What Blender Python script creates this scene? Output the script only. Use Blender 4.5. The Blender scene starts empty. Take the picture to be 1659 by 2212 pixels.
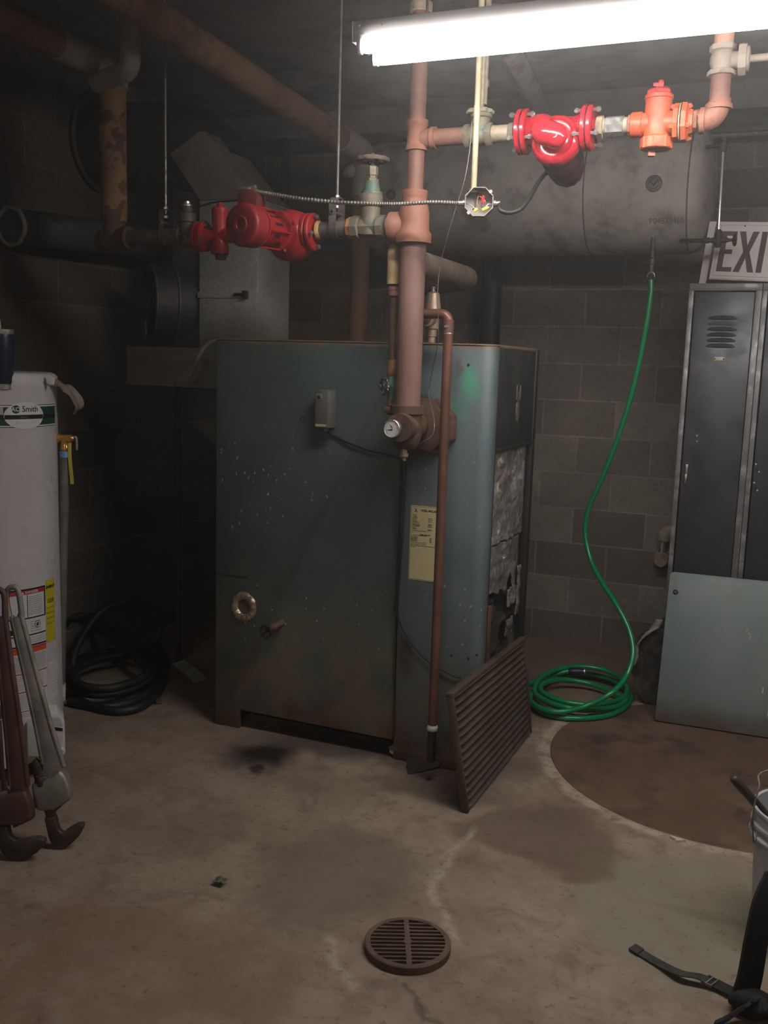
import bpy, bmesh, math, random
from mathutils import Vector, Matrix, noise as mnoise
PI = math.pi
sc = bpy.context.scene
COL = sc.collection
V = Vector

# ---------------------------------------------------------------- geometry kit
def frame(d):
    d = V(d).normalized()
    h = V((0, 0, 1)) if abs(d.z) < 0.9 else V((1, 0, 0))
    a = d.cross(h).normalized()
    return a, d.cross(a).normalized(), d

class MB:
    """collects shapes in world coordinates; build() links them as one mesh object"""
    def __init__(s):
        s.v = []; s.f = []
    def add(s, vs, fs):
        o = len(s.v)
        s.v += [V(p) for p in vs]
        s.f += [tuple(i + o for i in f) for f in fs]
        return s
    def box(s, lo, hi, M=None):
        vs = [V((x, y, z)) for x in (lo[0], hi[0]) for y in (lo[1], hi[1]) for z in (lo[2], hi[2])]
        if M is not None: vs = [M @ p for p in vs]
        return s.add(vs, [(0, 1, 3, 2), (4, 6, 7, 5), (0, 4, 5, 1), (2, 3, 7, 6), (0, 2, 6, 4), (1, 5, 7, 3)])
    def lathe(s, p0, d, prof, n=28, a0=0.0):
        """prof: list of (distance along d, radius)"""
        a, b, d = frame(d); p0 = V(p0); vs = []; fs = []; rings = []
        for t, r in prof:
            if r <= 1e-7:
                rings.append([len(vs)]); vs.append(p0 + d * t)
            else:
                rings.append(list(range(len(vs), len(vs) + n)))
                for i in range(n):
                    an = a0 + 2 * PI * i / n
                    vs.append(p0 + d * t + (a * math.cos(an) + b * math.sin(an)) * r)
        for A_, B_ in zip(rings, rings[1:]):
            for i in range(n):
                j = (i + 1) % n
                if len(A_) == 1 and len(B_) == 1: continue
                if len(A_) == 1: fs.append((A_[0], B_[j], B_[i]))
                elif len(B_) == 1: fs.append((A_[i], A_[j], B_[0]))
                else: fs.append((A_[i], A_[j], B_[j], B_[i]))
        if len(rings[0]) > 1: fs.append(tuple(reversed(rings[0])))
        if len(rings[-1]) > 1: fs.append(tuple(rings[-1]))
        return s.add(vs, fs)
    def cyl(s, p0, p1, r, r1=None, n=24, a0=0.0):
        d = V(p1) - V(p0)
        return s.lathe(p0, d, [(0, r), (d.length, r if r1 is None else r1)], n, a0)
    def tube(s, pts, r, n=12, closed=False, cap=True):
        pts = [V(p) for p in pts]; m = len(pts)
        rs = r if isinstance(r, (list, tuple)) else [r] * m
        T = []
        for i in range(m):
            if closed: t = pts[(i + 1) % m] - pts[i - 1]
            else: t = pts[min(i + 1, m - 1)] - pts[max(i - 1, 0)]
            T.append(t.normalized())
        a, b, _ = frame(T[0]); vs = []; fs = []
        for i in range(m):
            if i:
                q = T[i - 1].rotation_difference(T[i]); a = q @ a
            a = (a - T[i] * a.dot(T[i])).normalized(); b = T[i].cross(a)
            for k in range(n):
                an = 2 * PI * k / n
                vs.append(pts[i] + (a * math.cos(an) + b * math.sin(an)) * rs[i])
        for i in range(m if closed else m - 1):
            j = (i + 1) % m
            for k in range(n):
                l = (k + 1) % n
                fs.append((i * n + k, i * n + l, j * n + l, j * n + k))
        if not closed and cap:
            fs.append(tuple(reversed(range(n)))); fs.append(tuple(range((m - 1) * n, m * n)))
        return s.add(vs, fs)
    def torus(s, c, axis, R, r, n=40, k=10):
        a, b, d = frame(axis); c = V(c)
        return s.tube([c + (a * math.cos(2 * PI * i / n) + b * math.sin(2 * PI * i / n)) * R for i in range(n)], r, k, True)
    def prism(s, poly, o, ux, uy, ext):
        """polygon in the ux,uy plane at o, pushed along ext"""
        o, ux, uy, ext = V(o), V(ux), V(uy), V(ext); n = len(poly)
        b = [o + ux * p[0] + uy * p[1] for p in poly]
        return s.add(b + [p + ext for p in b],
                     [tuple(reversed(range(n))), tuple(range(n, 2 * n))] + [(i, (i + 1) % n, n + (i + 1) % n, n + i) for i in range(n)])
    def grid(s, fn, nu, nv, thick=None):
        """fn(u,v)->point; with thick an offset vector closes it into a slab"""
        vs = [V(fn(i / nu, j / nv)) for i in range(nu + 1) for j in range(nv + 1)]
        fs = [(i * (nv + 1) + j, (i + 1) * (nv + 1) + j, (i + 1) * (nv + 1) + j + 1, i * (nv + 1) + j + 1) for i in range(nu) for j in range(nv)]
        if thick is not None:
            N = len(vs); t = V(thick); vs += [p + t for p in vs]
            fs += [tuple(N + q for q in reversed(f)) for f in fs]
            e = [i * (nv + 1) for i in range(nu + 1)] + [nu * (nv + 1) + j for j in range(1, nv + 1)] + \
                [i * (nv + 1) + nv for i in range(nu - 1, -1, -1)] + [j for j in range(nv - 1, 0, -1)]
            for p, q in zip(e, e[1:] + e[:1]): fs.append((q, p, N + p, N + q))
        return s.add(vs, fs)
    def ball(s, c, r, n=16, m=10, sz=(1, 1, 1)):
        c = V(c); o = len(s.v)
        s.lathe((0, 0, -r), (0, 0, 1), [(r - r * math.cos(PI * i / m), r * math.sin(PI * i / m)) for i in range(m + 1)], n)
        for i in range(o, len(s.v)): p = s.v[i]; s.v[i] = c + V((p.x * sz[0], p.y * sz[1], p.z * sz[2]))
        return s
    def build(s, name, m, parent=None, bevel=0, smooth=35, label=None, seg=2):
        base = parent.matrix_world.translation.copy() if parent is not None else V((0, 0, 0))
        if parent is not None:
            p = parent; base = V((0, 0, 0))
            while p is not None: base = base + p.location; p = p.parent
        me = bpy.data.meshes.new(name)
        if parent is None:
            lo = [min(p[i] for p in s.v) for i in range(3)]; hi = [max(p[i] for p in s.v) for i in range(3)]
            base = V(((lo[0] + hi[0]) / 2, (lo[1] + hi[1]) / 2, lo[2]))
        me.from_pydata([p - base for p in s.v], [], s.f)
        bm = bmesh.new(); bm.from_mesh(me)
        bmesh.ops.recalc_face_normals(bm, faces=bm.faces)
        if bevel:
            es = [e for e in bm.edges if len(e.link_faces) == 2 and e.calc_face_angle(0) > math.radians(30)]
            bmesh.ops.bevel(bm, geom=es, offset=bevel, segments=seg, affect='EDGES', profile=.5, clamp_overlap=True)
        bm.to_mesh(me); bm.free()
        for p in me.polygons: p.use_smooth = True
        me.set_sharp_from_angle(angle=math.radians(smooth))
        if m is not None:
            me.materials.append(m)
        o = bpy.data.objects.new(name, me); COL.objects.link(o)
        if parent is not None: o.parent = parent
        else: o.location = base
        if label: o['label'] = label
        return o

def tag(o, label, cat, group=None, kind=None):
    o['label'] = label; o['category'] = cat
    if group: o['group'] = group
    if kind: o['kind'] = kind
    return o
def thing(name, label, cat, loc, group=None):
    o = bpy.data.objects.new(name, None); COL.objects.link(o)
    o.empty_display_size = .05; o.location = loc
    return tag(o, label, cat, group)
def struct(o):
    o['kind'] = 'structure'; return o

def crom(pts, k=8, closed=False):
    """smooth path through points"""
    P = [V(p) for p in pts]; n = len(P); out = []
    for i in range(n if closed else n - 1):
        if closed: a, b, c, d = P[i - 1], P[i], P[(i + 1) % n], P[(i + 2) % n]
        else: a, b, c, d = P[max(i - 1, 0)], P[i], P[i + 1], P[min(i + 2, n - 1)]
        for j in range(k):
            t = j / k
            out.append(.5 * ((2 * b) + (c - a) * t + (2 * a - 5 * b + 4 * c - d) * t * t + (3 * b - a - 3 * c + d) * t ** 3))
    if not closed: out.append(P[-1])
    return out
def fillet(pts, R, k=8):
    P = [V(p) for p in pts]; out = [P[0]]
    for a, b, c in zip(P, P[1:], P[2:]):
        u = (a - b).normalized(); w = (c - b).normalized()
        for j in range(k + 1):
            t = j / k; out.append((b + u * R) * (1 - t) ** 2 + b * 2 * t * (1 - t) + (b + w * R) * t * t)
    out.append(P[-1]); return out
def lerp(a, b, t): return V(a) * (1 - t) + V(b) * t
def rough(mb, amp, sc_=8, seed=0):
    for i, p in enumerate(mb.v):
        mb.v[i] = p + mnoise.noise_vector(p * sc_ + V((seed, seed * 2, 3))) * amp
    return mb

def text2d(txt, size, align='CENTER', bold=0.0):
    """letter outlines as flat (verts, faces) in the xy plane"""
    cu = bpy.data.curves.new('txt', 'FONT'); cu.body = txt; cu.size = size; cu.align_x = align; cu.align_y = 'CENTER'
    cu.offset = bold; cu.resolution_u = 3; cu.fill_mode = 'BOTH'
    ob = bpy.data.objects.new('txt', cu); COL.objects.link(ob)
    dg = bpy.context.evaluated_depsgraph_get(); ev = ob.evaluated_get(dg); me = ev.to_mesh()
    vs = [v.co.copy() for v in me.vertices]; fs = [tuple(p.vertices) for p in me.polygons]
    ev.to_mesh_clear(); bpy.data.objects.remove(ob); bpy.data.curves.remove(cu)
    return vs, fs
def put_text(mb, txt, size, o, ux, uy, **k):
    vs, fs = text2d(txt, size, **k); o, ux, uy = V(o), V(ux), V(uy)
    return mb.add([o + ux * p.x + uy * p.y for p in vs], fs)

# ---------------------------------------------------------------- materials
def lin(h):
    if isinstance(h, str):
        c = [int(h[i:i + 2], 16) / 255 for i in (0, 2, 4)]
        return tuple(x / 12.92 if x <= .04045 else ((x + .055) / 1.055) ** 2.4 for x in c) + (1,)
    return tuple(h) + (1,) if len(h) == 3 else tuple(h)
class NT:
    def __init__(s, name):
        s.m = bpy.data.materials.new(name); s.m.use_nodes = True; s.t = s.m.node_tree; s.t.nodes.clear()
        s.out = s.n('ShaderNodeOutputMaterial'); s.b = s.n('ShaderNodeBsdfPrincipled')
        s.l(s.b.outputs[0], s.out.inputs[0]); s.tc = s.n('ShaderNodeTexCoord')
        s.co = s.tc.outputs['Object']
    def n(s, t): return s.t.nodes.new(t)
    def l(s, a, b): s.t.links.new(a, b)
    def val(s, sock, x):
        if hasattr(x, 'is_output'): s.l(x, sock)
        else: sock.default_value = x
    def noise(s, scale, detail=4, rough=.6, vec=None, dist=0):
        n = s.n('ShaderNodeTexNoise'); n.inputs['Scale'].default_value = scale; n.inputs['Detail'].default_value = min(detail, 5)
        n.inputs['Roughness'].default_value = rough; n.inputs['Distortion'].default_value = dist
        s.l(vec or s.co, n.inputs['Vector']); return n.outputs[0]
    def voro(s, scale, feature='F1', out='Distance', vec=None):
        n = s.n('ShaderNodeTexVoronoi'); n.feature = feature; n.inputs['Scale'].default_value = scale
        s.l(vec or s.co, n.inputs['Vector']); return n.outputs[out]
    def ramp(s, x, lo, hi, a=0, b=1):
        n = s.n('ShaderNodeMapRange'); n.interpolation_type = 'SMOOTHSTEP'
        s.l(x, n.inputs[0]); 
        for i, q in zip((1, 2, 3, 4), (lo, hi, a, b)): n.inputs[i].default_value = q
        return n.outputs[0]
    def mix(s, f, a, b, mode='MIX'):
        n = s.n('ShaderNodeMix'); n.data_type = 'RGBA'; n.blend_type = mode
        s.val(n.inputs[0], f); s.val(n.inputs[6], a if hasattr(a, 'is_output') else lin(a)); s.val(n.inputs[7], b if hasattr(b, 'is_output') else lin(b))
        return n.outputs[2]
    def math(s, op, a, b=0.0, c=None):
        n = s.n('ShaderNodeMath'); n.operation = op; s.val(n.inputs[0], a); s.val(n.inputs[1], b)
        if c is not None: s.val(n.inputs[2], c)
        return n.outputs[0]
    def sep(s, vec=None):
        n = s.n('ShaderNodeSeparateXYZ'); s.l(vec or s.co, n.inputs[0]); return n.outputs
    def comb(s, x, y, z=0.0):
        n = s.n('ShaderNodeCombineXYZ'); [s.val(n.inputs[i], q) for i, q in enumerate((x, y, z))]; return n.outputs[0]
    def vadd(s, a, b, op='ADD'):
        n = s.n('ShaderNodeVectorMath'); n.operation = op; s.val(n.inputs[0], a); s.val(n.inputs[1], b); return n.outputs[0]
    def bump(s, h, strength=.3, dist=.002):
        n = s.n('ShaderNodeBump'); n.inputs['Strength'].default_value = strength; n.inputs['Distance'].default_value = dist
        s.l(h, n.inputs['Height']); s.l(n.outputs[0], s.b.inputs['Normal'])
    def set(s, color=None, rough=None, metal=None, **k):
        if color is not None: s.val(s.b.inputs['Base Color'], color if hasattr(color, 'is_output') else lin(color))
        if rough is not None: s.val(s.b.inputs['Roughness'], rough)
        if metal is not None: s.val(s.b.inputs['Metallic'], metal)
        for q, x in k.items(): s.val(s.b.inputs[q.replace('_', ' ')], x)
        return s.m
def grimy(name, c1, c2, c3=None, sc_=14, rough=.55, metal=0, lo=.35, hi=.65, lo3=.55, hi3=.68, s3=5, bump=.25, bs=60, **k):
    """two-tone wear, with an optional third tone in patches"""
    N = NT(name); n1 = N.noise(sc_); c = N.mix(N.ramp(n1, lo, hi), c1, c2); r = N.ramp(N.noise(sc_ * 2.3), .3, .7, rough - .1, min(1, rough + .14))
    if c3: c = N.mix(N.ramp(N.noise(s3, 6, .65), lo3, hi3), c, c3)
    if bump: N.bump(N.noise(bs, 4), bump, .0015)
    return N.set(c, r, metal, **k)
def plain(name, c, rough=.5, metal=0, **k):
    N = NT(name); N.bump(N.noise(90, 3), .06, .001)
    return N.set(N.mix(N.ramp(N.noise(25), .3, .7, 0, .25), c, tuple(x * .75 for x in lin(c)[:3])), rough, metal, **k)


# ---------------------------------------------------------------- camera
cam = bpy.data.objects.new('camera', bpy.data.cameras.new('camera')); COL.objects.link(cam)
cam.data.sensor_fit = 'HORIZONTAL'; cam.data.sensor_width = 36; cam.data.lens = 45.3; cam.data.clip_start = .02
R3 = Matrix([[0.921361, -0.086776, 0.378897], [0.387493, 0.128051, -0.912936], [0.030703, 0.987964, 0.151606]])
cam.matrix_world = Matrix.Translation((0, 0, 1.56)) @ R3.to_4x4()
sc.camera = cam
vs = sc.view_settings; vs.view_transform = 'Standard'; vs.look = 'None'; vs.gamma = 1; vs.use_curve_mapping = False; vs.exposure = EXPOSURE = 0.7

# ---------------------------------------------------------------- materials of the place
def block_mat(name, axis, x0, c1, c2, mort, soot):
    N = NT(name); x, y, z = N.sep(N.tc.outputs['Object'])
    h = y if axis == 'y' else x
    uv = N.comb(N.math('ADD', h, x0), N.math('ADD', z, -.175 + .203 * 2))
    wob = N.vadd(uv, N.vadd(N.noise(9, 2), (.006, .006, 0), 'MULTIPLY'))
    b = N.n('ShaderNodeTexBrick'); N.l(wob, b.inputs['Vector'])
    for k, q in (('Color1', lin(c1)), ('Color2', lin(c2)), ('Mortar', lin(mort)), ('Scale', 1), ('Mortar Size', .0055), ('Mortar Smooth', .35), ('Bias', -.1), ('Brick Width', .406), ('Row Height', .203)):
        b.inputs[k].default_value = q
    c = N.mix(N.ramp(N.noise(3.2, 6), .35, .72, 0, .5), b.outputs[0], soot)
    c = N.mix(N.ramp(N.noise(55, 4), .45, .75, 0, .55), c, tuple(q * .62 for q in lin(c1)[:3]))
    hgt = N.math('ADD', N.math('MULTIPLY', b.outputs[1], -1.0), N.math('MULTIPLY', N.noise(120, 4), .6))
    N.bump(hgt, .45, .004)
    return N.set(c, .9)

def seg_d(N, x, y, a, b):
    """distance on the floor to the line from a to b"""
    d = (b[0] - a[0], b[1] - a[1]); L2 = d[0] ** 2 + d[1] ** 2
    px = N.math('ADD', x, -a[0]); py = N.math('ADD', y, -a[1])
    t = N.math('ADD', N.math('MULTIPLY', px, d[0] / L2), N.math('MULTIPLY', py, d[1] / L2))
    t = N.math('MINIMUM', N.math('MAXIMUM', t, 0.0), 1.0)
    ex = N.math('SUBTRACT', px, N.math('MULTIPLY', t, d[0])); ey = N.math('SUBTRACT', py, N.math('MULTIPLY', t, d[1]))
    return N.math('SQRT', N.math('ADD', N.math('MULTIPLY', ex, ex), N.math('MULTIPLY', ey, ey)))
def floor_mat():
    N = NT('stained_concrete'); co = N.tc.outputs['Object']
    wob = N.vadd(co, N.vadd(N.vadd(N.n_color(2.6), (.5, .5, .5), 'SUBTRACT'), (.5, .5, 0), 'MULTIPLY'))
    wob2 = N.vadd(wob, N.vadd(N.vadd(N.n_color(17), (.5, .5, .5), 'SUBTRACT'), (.09, .09, 0), 'MULTIPLY'))
    x, y, z = N.sep(wob2)
    def blob(c, r0, r1, sx=1, sy=1):
        dx = N.math('MULTIPLY', N.math('ADD', x, -c[0]), 1 / sx); dy = N.math('MULTIPLY', N.math('ADD', y, -c[1]), 1 / sy)
        return N.ramp(N.math('SQRT', N.math('ADD', N.math('MULTIPLY', dx, dx), N.math('MULTIPLY', dy, dy))), r0, r1, 1, 0)
    c = N.mix(N.ramp(N.noise(2.2, 7, .72), .36, .64), (.215, .16, .118), (.315, .245, .187))
    c = N.mix(N.ramp(N.noise(11, 8, .78, dist=.6), .47, .68, 0, .28), c, (.37, .295, .228))
    c = N.mix(N.ramp(N.noise(7, 8, .75, dist=.8), .48, .66, 0, .55), c, (.142, .10, .072))
    # worn grey-green paint left near the bucket, red-brown paint by the drain
    c = N.mix(N.math('MULTIPLY', blob((-0.1583, 2.777, 0), .30, .40, 1.1, 1.0), N.ramp(N.noise(6, 5), .3, .55, .35, .9)), c, (.235, .213, .152))
    c = N.mix(N.math('MULTIPLY', blob((-1.414, 1.8465, 0), .30, .44, 1.25, .85), N.ramp(N.noise(5, 6, .7), .36, .6, .15, .75)), c, (.22, .132, .09))
    c = N.mix(N.math('MULTIPLY', blob((-1.1372, 2.5012, 0), .20, .30, 1.0, 1.2), .75), c, (.175, .14, .104))
    c = N.mix(N.math('MULTIPLY', blob((-0.6766, 3.0197, 0), .17, .24, 1.4, .9), .75), c, (.145, .102, .072))
    c = N.mix(N.math('MULTIPLY', blob((-0.9811, 4.7003, 0), .3, .8, .9, 1.2), .5), c, (.13, .085, .06))
    # soot by the burner opening and darker floor along the boiler foot and its open side
    c = N.mix(N.math('MULTIPLY', blob((-1.818, 3.2023, 0), .05, .27, 1.15, 1.0), .97), c, (.012, .011, .01))
    c = N.mix(N.math('MULTIPLY', blob((-1.749, 3.0365, 0), .015, .06, 1.3, .8), .85), c, (.01, .009, .008))
    c = N.mix(N.math('MULTIPLY', blob((-1.55, 3.4664, 0), .1, .34, 1.7, .55), .7), c, (.035, .03, .026))
    c = N.mix(N.math('MULTIPLY', blob((-1.0481, 3.4623, 0), .1, .42, .8, 1), .72), c, (.05, .036, .027))
    # pale lime ridges left by leaks
    seg = [(-0.8652, 2.9995, 0), (-0.8961, 2.775, 0), (-0.863, 2.5329, 0), (-0.7794, 2.4387, 0), (-0.7161, 2.3335, 0)]
    seg2 = [(-1.05, 2.1976, 0), (-0.9911, 2.1336, 0), (-0.8879, 2.0547, 0)]
    seg3 = [(-0.7816, 2.105, 0), (-0.724, 2.0529, 0), (-0.6482, 2.0101, 0)]
    x2, y2, z2 = N.sep(N.vadd(co, N.vadd(N.vadd(N.n_color(9), (.5, .5, .5), 'SUBTRACT'), (.09, .09, 0), 'MULTIPLY')))
    dist = None
    for P in (seg, seg2):
        for a, b in zip(P, P[1:]):
            d = seg_d(N, x2, y2, a, b); dist = d if dist is None else N.math('MINIMUM', dist, d)
    m = N.math('MULTIPLY', N.ramp(dist, .0, .03, 1, 0), N.ramp(N.noise(26, 6, .7), .35, .6))
    c = N.mix(N.math('MULTIPLY', m, .75), c, (.44, .37, .30))
    dk = None
    for a, b in zip(seg3, seg3[1:]):
        d = seg_d(N, x2, y2, a, b); dk = d if dk is None else N.math('MINIMUM', dk, d)
    c = N.mix(N.math('MULTIPLY', N.ramp(dk, .0, .012, 1, 0), .6), c, (.07, .05, .035))
    # crusty lip around the steel cover plate
    dx = N.math('ADD', x2, .09); dy = N.math('ADD', y2, -3.96)
    rr = N.math('SQRT', N.math('ADD', N.math('MULTIPLY', dx, dx), N.math('MULTIPLY', dy, dy)))
    lip = N.math('MULTIPLY', N.ramp(N.math('ABSOLUTE', N.math('ADD', rr, -.745)), .01, .05, 1, 0), N.ramp(N.noise(14, 6, .75), .38, .58, 0, .9))
    c = N.mix(lip, c, (.46, .375, .30))
    # specks
    sp = N.ramp(N.voro(30), .045, .075, 1, 0); sp = N.math('MULTIPLY', sp, N.ramp(N.noise(4, 4), .52, .62))
    c = N.mix(N.math('MULTIPLY', sp, .8), c, (.50, .44, .36))
    c = N.mix(N.math('MULTIPLY', N.ramp(N.noise(30, 5, .7), .56, .68), .6), c, (.09, .066, .045))
    N.bump(N.math('ADD', N.noise(40, 6), N.math('MULTIPLY', m, .8)), .22, .004)
    return N.set(c, N.ramp(N.noise(5, 5), .3, .7, .6, .85), Specular_IOR_Level=.3)
def n_color(s, scale):
    n = s.n('ShaderNodeTexNoise'); n.inputs['Scale'].default_value = scale; n.inputs['Detail'].default_value = 4
    s.l(s.tc.outputs['Object'], n.inputs['Vector']); return n.outputs['Color']
NT.n_color = n_color

XW, YW, ZC, XR, YF = -3.28, 5.45, 2.93, 2.2, -2.6
JX = (-1.0919, 5.45, 1.1855)[0]
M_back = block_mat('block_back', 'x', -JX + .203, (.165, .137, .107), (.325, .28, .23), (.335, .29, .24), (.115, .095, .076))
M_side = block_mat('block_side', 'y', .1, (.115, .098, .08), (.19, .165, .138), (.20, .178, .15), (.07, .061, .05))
M_ceil = grimy('ceiling_concrete', (.105, .095, .087), (.15, .137, .125), (.06, .054, .048), 3, .92, lo3=.5, hi3=.75, bump=.4, bs=40)
def wall(name, lo, hi, m):
    o = MB().box(lo, hi).build(name, m); 
    d = o.location.copy(); o.location = (0, 0, 0)
    for v_ in o.data.vertices: v_.co += d
    return struct(o)
wall('wall_back', (XW - .2, YW, 0), (XR + .2, YW + .2, ZC), M_back)
# left wall with the round breeching hole left open for the flue
def left_wall():
    cy, cz, r = FLUE[1], FLUE[2], FLUE[3] + .012
    mb = MB(); n = 32; ring = [(cy + r * math.cos(2 * PI * i / n), cz + r * math.sin(2 * PI * i / n)) for i in range(n)]
    y0, y1, z0, z1 = YF, YW, 0, ZC
    def edge(a):
        dx, dz = math.cos(a), math.sin(a); t = min(((y1 - cy) / dx if dx > 1e-9 else (y0 - cy) / dx if dx < -1e-9 else 9e9), ((z1 - cz) / dz if dz > 1e-9 else (z0 - cz) / dz if dz < -1e-9 else 9e9))
        return (cy + dx * t, cz + dz * t)
    an = sorted([2 * PI * i / n for i in range(n)] + [math.atan2(q - cz, p - cy) % (2 * PI) for p in (y0, y1) for q in (z0, z1)])
    for xx in (XW, XW - .2):
        o = len(mb.v)
        for a in an: mb.v += [V((xx, cy + r * math.cos(a), cz + r * math.sin(a))), V((xx,) + edge(a))]
        k = len(an)
        for i in range(k):
            j = (i + 1) % k; mb.f.append((o + 2 * i, o + 2 * j, o + 2 * j + 1, o + 2 * i + 1))
    k = len(an)
    for i in range(k):
        j = (i + 1) % k; mb.f.append((2 * i, 2 * j, 2 * k + 2 * j, 2 * k + 2 * i)); mb.f.append((2 * i + 1, 2 * j + 1, 2 * k + 2 * j + 1, 2 * k + 2 * i + 1))
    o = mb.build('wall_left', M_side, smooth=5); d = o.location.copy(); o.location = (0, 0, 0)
    for v_ in o.data.vertices: v_.co += d
    struct(o)
FLUE = (XW, 4.095, 2.60, .24)
left_wall()
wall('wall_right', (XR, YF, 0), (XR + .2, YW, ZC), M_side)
wall('wall_front', (XW - .2, YF - .2, 0), (XR + .2, YF, ZC), M_back)
wall('floor', (XW - .2, YF - .2, -.2), (XR + .2, YW + .2, 0), floor_mat())
wall('ceiling', (XW - .2, YF - .2, ZC), (XR + .2, YW + .2, ZC + .2), M_ceil)
wall('trim_1', (XW, 5.05, 2.80), (XR, 5.449, ZC), M_ceil)     # shallow concrete beam where the back wall meets the ceiling

# ---------------------------------------------------------------- shared finishes
rust_pipe = grimy('rusty_pipe', (.165, .074, .05), (.23, .108, .075), (.30, .19, .14), 9, .62, lo3=.58, hi3=.72, s3=8)
rust_dark = grimy('dark_rust', (.085, .045, .03), (.15, .075, .045), (.04, .025, .02), 18, .75, bump=.5)
rust_cast = grimy('rusty_casting', (.225, .088, .056), (.28, .122, .08), (.18, .07, .04), 7, .66, bump=.35)
dark_pipe = grimy('black_iron', (.018, .016, .015), (.035, .03, .027), None, 12, .6)
sooty_pipe = grimy('sooty_iron', (.06, .045, .036), (.10, .07, .052), (.03, .025, .022), 12, .7)
brass_old = grimy('weathered_bronze', (.17, .145, .10), (.24, .205, .15), (.11, .18, .155), 16, .6, .2, lo3=.55, hi3=.68, s3=11)
brass_green = grimy('green_bronze', (.10, .20, .17), (.17, .19, .13), (.27, .25, .20), 22, .6, .2)
brass_new = grimy('clean_brass', (.62, .33, .09), (.70, .40, .13), None, 20, .3, .9, bump=.05)
red_gloss = grimy('bright_red_enamel', (.40, .010, .022), (.46, .016, .030), None, 6, .24, bump=.04, Coat_Weight=.5, Coat_Roughness=.12)
red_dusty = grimy('dusty_red_enamel', (.36, .012, .016), (.44, .018, .022), (.17, .022, .022), 7, .4, lo3=.55, hi3=.75, bump=.1)
red_dark = grimy('maroon_enamel', (.055, .005, .008), (.08, .008, .012), None, 8, .45, bump=.1)
orange_red = grimy('faded_red_lead', (.44, .064, .022), (.52, .125, .050), (.34, .030, .016), 8, .5, lo3=.5, hi3=.72, bump=.2)
steel = grimy('zinc_steel', (.48, .47, .44), (.62, .60, .56), None, 30, .38, .85, bump=.06)
steel_dull = grimy('dull_steel', (.21, .20, .18), (.31, .29, .26), (.13, .10, .08), 22, .5, .6)
nipple = grimy('limed_pipe', (.27, .225, .16), (.43, .36, .255), (.19, .12, .075), 18, .6, .25)
copper_pipe = grimy('aged_copper', (.155, .072, .048), (.215, .10, .066), None, 6, .42, .35, bump=.05)
galv_N = NT('galvanised_sheet')
_v = galv_N.voro(130, 'F1', 'Color'); _x = galv_N.sep(_v)[0]
galv = galv_N.set(galv_N.mix(galv_N.ramp(galv_N.noise(4, 5), .35, .7, 0, .6), galv_N.mix(_x, (.42, .42, .405), (.60, .60, .58)), (.27, .26, .245)), galv_N.ramp(_x, 0, 1, .42, .62), .35)
duct_dark = grimy('sooty_sheet', (.045, .043, .04), (.075, .07, .065), None, 4, .55, .4, bump=.05)
insul = grimy('taped_insulation', (.16, .085, .045), (.22, .125, .07), (.10, .052, .03), 5, .85, lo3=.5, hi3=.7, bump=.5, bs=22)
insul_pale = grimy('peeling_pale_insulation', (.27, .21, .14), (.36, .27, .16), (.33, .15, .035), 6, .88, lo3=.48, hi3=.56, s3=9, bump=.6, bs=26)
insul_grey = grimy('dusty_grey_insulation', (.24, .215, .19), (.31, .28, .245), (.17, .145, .12), 6, .88, lo3=.5, hi3=.7, bump=.4, bs=26)
insul_ochre = grimy('peeling_ochre_insulation', (.17, .09, .042), (.30, .16, .06), (.085, .05, .032), 7, .88, lo3=.5, hi3=.56, s3=9, bump=.6, bs=26)
black_rub = plain('black_rubber', (.012, .012, .013), .5)
black_paint = grimy('black_paint', (.012, .012, .013), (.02, .02, .02), None, 9, .5)
white_enamel = plain('white_enamel', (.75, .74, .72), .4)
paper_white = plain('paper_white', (.72, .71, .68), .7)
ink = plain('black_ink', (.012, .012, .012), .7)


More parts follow.
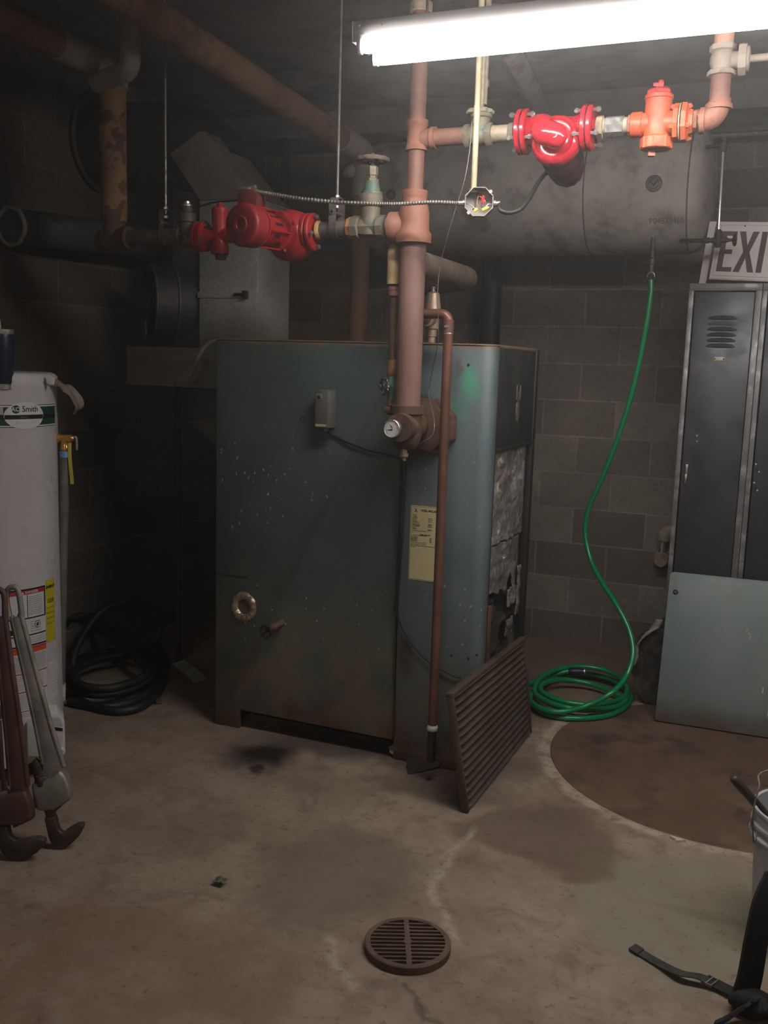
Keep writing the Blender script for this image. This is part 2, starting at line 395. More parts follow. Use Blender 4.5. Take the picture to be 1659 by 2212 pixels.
# ---------------------------------------------------------------- lamps
E_TUBE = 37.0
glow_N = NT('lit_tube'); glow_N.set((.9, .9, .9), .5, 0, Emission_Color=lin((1, .955, .93)), Emission_Strength=E_TUBE); glow = glow_N.m
dim_N = NT('fill_tube'); dim_N.set((.9, .9, .9), .5, 0, Emission_Color=lin((1, .93, .86)), Emission_Strength=30.0); dim = dim_N.m
lamp_white = plain('lamp_white', (.62, .60, .585), .45)
def shop_light(x, y, z, label, L=1.25, glow=glow):
    """two bare tubes under a white steel channel; x is the near end, y the front face, z the lower lip"""
    t = thing('fluorescent_light', label, 'ceiling light', (x + L / 2, y + .08, z), 'bare tube ceiling lights')
    mb = MB(); mb.prism([(0, 0), (.006, 0), (.012, .006), (.108, .006), (.114, 0), (.12, 0), (.12, .055), (0, .055)], (x, y, z), (0, 1, 0), (0, 0, 1), (L, 0, 0))
    ch = mb.build('channel', lamp_white, t, bevel=.0015)
    for k in range(3):
        mb = MB(); mb.cyl((x + .02 + .035 * k, y - .0012, z + .042 - .002 * k), (x + .02 + .035 * k, y + .001, z + .042 - .002 * k), .003 if k != 1 else .0015, n=10); mb.build('rivet', steel_dull, ch)
    mb = MB(); mb.box((x + .006, y - .0008, z + .018), (x + .035, y + .001, z + .0195)); mb.box((x + .006, y - .0008, z + .018), (x + .0068, y + .001, z + .05))
    mb.build('seam_line', steel_dull, ch)
    mb = MB(); mb.box((x - .002, y - .001, z - .001), (x + .002, y + .121, z + .056)); mb.build('end_plate', lamp_white, t, bevel=.001)
    for yy in (y + .003, y + .117):
        mb = MB(); mb.lathe((x + .03, yy, z - .017), (1, 0, 0), [(0, .0), (0, .0135), (.012, .0155), (L - .072, .0155), (L - .06, .0135), (L - .06, 0)], 20)
        mb.build('tube', glow, t)
        for xx in (x + .017, x + L - .03):
            mb = MB(); mb.prism([(-.013, .004), (.013, .004), (.013, -.02), (.007, -.034), (-.007, -.034), (-.013, -.02)], (xx, yy, z), (0, 1, 0), (0, 0, 1), (.013, 0, 0))
            mb.build('lamp_holder', lamp_white, t, bevel=.001)
    for xx in (x + .2, x + L - .2):
        mb = MB(); mb.cyl((xx, y + .06, z + .054), (xx, y + .06, ZC), .004, n=10); mb.build('hanging_rod', steel, t)
    return t
shop_light(-1.229, 2.62, 2.452, 'bare twin-tube light hanging over the boiler room, blazing white, in front of the red pumps', L=2.44)
shop_light(-.75, -1.6, 2.452, 'added twin-tube fill light hanging behind the viewer, out of view', glow=dim)  # added unseen fixture behind the camera, fills in the fronts


# ---------------------------------------------------------------- boiler
BX0, BX1, BY, BYB, BZ = -2.177, -1.006, 3.414, 4.075, 1.64
SEAM = -1.3475
def jacket_mat(name, c1, c2, rust_h, top=True, green=False):
    N = NT(name); co = N.tc.outputs['Object']; x, y, z = N.sep(co)
    c = N.mix(N.ramp(N.noise(3, 6, .6), .35, .68), c1, c2)
    c = N.mix(N.ramp(N.noise(120, 3), .4, .7, 0, .3), c, tuple(q * 1.6 for q in c1))
    zz = N.math('ADD', z, N.math('MULTIPLY', N.math('ADD', N.noise(3.5, 6, .65), -.5), .55))
    dirt = N.math('MULTIPLY', N.ramp(zz, rust_h * .35, rust_h, 1, 0), N.ramp(N.noise(5, 6, .7), .34, .56))
    c = N.mix(N.math('MULTIPLY', dirt, .8), c, (.185, .15, .092))
    rz = N.math('MULTIPLY', N.ramp(zz, .02, .30, 1, 0), N.ramp(N.noise(6.5, 6, .7), .45, .6))
    c = N.mix(N.math('MULTIPLY', rz, .85), c, (.115, .058, .034))
    # paint flecks
    fl = N.vadd(N.vadd(co, N.vadd(N.n_color(55), (.022, .022, .022), 'MULTIPLY')), (34, 34, 21), 'MULTIPLY'); f1 = N.ramp(N.voro(1.0, vec=fl), .10, .15, 1, 0)
    f1 = N.math('MULTIPLY', f1, N.ramp(N.noise(3.4, 3), .50, .60))
    band = N.math('MULTIPLY', N.ramp(z, .30, .42), N.ramp(z, 1.18, 1.34, 1, 0))
    c = N.mix(N.math('MULTIPLY', N.math('MULTIPLY', f1, band), .85), c, (.50, .54, .53))
    if top:
        t = N.math('MULTIPLY', N.ramp(N.math('ADD', z, N.math('MULTIPLY', N.math('ADD', N.noise(14, 5), -.5), .03)), BZ - .022, BZ - .008), .8)
        c = N.mix(t, c, (.24, .145, .085))
    if green:
        def spot(q, r0, r1, sx=1.0):
            w = N.vadd(co, N.vadd(N.vadd(N.n_color(8), (.5, .5, .5), 'SUBTRACT'), (.13, 0, .13), 'MULTIPLY')); a, b_, g = N.sep(w)
            dx = N.math('MULTIPLY', N.math('ADD', a, -q[0]), 1 / sx); dz = N.math('ADD', g, -q[2])
            return N.ramp(N.math('SQRT', N.math('ADD', N.math('MULTIPLY', dx, dx), N.math('MULTIPLY', dz, dz))), r0, r1, 1, 0)
        c = N.mix(N.math('MULTIPLY', spot((-1.0977, 3.414, 1.4985), .015, .075, .8), .75), c, (.06, .33, .19))
        c = N.mix(N.math('MULTIPLY', spot((-1.142, 3.414, 1.4086), .01, .065, 1.0), .5), c, (.08, .27, .17))
        c = N.mix(N.math('MULTIPLY', spot((-1.148, 3.414, 1.544), .01, .05, .5), .6), c, (.13, .075, .05))
        c = N.mix(N.math('MULTIPLY', spot((-1.2515, 3.414, 1.4123), .02, .07, .8), .65), c, (.03, .028, .022))
        c = N.mix(N.math('MULTIPLY', spot((-1.2988, 3.414, 0.4279), .03, .12, .45), .7), c, (.085, .035, .018))
    N.bump(N.noise(240, 2), .12, .001)
    return N.set(c, N.ramp(N.noise(8, 5), .3, .7, .42, .62), .15)
M_jack = jacket_mat('hammered_green_jacket', (.062, .088, .084), (.092, .120, .113), .80)
M_corner = jacket_mat('hammered_blue_green_jacket', (.115, .155, .166), (.155, .19, .19), .50, green=True)
def worldify(o):
    d = V(o.location); p = o.parent
    while p is not None: d = d + p.location; p = p.parent
    return o
boiler = thing('boiler', 'large green-grey sheet metal boiler with rusted lower jacket, standing free in the middle', 'boiler', (0, 0, 0))
# front panel with the burner notch cut out of its lower edge
mb = MB(); nz = .083
mb.prism([(BX0, 0), (-2.056, 0), (-2.056, nz), (SEAM - .004, nz - .005), (SEAM - .004, BZ - .012), (SEAM - .004, BZ), (BX0, BZ)], (0, BY, 0), (1, 0, 0), (0, 0, 1), (0, .02, 0))
fp = mb.build('front_panel', M_jack, boiler, bevel=.004)
mb = MB(); prof = [(SEAM + .002, BY), (BX1 - .045, BY)] + [(BX1 - .045 + .045 * math.sin(a), BY + .045 - .045 * math.cos(a)) for a in [PI / 2 * i / 8 for i in range(1, 9)]] + [(BX1, BY + .075), (BX1 - .015, BY + .075), (BX1 - .015, BY + .045), (BX1 - .045, BY + .018), (SEAM + .002, BY + .018)]
mb.prism(prof, (0, 0, .045), (1, 0, 0), (0, 1, 0), (0, 0, BZ - .045))
cp = mb.build('corner_panel', M_corner, boiler, bevel=.0025, smooth=40, label='blue-green corner panel with a green spray smear')
mb = MB(); mb.prism([(BX0, BY), (BX1 - .045, BY)] + [(BX1 - .045 + .045 * math.sin(a), BY + .045 - .045 * math.cos(a)) for a in [PI / 2 * i / 8 for i in range(1, 9)]] + [(BX1, BYB - .03), (BX1 - .03, BYB), (BX0, BYB)], (0, 0, BZ - .012), (1, 0, 0), (0, 1, 0), (0, 0, .014))
M_top = grimy('dusty_boiler_top', (.16, .105, .07), (.22, .15, .10), (.10, .10, .09), 9, .8)
mb.build('top_panel', M_top, boiler, bevel=.005)
side_dark = grimy('sooty_green_side', (.022, .024, .022), (.035, .037, .033), (.06, .055, .045), 6, .6, lo3=.62, hi3=.78)
mb = MB(); mb.box((BX1 - .016, BY + .074, 1.247), (BX1 - .002, BYB - .02, BZ - .008))
sp = mb.build('side_panel', side_dark, boiler, bevel=.003, label='soot-black upper side panel')
mb = MB(); mb.box((BX1 - .002, BY + .10, 1.245), (BX1 + .006, BYB - .05, 1.257)); mb.build('lip', dark_pipe, sp, bevel=.002)
b0 = (-1.006, 3.7816, 1.4629)
mb = MB()
for lo, hi in (((-.028, -.032), (.028, -.027)), ((-.028, .027), (.028, .032)), ((-.028, -.032), (-.023, .032)), ((.023, -.032), (.028, .032))):
    mb.box((BX1 - .002, b0[1] + lo[0], b0[2] + lo[1]), (BX1 + .003, b0[1] + hi[0], b0[2] + hi[1]))
mb.box((BX1 - .002, b0[1] - .023, b0[2] - .026), (BX1 + .0006, b0[1] + .023, b0[2] + .005)); mb.build('badge', steel_dull, sp, bevel=.0008)
b1 = (-1.006, 3.782, 1.3894)
mb = MB(); mb.lathe((BX1 - .002, b1[1], b1[2]), (1, 0, 0), [(0, .02), (.004, .02), (.006, .016), (.006, 0)], 24)
for i in range(len(mb.v)): p = mb.v[i]; p.z = b1[2] + (p.z - b1[2]) * 2.3
mb.build('handle_plate', steel_dull, sp, label='tall oval handle plate')
# rear upright and side posts, dark inner casing, burner floor
mb = MB(); mb.box((BX1 - .03, BYB - .035, .0), (BX1 + .004, BYB + .005, BZ - .004)); mb.build('frame_post', black_paint, boiler, bevel=.003)
mb = MB(); mb.box((BX1 - .02, BY + .065, .0), (BX1 - .004, BY + .10, 1.245)); mb.build('frame_post', dark_pipe, boiler, bevel=.002)
mb = MB(); mb.box((BX0 + .002, BYB - .02, 0), (BX1 - .02, BYB, BZ - .012)); mb.box((BX0, BY + .02, .0), (BX0 + .016, BYB, BZ - .012)); mb.build('rear_panel', M_jack, boiler, bevel=.002)
cast = grimy('burnt_casting', (.02, .017, .014), (.045, .033, .024), (.09, .055, .035), 14, .85, lo3=.6, hi3=.75, bump=.8, bs=30)
mb = MB(); mb.box((BX0 + .03, BY + .07, .10), (BX1 - .11, BYB - .03, BZ - .06)); mb.box((BX0 + .02, BY + .24, 0), (BX1 - .06, BYB - .03, .10)); mb.build('inner_casing', cast, boiler)
mb = MB(); mb.box((SEAM + .002, BY + .001, .004), (BX1 - .05, BY + .03, .05)); rough(mb, .006, 20, 2); mb.build('rusted_skirt', rust_dark, boiler, bevel=.002)
# foil-faced insulation in the opened side
foil_N = NT('crumpled_foil'); foil_N.bump(foil_N.math('ADD', foil_N.voro(22, 'DISTANCE_TO_EDGE'), foil_N.math('MULTIPLY', foil_N.noise(30, 5, .7, dist=1.5), .8)), .9, .012)
foil = foil_N.set(foil_N.mix(foil_N.ramp(foil_N.noise(6, 5), .35, .7), (.80, .76, .72), (.46, .41, .37)), .27, .68)
def crumple(y0, y1, z0, z1, x, amp, seed, nu=26, nv=48, ragged=0):
    def fn(u, v):
        zz = z0 + (z1 - z0) * v
        if ragged and v < .3: zz += (mnoise.noise(V((u * 6, seed, 0))) * ragged) * (1 - v / .3)
        p = V((x, y0 + (y1 - y0) * u, zz)); q = mnoise.ridged_multi_fractal(p * 9 + V((seed, 0, 0)), 1, 2.1, 4, 1, 2)
        return p + V((amp * (q - 1.1) * min(1, u * 8 + .1, (1 - u) * 8 + .1), 0, mnoise.noise(p * 14) * amp * .3))
    return MB().grid(fn, nu, nv, (-.006, 0, 0))
crumple(BY + .09, BYB - .045, .862, 1.25, -1.026, .016, 1).build('foil_insulation', foil, boiler, smooth=180, label='upper foil-faced insulation sheet')
crumple(BY + .10, BYB - .05, .66, .856, -1.034, .013, 7, ragged=.10).build('foil_insulation', foil, boiler, smooth=180, label='lower torn foil-faced insulation sheet')
fib = grimy('charred_fibre', (.018, .015, .013), (.05, .042, .036), (.16, .14, .125), 30, .95, lo3=.62, hi3=.74, s3=16, bump=1, bs=90)
crumple(BY + .10, BYB - .05, .02, .74, -1.065, .05, 12, 30, 60).build('charred_insulation', fib, boiler, smooth=180)
def scrap(name, c, s, seed, m, parent=None, label=None):
    mb = MB(); mb.ball(c, 1, 14, 10, s)
    for i, p in enumerate(mb.v): mb.v[i] = p + mnoise.noise_vector(p * 22 + V((seed, 0, 0))) * max(s) * .5
    return mb.build(name, m, parent, smooth=60, label=label)
foil_dim = grimy('sooty_foil', (.30, .27, .25), (.44, .41, .38), (.08, .07, .06), 24, .4, .5, lo3=.5, hi3=.64, s3=30, bump=.6)
crumple(3.87, 3.99, .56, .635, -1.03, .022, 3, 14, 10).build('foil_flap', foil_dim, boiler, smooth=180); crumple(3.88, 3.985, .43, .50, -1.034, .024, 5, 14, 10).build('foil_flap', foil_dim, boiler, smooth=180)
crumple(3.985, 4.025, .5, .72, -1.02, .012, 9, 6, 20).build('foil_flap', foil_dim, boiler, smooth=180)
mb = MB(); mb.box((-1.05, 3.60, .05), (-1.03, 3.64, .62)); mb.build('burner_rail', rust_dark, boiler, bevel=.003)
# foil collar in a hole low on the front
h0 = (-2.0375, 3.41, 0.5375)
mb = MB()
for i in range(40):
    an = 2 * PI * i / 40
for k in range(1):
    n = 48; vs_ = []; fs_ = []
    for j, (rr, dy) in enumerate(((.060, .001), (.057, -.009), (.047, -.013), (.033, -.009), (.026, .004))):
        for i in range(n):
            an = 2 * PI * i / n; w = mnoise.noise(V((i * .9, j * 1.7, 2))) * .0035 + .002 * ((i % 4) - 1.5) * (j in (1, 2))
            vs_.append(V((h0[0] + (rr + w) * math.cos(an), BY + dy + w * .8, h0[2] + (rr + w) * 1.08 * math.sin(an))))
    for j in range(4):
        for i in range(n): l = (i + 1) % n; fs_.append((j * n + i, j * n + l, (j + 1) * n + l, (j + 1) * n + i))
    mb.add(vs_, fs_)
gold = grimy('singed_foil', (.62, .52, .38), (.42, .33, .22), (.22, .14, .08), 26, .38, .75, lo3=.55, hi3=.7, bump=.6, bs=70)
fc = mb.build('foil_collar', gold, boiler, smooth=50)
mb = MB(); mb.cyl((h0[0], BY - .001, h0[2]), (h0[0], BY + .003, h0[2]), .029, n=9); mb.build('burnt_hole', rust_dark, fc)
# round hole cover line, screws, panel crease
mb = MB(); mb.box((BX0 + .001, BY - .0015, (-2.1446, 3.414, 0.6591)[2]), ((-2.0212, 3.414, 0.6653)[0], BY + .001, (-2.1446, 3.414, 0.667)[2])); mb.build('access_plate_edge', dark_pipe, fp)
mb = MB(); q = (-1.7752, 3.414, 1.3342); mb.torus((q[0], BY - .0005, q[2]), (0, 1, 0), .010, .0014, 24, 6); mb.build('blank_plug', dark_pipe, fp)
for q in [(-1.1008, 3.414, 1.5655), (-1.1189, 3.414, 0.4639), (-1.0499, 3.414, 0.4613), (-1.0176, 3.414, 0.4789)]:
    mb = MB(); mb.lathe((q[0], BY + .001, q[2]), (0, -1, 0), [(0, .005), (.003, .0045), (.004, 0)], 12); mb.build('screw', dark_pipe, cp)
# drain cock
d0 = (-1.8567, 3.41, 0.494)
dv = MB(); dv.cyl((d0[0], BY + .002, d0[2]), (d0[0], BY - .10, d0[2] - .004), .013); dv.lathe((d0[0], BY - .065, d0[2] - .003), (0, -1, 0), [(0, .016), (.02, .016), (.025, .011), (.04, .011), (.045, .014), (.06, .014)], 20)
dvo = dv.build('drain_cock', rust_dark, boiler, label='rusty drain cock with a small wheel')
def handwheel(mb, c, axis, R, r, spokes=4, wav=0, hub=.25):
    a, b, d = frame(axis); c = V(c); n = 48
    mb.tube([c + (a * math.cos(2 * PI * i / n) + b * math.sin(2 * PI * i / n)) * R * (1 + wav * math.cos(spokes * 2 * 2 * PI * i / n)) for i in range(n)], r, 8, True)
    mb.lathe(c - d * r * 1.3, d, [(0, R * hub), (r * 2.6, R * hub)], 16)
    for k in range(spokes):
        an = 2 * PI * (k + .5) / spokes; e = a * math.cos(an) + b * math.sin(an)
        mb.tube([c + e * R * hub * .8, c + e * R * .97], r * .8, 8)
    return mb
mb = MB(); handwheel(mb, (d0[0], BY - .132, d0[2] - .006), (0, 1, 0), .024, .0045, 4, .08); mb.build('handwheel', black_paint, dvo)
# aquastat control box
aq = thing('aquastat', 'small grey control box screwed to the upper left of the boiler front', 'control box', (-1.6764, 3.41, 1.379))
x0, _, z1 = (-1.6954, 3.38, 1.4541); x1, _, z0 = (-1.632, 3.38, 1.307)
grey_box = grimy('grey_beige_enamel', (.155, .148, .13), (.20, .19, .168), (.11, .1, .085), 9, .5)
mb = MB(); mb.box((x0, 3.355, z0), (x1, BY - .0005, z1)); mb.build('case', grey_box, aq, bevel=.003)
mb = MB(); mb.box((x0 + .003, 3.3535, z0 + .003), (x1 - .010, 3.3555, z1 - .002)); cv = mb.build('cover', grimy('tan_cover', (.10, .092, .076), (.125, .115, .095), None, 8, .5), aq, bevel=.0008)
mb = MB(); mb.box((x0 + .006, 3.3515, z1 - .042), (x0 + .030, 3.3536, z1 - .016)); mb.build('dial_window', steel, cv, bevel=.0006)
mb = MB(); mb.box((x0 + .011, 3.351, z1 - .036), (x0 + .025, 3.3516, z1 - .022)); mb.build('dial', black_paint, cv)
mb = MB(); mb.box((x0 + .005, 3.353, z0 + .006), (x1 - .012, 3.3537, z0 + .015)); mb.build('name_strip', plain('cream_strip', (.55, .48, .24), .5), cv)
mb = MB(); mb.lathe(((x0 + x1) / 2 + .004, 3.385, z0), (0, 0, -1), [(0, .014), (.006, .014), (.006, .009), (.014, .009)], 14); mb.build('cable_connector', steel_dull, aq)
# cable from the aquastat to the seam and down it
pts = [(x0 + x1) / 2 + .004, 3.385, z0 - .012]
path = [V(pts)] + [V(p) for p in [(-1.6383, 3.407, 1.2782), (-1.5664, 3.404, 1.2502), (-1.4775, 3.404, 1.227), (-1.3996, 3.403, 1.216), (-1.349, 3.402, 1.1964), (-1.3428, 3.403, 1.1188)]]
mb = MB(); mb.tube(crom(path, 6), .0042, 8); mb.tube(crom([V(p) for p in [(-1.3488, 3.402, 1.1929), (-1.3457, 3.404, 1.0829), (-1.3456, 3.404, 0.8671), (-1.3481, 3.404, 0.6655), (-1.3536, 3.402, 0.6227)]], 6), .0048, 8)
mb.tube(crom([V(p) for p in [(-1.3528, 3.4, 0.6233), (-1.3267, 3.404, 0.5535), (-1.2777, 3.404, 0.486), (-1.2181, 3.404, 0.4334), (-1.1503, 3.404, 0.4011), (-1.0932, 3.404, 0.3823), (-1.0761, 3.408, 0.3857)]], 6), .0032, 8)
cab = tag(mb.build('control_cable', black_rub, None), 'thin black control cable running from the grey control box down the boiler seam', 'cable')
mb = MB()
for q in [(-1.3448, 3.402, 1.0796), (-1.3471, 3.402, 0.8763), (-1.3523, 3.399, 0.6217)]:
    mb.box((q[0] - .006, 3.398, q[2] - .012), (q[0] + .006, 3.4135, q[2] + .012))
for k in range(1): mb.build('cable_clip', black_paint, cab, bevel=.002)
mb = MB(); mb.tube(crom([V(p) for p in [(-1.331, 3.4, 1.2435), (-1.3293, 3.407, 1.1726), (-1.3314, 3.408, 1.0121), (-1.3369, 3.408, 0.7945), (-1.3471, 3.408, 0.6463), (-1.3507, 3.409, 0.4592), (-1.344, 3.409, 0.0983)]], 6), .0032, 8)
tag(mb.build('gas_tube', dark_pipe, None), 'dark thin tube hanging straight down the boiler seam under the gauge', 'tube')
# rating label
lab_paper = grimy('yellowed_label', (.56, .49, .25), (.62, .55, .30), (.48, .40, .2), 7, .6, bump=0)
lt, lb = (-1.3051, 3.412, 1.03), (-1.3077, 3.412, 0.7404); W = .130
lx, lz1, lz0 = (lt[0] + lb[0]) / 2, lt[2], lb[2]
lab = thing('rating_label', 'yellowed paper rating label on the boiler, half behind the copper pipe', 'label', (lx, 3.4135, lz0))
mb = MB(); mb.box((lx, 3.4126, lz0), (lx + W, 3.4138, lz1)); mb.build('paper', lab_paper, lab)
mb = MB(); T = 3.4121; H_ = lz1 - lz0; e = .0007
for a, b in (((.003, .003), (W - .003, .003 + e)), ((.003, H_ - .003 - e), (W - .003, H_ - .003)), ((.003, .003), (.003 + e, H_ - .003)), ((W - .003 - e, .003), (W - .003, H_ - .003)), ((.003, H_ * .465), (W - .003, H_ * .465 + .0012))):
    mb.box((lx + a[0], T, lz0 + a[1]), (lx + b[0], T + .0004, lz0 + b[1]))
rnd = random.Random(4)
def tline(x, zf, w, h=.0022):
    k = 0
    while k < w:
        q = rnd.uniform(.003, .009); mb.box((lx + x + k, T, lz0 + H_ * zf), (lx + x + min(w, k + q), T + .0003, lz0 + H_ * zf + h)); k += q + .0016
for i, zf in enumerate((.875, .858, .842, .826, .806, .790, .774, .752, .737, .722, .700, .685)): tline(.008 + .004 * (i % 3 == 2), zf, .018 + .012 * (i in (6, 7, 8, 9)), .0019)
for zf in (.838, .818, .795, .760, .745, .725, .690, .676): tline(.073, zf, .016, .0022)
for zf in (.662, .600, .505, .484): tline(.007, zf, .062, .0016)
for zf in (.575, .558, .541, .524): tline(.006, zf, .026, .0024); tline(.082, zf, .008, .0024)
tline(.006, .445, .018, .0016)
put_text(mb, 'WEIL-McLAIN', .0118, (lx + .078, T, lz1 - .0175), (1, 0, 0), (0, 0, 1), bold=.0004)
put_text(mb, 'WEIL-McLAIN', .0072, (lx + .062, T, lz0 + H_ * .617), (1, 0, 0), (0, 0, 1), bold=.0003)
put_text(mb, 'J', .007, (lx + .066, T, lz1 - .030), (1, 0, 0), (0, 0, 1))
mb.prism([(-.009, -.006), (-.004, -.004), (-.002, -.001), (-.003, .002), (0, .009), (.003, .002), (.002, -.001), (.004, -.004), (.009, -.006), (.003, -.006), (0, -.001), (-.003, -.006)], (lx + .022, T, lz1 - .019), (1, 0, 0), (0, 0, 1), (0, .0003, 0))
mb.build('print', ink, lab)


# ---------------------------------------------------------------- supply riser in front of the boiler
RX, RY = -1.258, 3.22
flange_m = grimy('dull_rust', (.12, .062, .042), (.165, .088, .062), (.08, .04, .026), 9, .72, bump=.4)
tee = thing('outlet_tee', 'rusty cast tee with an octagonal flange bolted to the boiler front, below the thick riser', 'pipe fitting', (RX, RY, 1.33))
tz = (-1.2475, 3.22, 1.3405)[2]
mb = MB(); mb.lathe((RX, RY, tz + .075), (0, 0, -1), [(0, .062), (.028, .062), (.034, .052), (.10, .054), (.13, .048), (.155, .03), (.158, 0)], 28)
mb.lathe((RX, RY - .075, tz), (0, 1, 0), [(0, .03), (.0, .05), (.02, .052), (.10, .052), (.16, .05)], 28)
mb.build('tee_body', rust_dark, tee, smooth=50)
mb = MB(); mb.prism([(-.085, -.02), (-.05, -.075), (.045, -.09), (.095, -.05), (.10, .03), (.055, .085), (-.03, .09), (-.085, .045)], (RX + .01, RY + .095, tz - .002), (1, 0, 0), (0, 0, 1), (0, .022, 0)); mb.build('neck_flange', flange_m, tee, bevel=.004)
mb = MB(); mb.lathe((RX + .02, RY + .15, tz - .006), (0, 1, 0), [(0, .105), (.026, .112), (.043, .112)], 8, PI / 8); fl = mb.build('wall_flange', flange_m, tee, bevel=.004, label='octagonal rusty flange')
for k in range(4):
    an = PI / 4 + k * PI / 2; c = (RX + .02 + .088 * math.cos(an), RY + .14, tz - .006 + .088 * math.sin(an))
    mb = MB(); mb.lathe(c, (0, 1, 0), [(0, .011), (.012, .011)], 6); mb.build('bolt', rust_dark, fl)
mb = MB(); mb.lathe((RX, RY - .02, tz - .075), (0, 0, -1), [(0, .012), (.02, .012), (.02, .016), (.03, .016), (.036, .008), (.045, .008)], 12); mb.build('drain_plug', nipple, tee)
mb = MB(); mb.box(((-1.3249, 3.2, 1.3901)[0] - .012, RY - .03, tz + .045), (RX - .03, RY + .03, tz + .068)); mb.build('side_boss', rust_dark, tee, bevel=.004)
rs = thing('supply_riser', 'thick brown painted riser pipe climbing from the boiler flange to the lower tee', 'pipe', (RX, RY, tz + .08))
z_t0 = (-1.266, 3.22, 1.9753)[2]
mb = MB(); mb.cyl((RX, RY, tz + .06), (RX, RY, z_t0 + .02), .0455, n=32); mb.build('pipe', grimy('mauve_brown_pipe', (.215, .115, .09), (.25, .14, .112), (.30, .20, .16), 6, .55, lo3=.62, hi3=.75, s3=14, bump=.12), rs)
# lower tee
t2 = thing('reducing_tee', 'brown cast tee on the riser with an orange rust patch, at the left branch', 'pipe fitting', (RX, RY, z_t0))
zc2 = (-1.2646, 3.22, 2.0313)[2]
mb = MB(); mb.lathe((RX, RY, z_t0), (0, 0, 1), [(0, .058), (.0, .062), (.034, .062), (.042, .054), (.075, .053), (.105, .053), (.135, .045), (.150, .042), (.154, .044), (.176, .044), (.176, .03)], 32)
mb.lathe((RX - .085, RY, zc2), (1, 0, 0), [(0, .036), (0, .052), (.028, .052), (.036, .045), (.085, .045)], 28); mb.build('tee_body', grimy('rusty_tee', (.27, .11, .07), (.31, .14, .095), (.52, .17, .04), 8, .62, lo3=.60, hi3=.72, s3=6), t2, smooth=50)
z_u0 = z_t0 + .17; z_ut = (-1.2588, 3.22, 2.2827)[2]; z_ut1 = (-1.2542, 3.22, 2.382)[2]; zr = 2.322
mr = thing('riser_pipe', 'brown pipe between the two tees on the riser', 'pipe', (RX, RY, z_u0))
mb = MB(); mb.cyl((RX, RY, z_u0), (RX, RY, z_ut + .01), .0285, n=28); mb.build('pipe', rust_pipe, mr)
t3 = thing('branch_tee', 'brown cast tee high on the riser, feeding the right hand pumps', 'pipe fitting', (RX, RY, z_ut))
mb = MB(); mb.lathe((RX, RY, z_ut), (0, 0, 1), [(0, .03), (0, .038), (.016, .038), (.02, .034), (z_ut1 - z_ut - .02, .034), (z_ut1 - z_ut - .016, .038), (z_ut1 - z_ut, .038), (z_ut1 - z_ut, .03)], 28)
mb.lathe((RX + .02, RY, zr), (1, 0, 0), [(0, .031), (.03, .031), (.034, .036), (.05, .036), (.05, .03)], 26); mb.build('tee_body', rust_cast, t3, smooth=50)
ur = thing('upper_riser', 'brown pipe rising from the branch tee to the ceiling behind the lamp', 'pipe', (RX, RY, z_ut1))
mb = MB(); mb.cyl((RX, RY, z_ut1 - .01), (RX, RY, ZC), .0285, n=28); mb.build('pipe', rust_pipe, ur)
mb = MB(); mb.lathe((RX, RY, (-1.2608, 3.22, 2.7256)[2]), (0, 0, 1), [(0, .034), (.004, .038), (.03, .038), (.034, .034)], 24); mb.build('coupling', nipple, ur)
rb = thing('branch_pipe', 'brown horizontal pipe from the upper tee to the valve behind the conduit', 'pipe', (-1.2, RY, zr))
mb = MB(); mb.cyl((RX + .06, RY, zr), ((-1.0733, 3.22, 2.3263)[0], RY, zr), .0285, n=26); mb.build('pipe', rust_pipe, rb)

# dial gauge on the tee
gz = (-1.2765, 3.13, 1.3367); gx = gz[0]
gg = thing('pressure_gauge', 'round white dial gauge with two black hands on the front of the boiler tee', 'gauge', gz)
gd = V((-.10, -.99, .02)).normalized(); gc = V(gz)
mb = MB(); mb.lathe(gc - gd * .012, gd, [(0, .025), (.002, .031), (.018, .032), (.020, .030), (.017, .0285), (.017, 0)], 36); mb.build('case', steel, gg, smooth=30)
mb = MB(); mb.lathe(gc - gd * .012, gd, [(.0165, .0285), (.0178, .0285), (.0178, 0)], 36); fa = mb.build('dial', paper_white, gg)
a_, b_, d_ = frame(gd); up = V((0, 0, 1)); rt = up.cross(gd).normalized(); up = gd.cross(rt).normalized(); o_ = gc + gd * .0062
mb = MB()
mb.prism([(-.0012, -.004), (.0012, -.004), (.0004, .018), (-.0004, .018)], o_ + rt * .002 - up * .001, -up * .12 + -rt * .99, rt * .12 - up * .99 + V((0, 0, 0)), gd * .0006) if 0 else None
def hand(o, ang, L, w):
    u = rt * math.cos(ang) + up * math.sin(ang); v_ = -rt * math.sin(ang) + up * math.cos(ang)
    mb.prism([(-.003, -w), (L, -w * .35), (L, w * .35), (-.003, w)], o, u, v_, gd * .0006)
hand(o_ - up * .003, math.radians(186), .017, .0014); hand(o_ + up * .006, math.radians(125), .010, .0014)
mb.lathe(o_ - up * .003, gd, [(0, .0024), (.001, .0024)], 12); mb.lathe(o_ + up * .006, gd, [(0, .0018), (.001, .0018)], 12)
for k in range(28):
    an = math.radians(-50 + 280 * k / 27); u = rt * math.cos(an) + up * math.sin(an); v_ = -rt * math.sin(an) + up * math.cos(an)
    mb.prism([(.021, -.00035), (.0245, -.00035), (.0245, .00035), (.021, .00035)], o_, u, v_, gd * .0003)
mb.build('hands', ink, gg)
mb = MB(); mb.cyl(gc - gd * .012, (RX - .03, RY - .05, tz), .010, n=14); mb.build('stem', brass_old, gg)

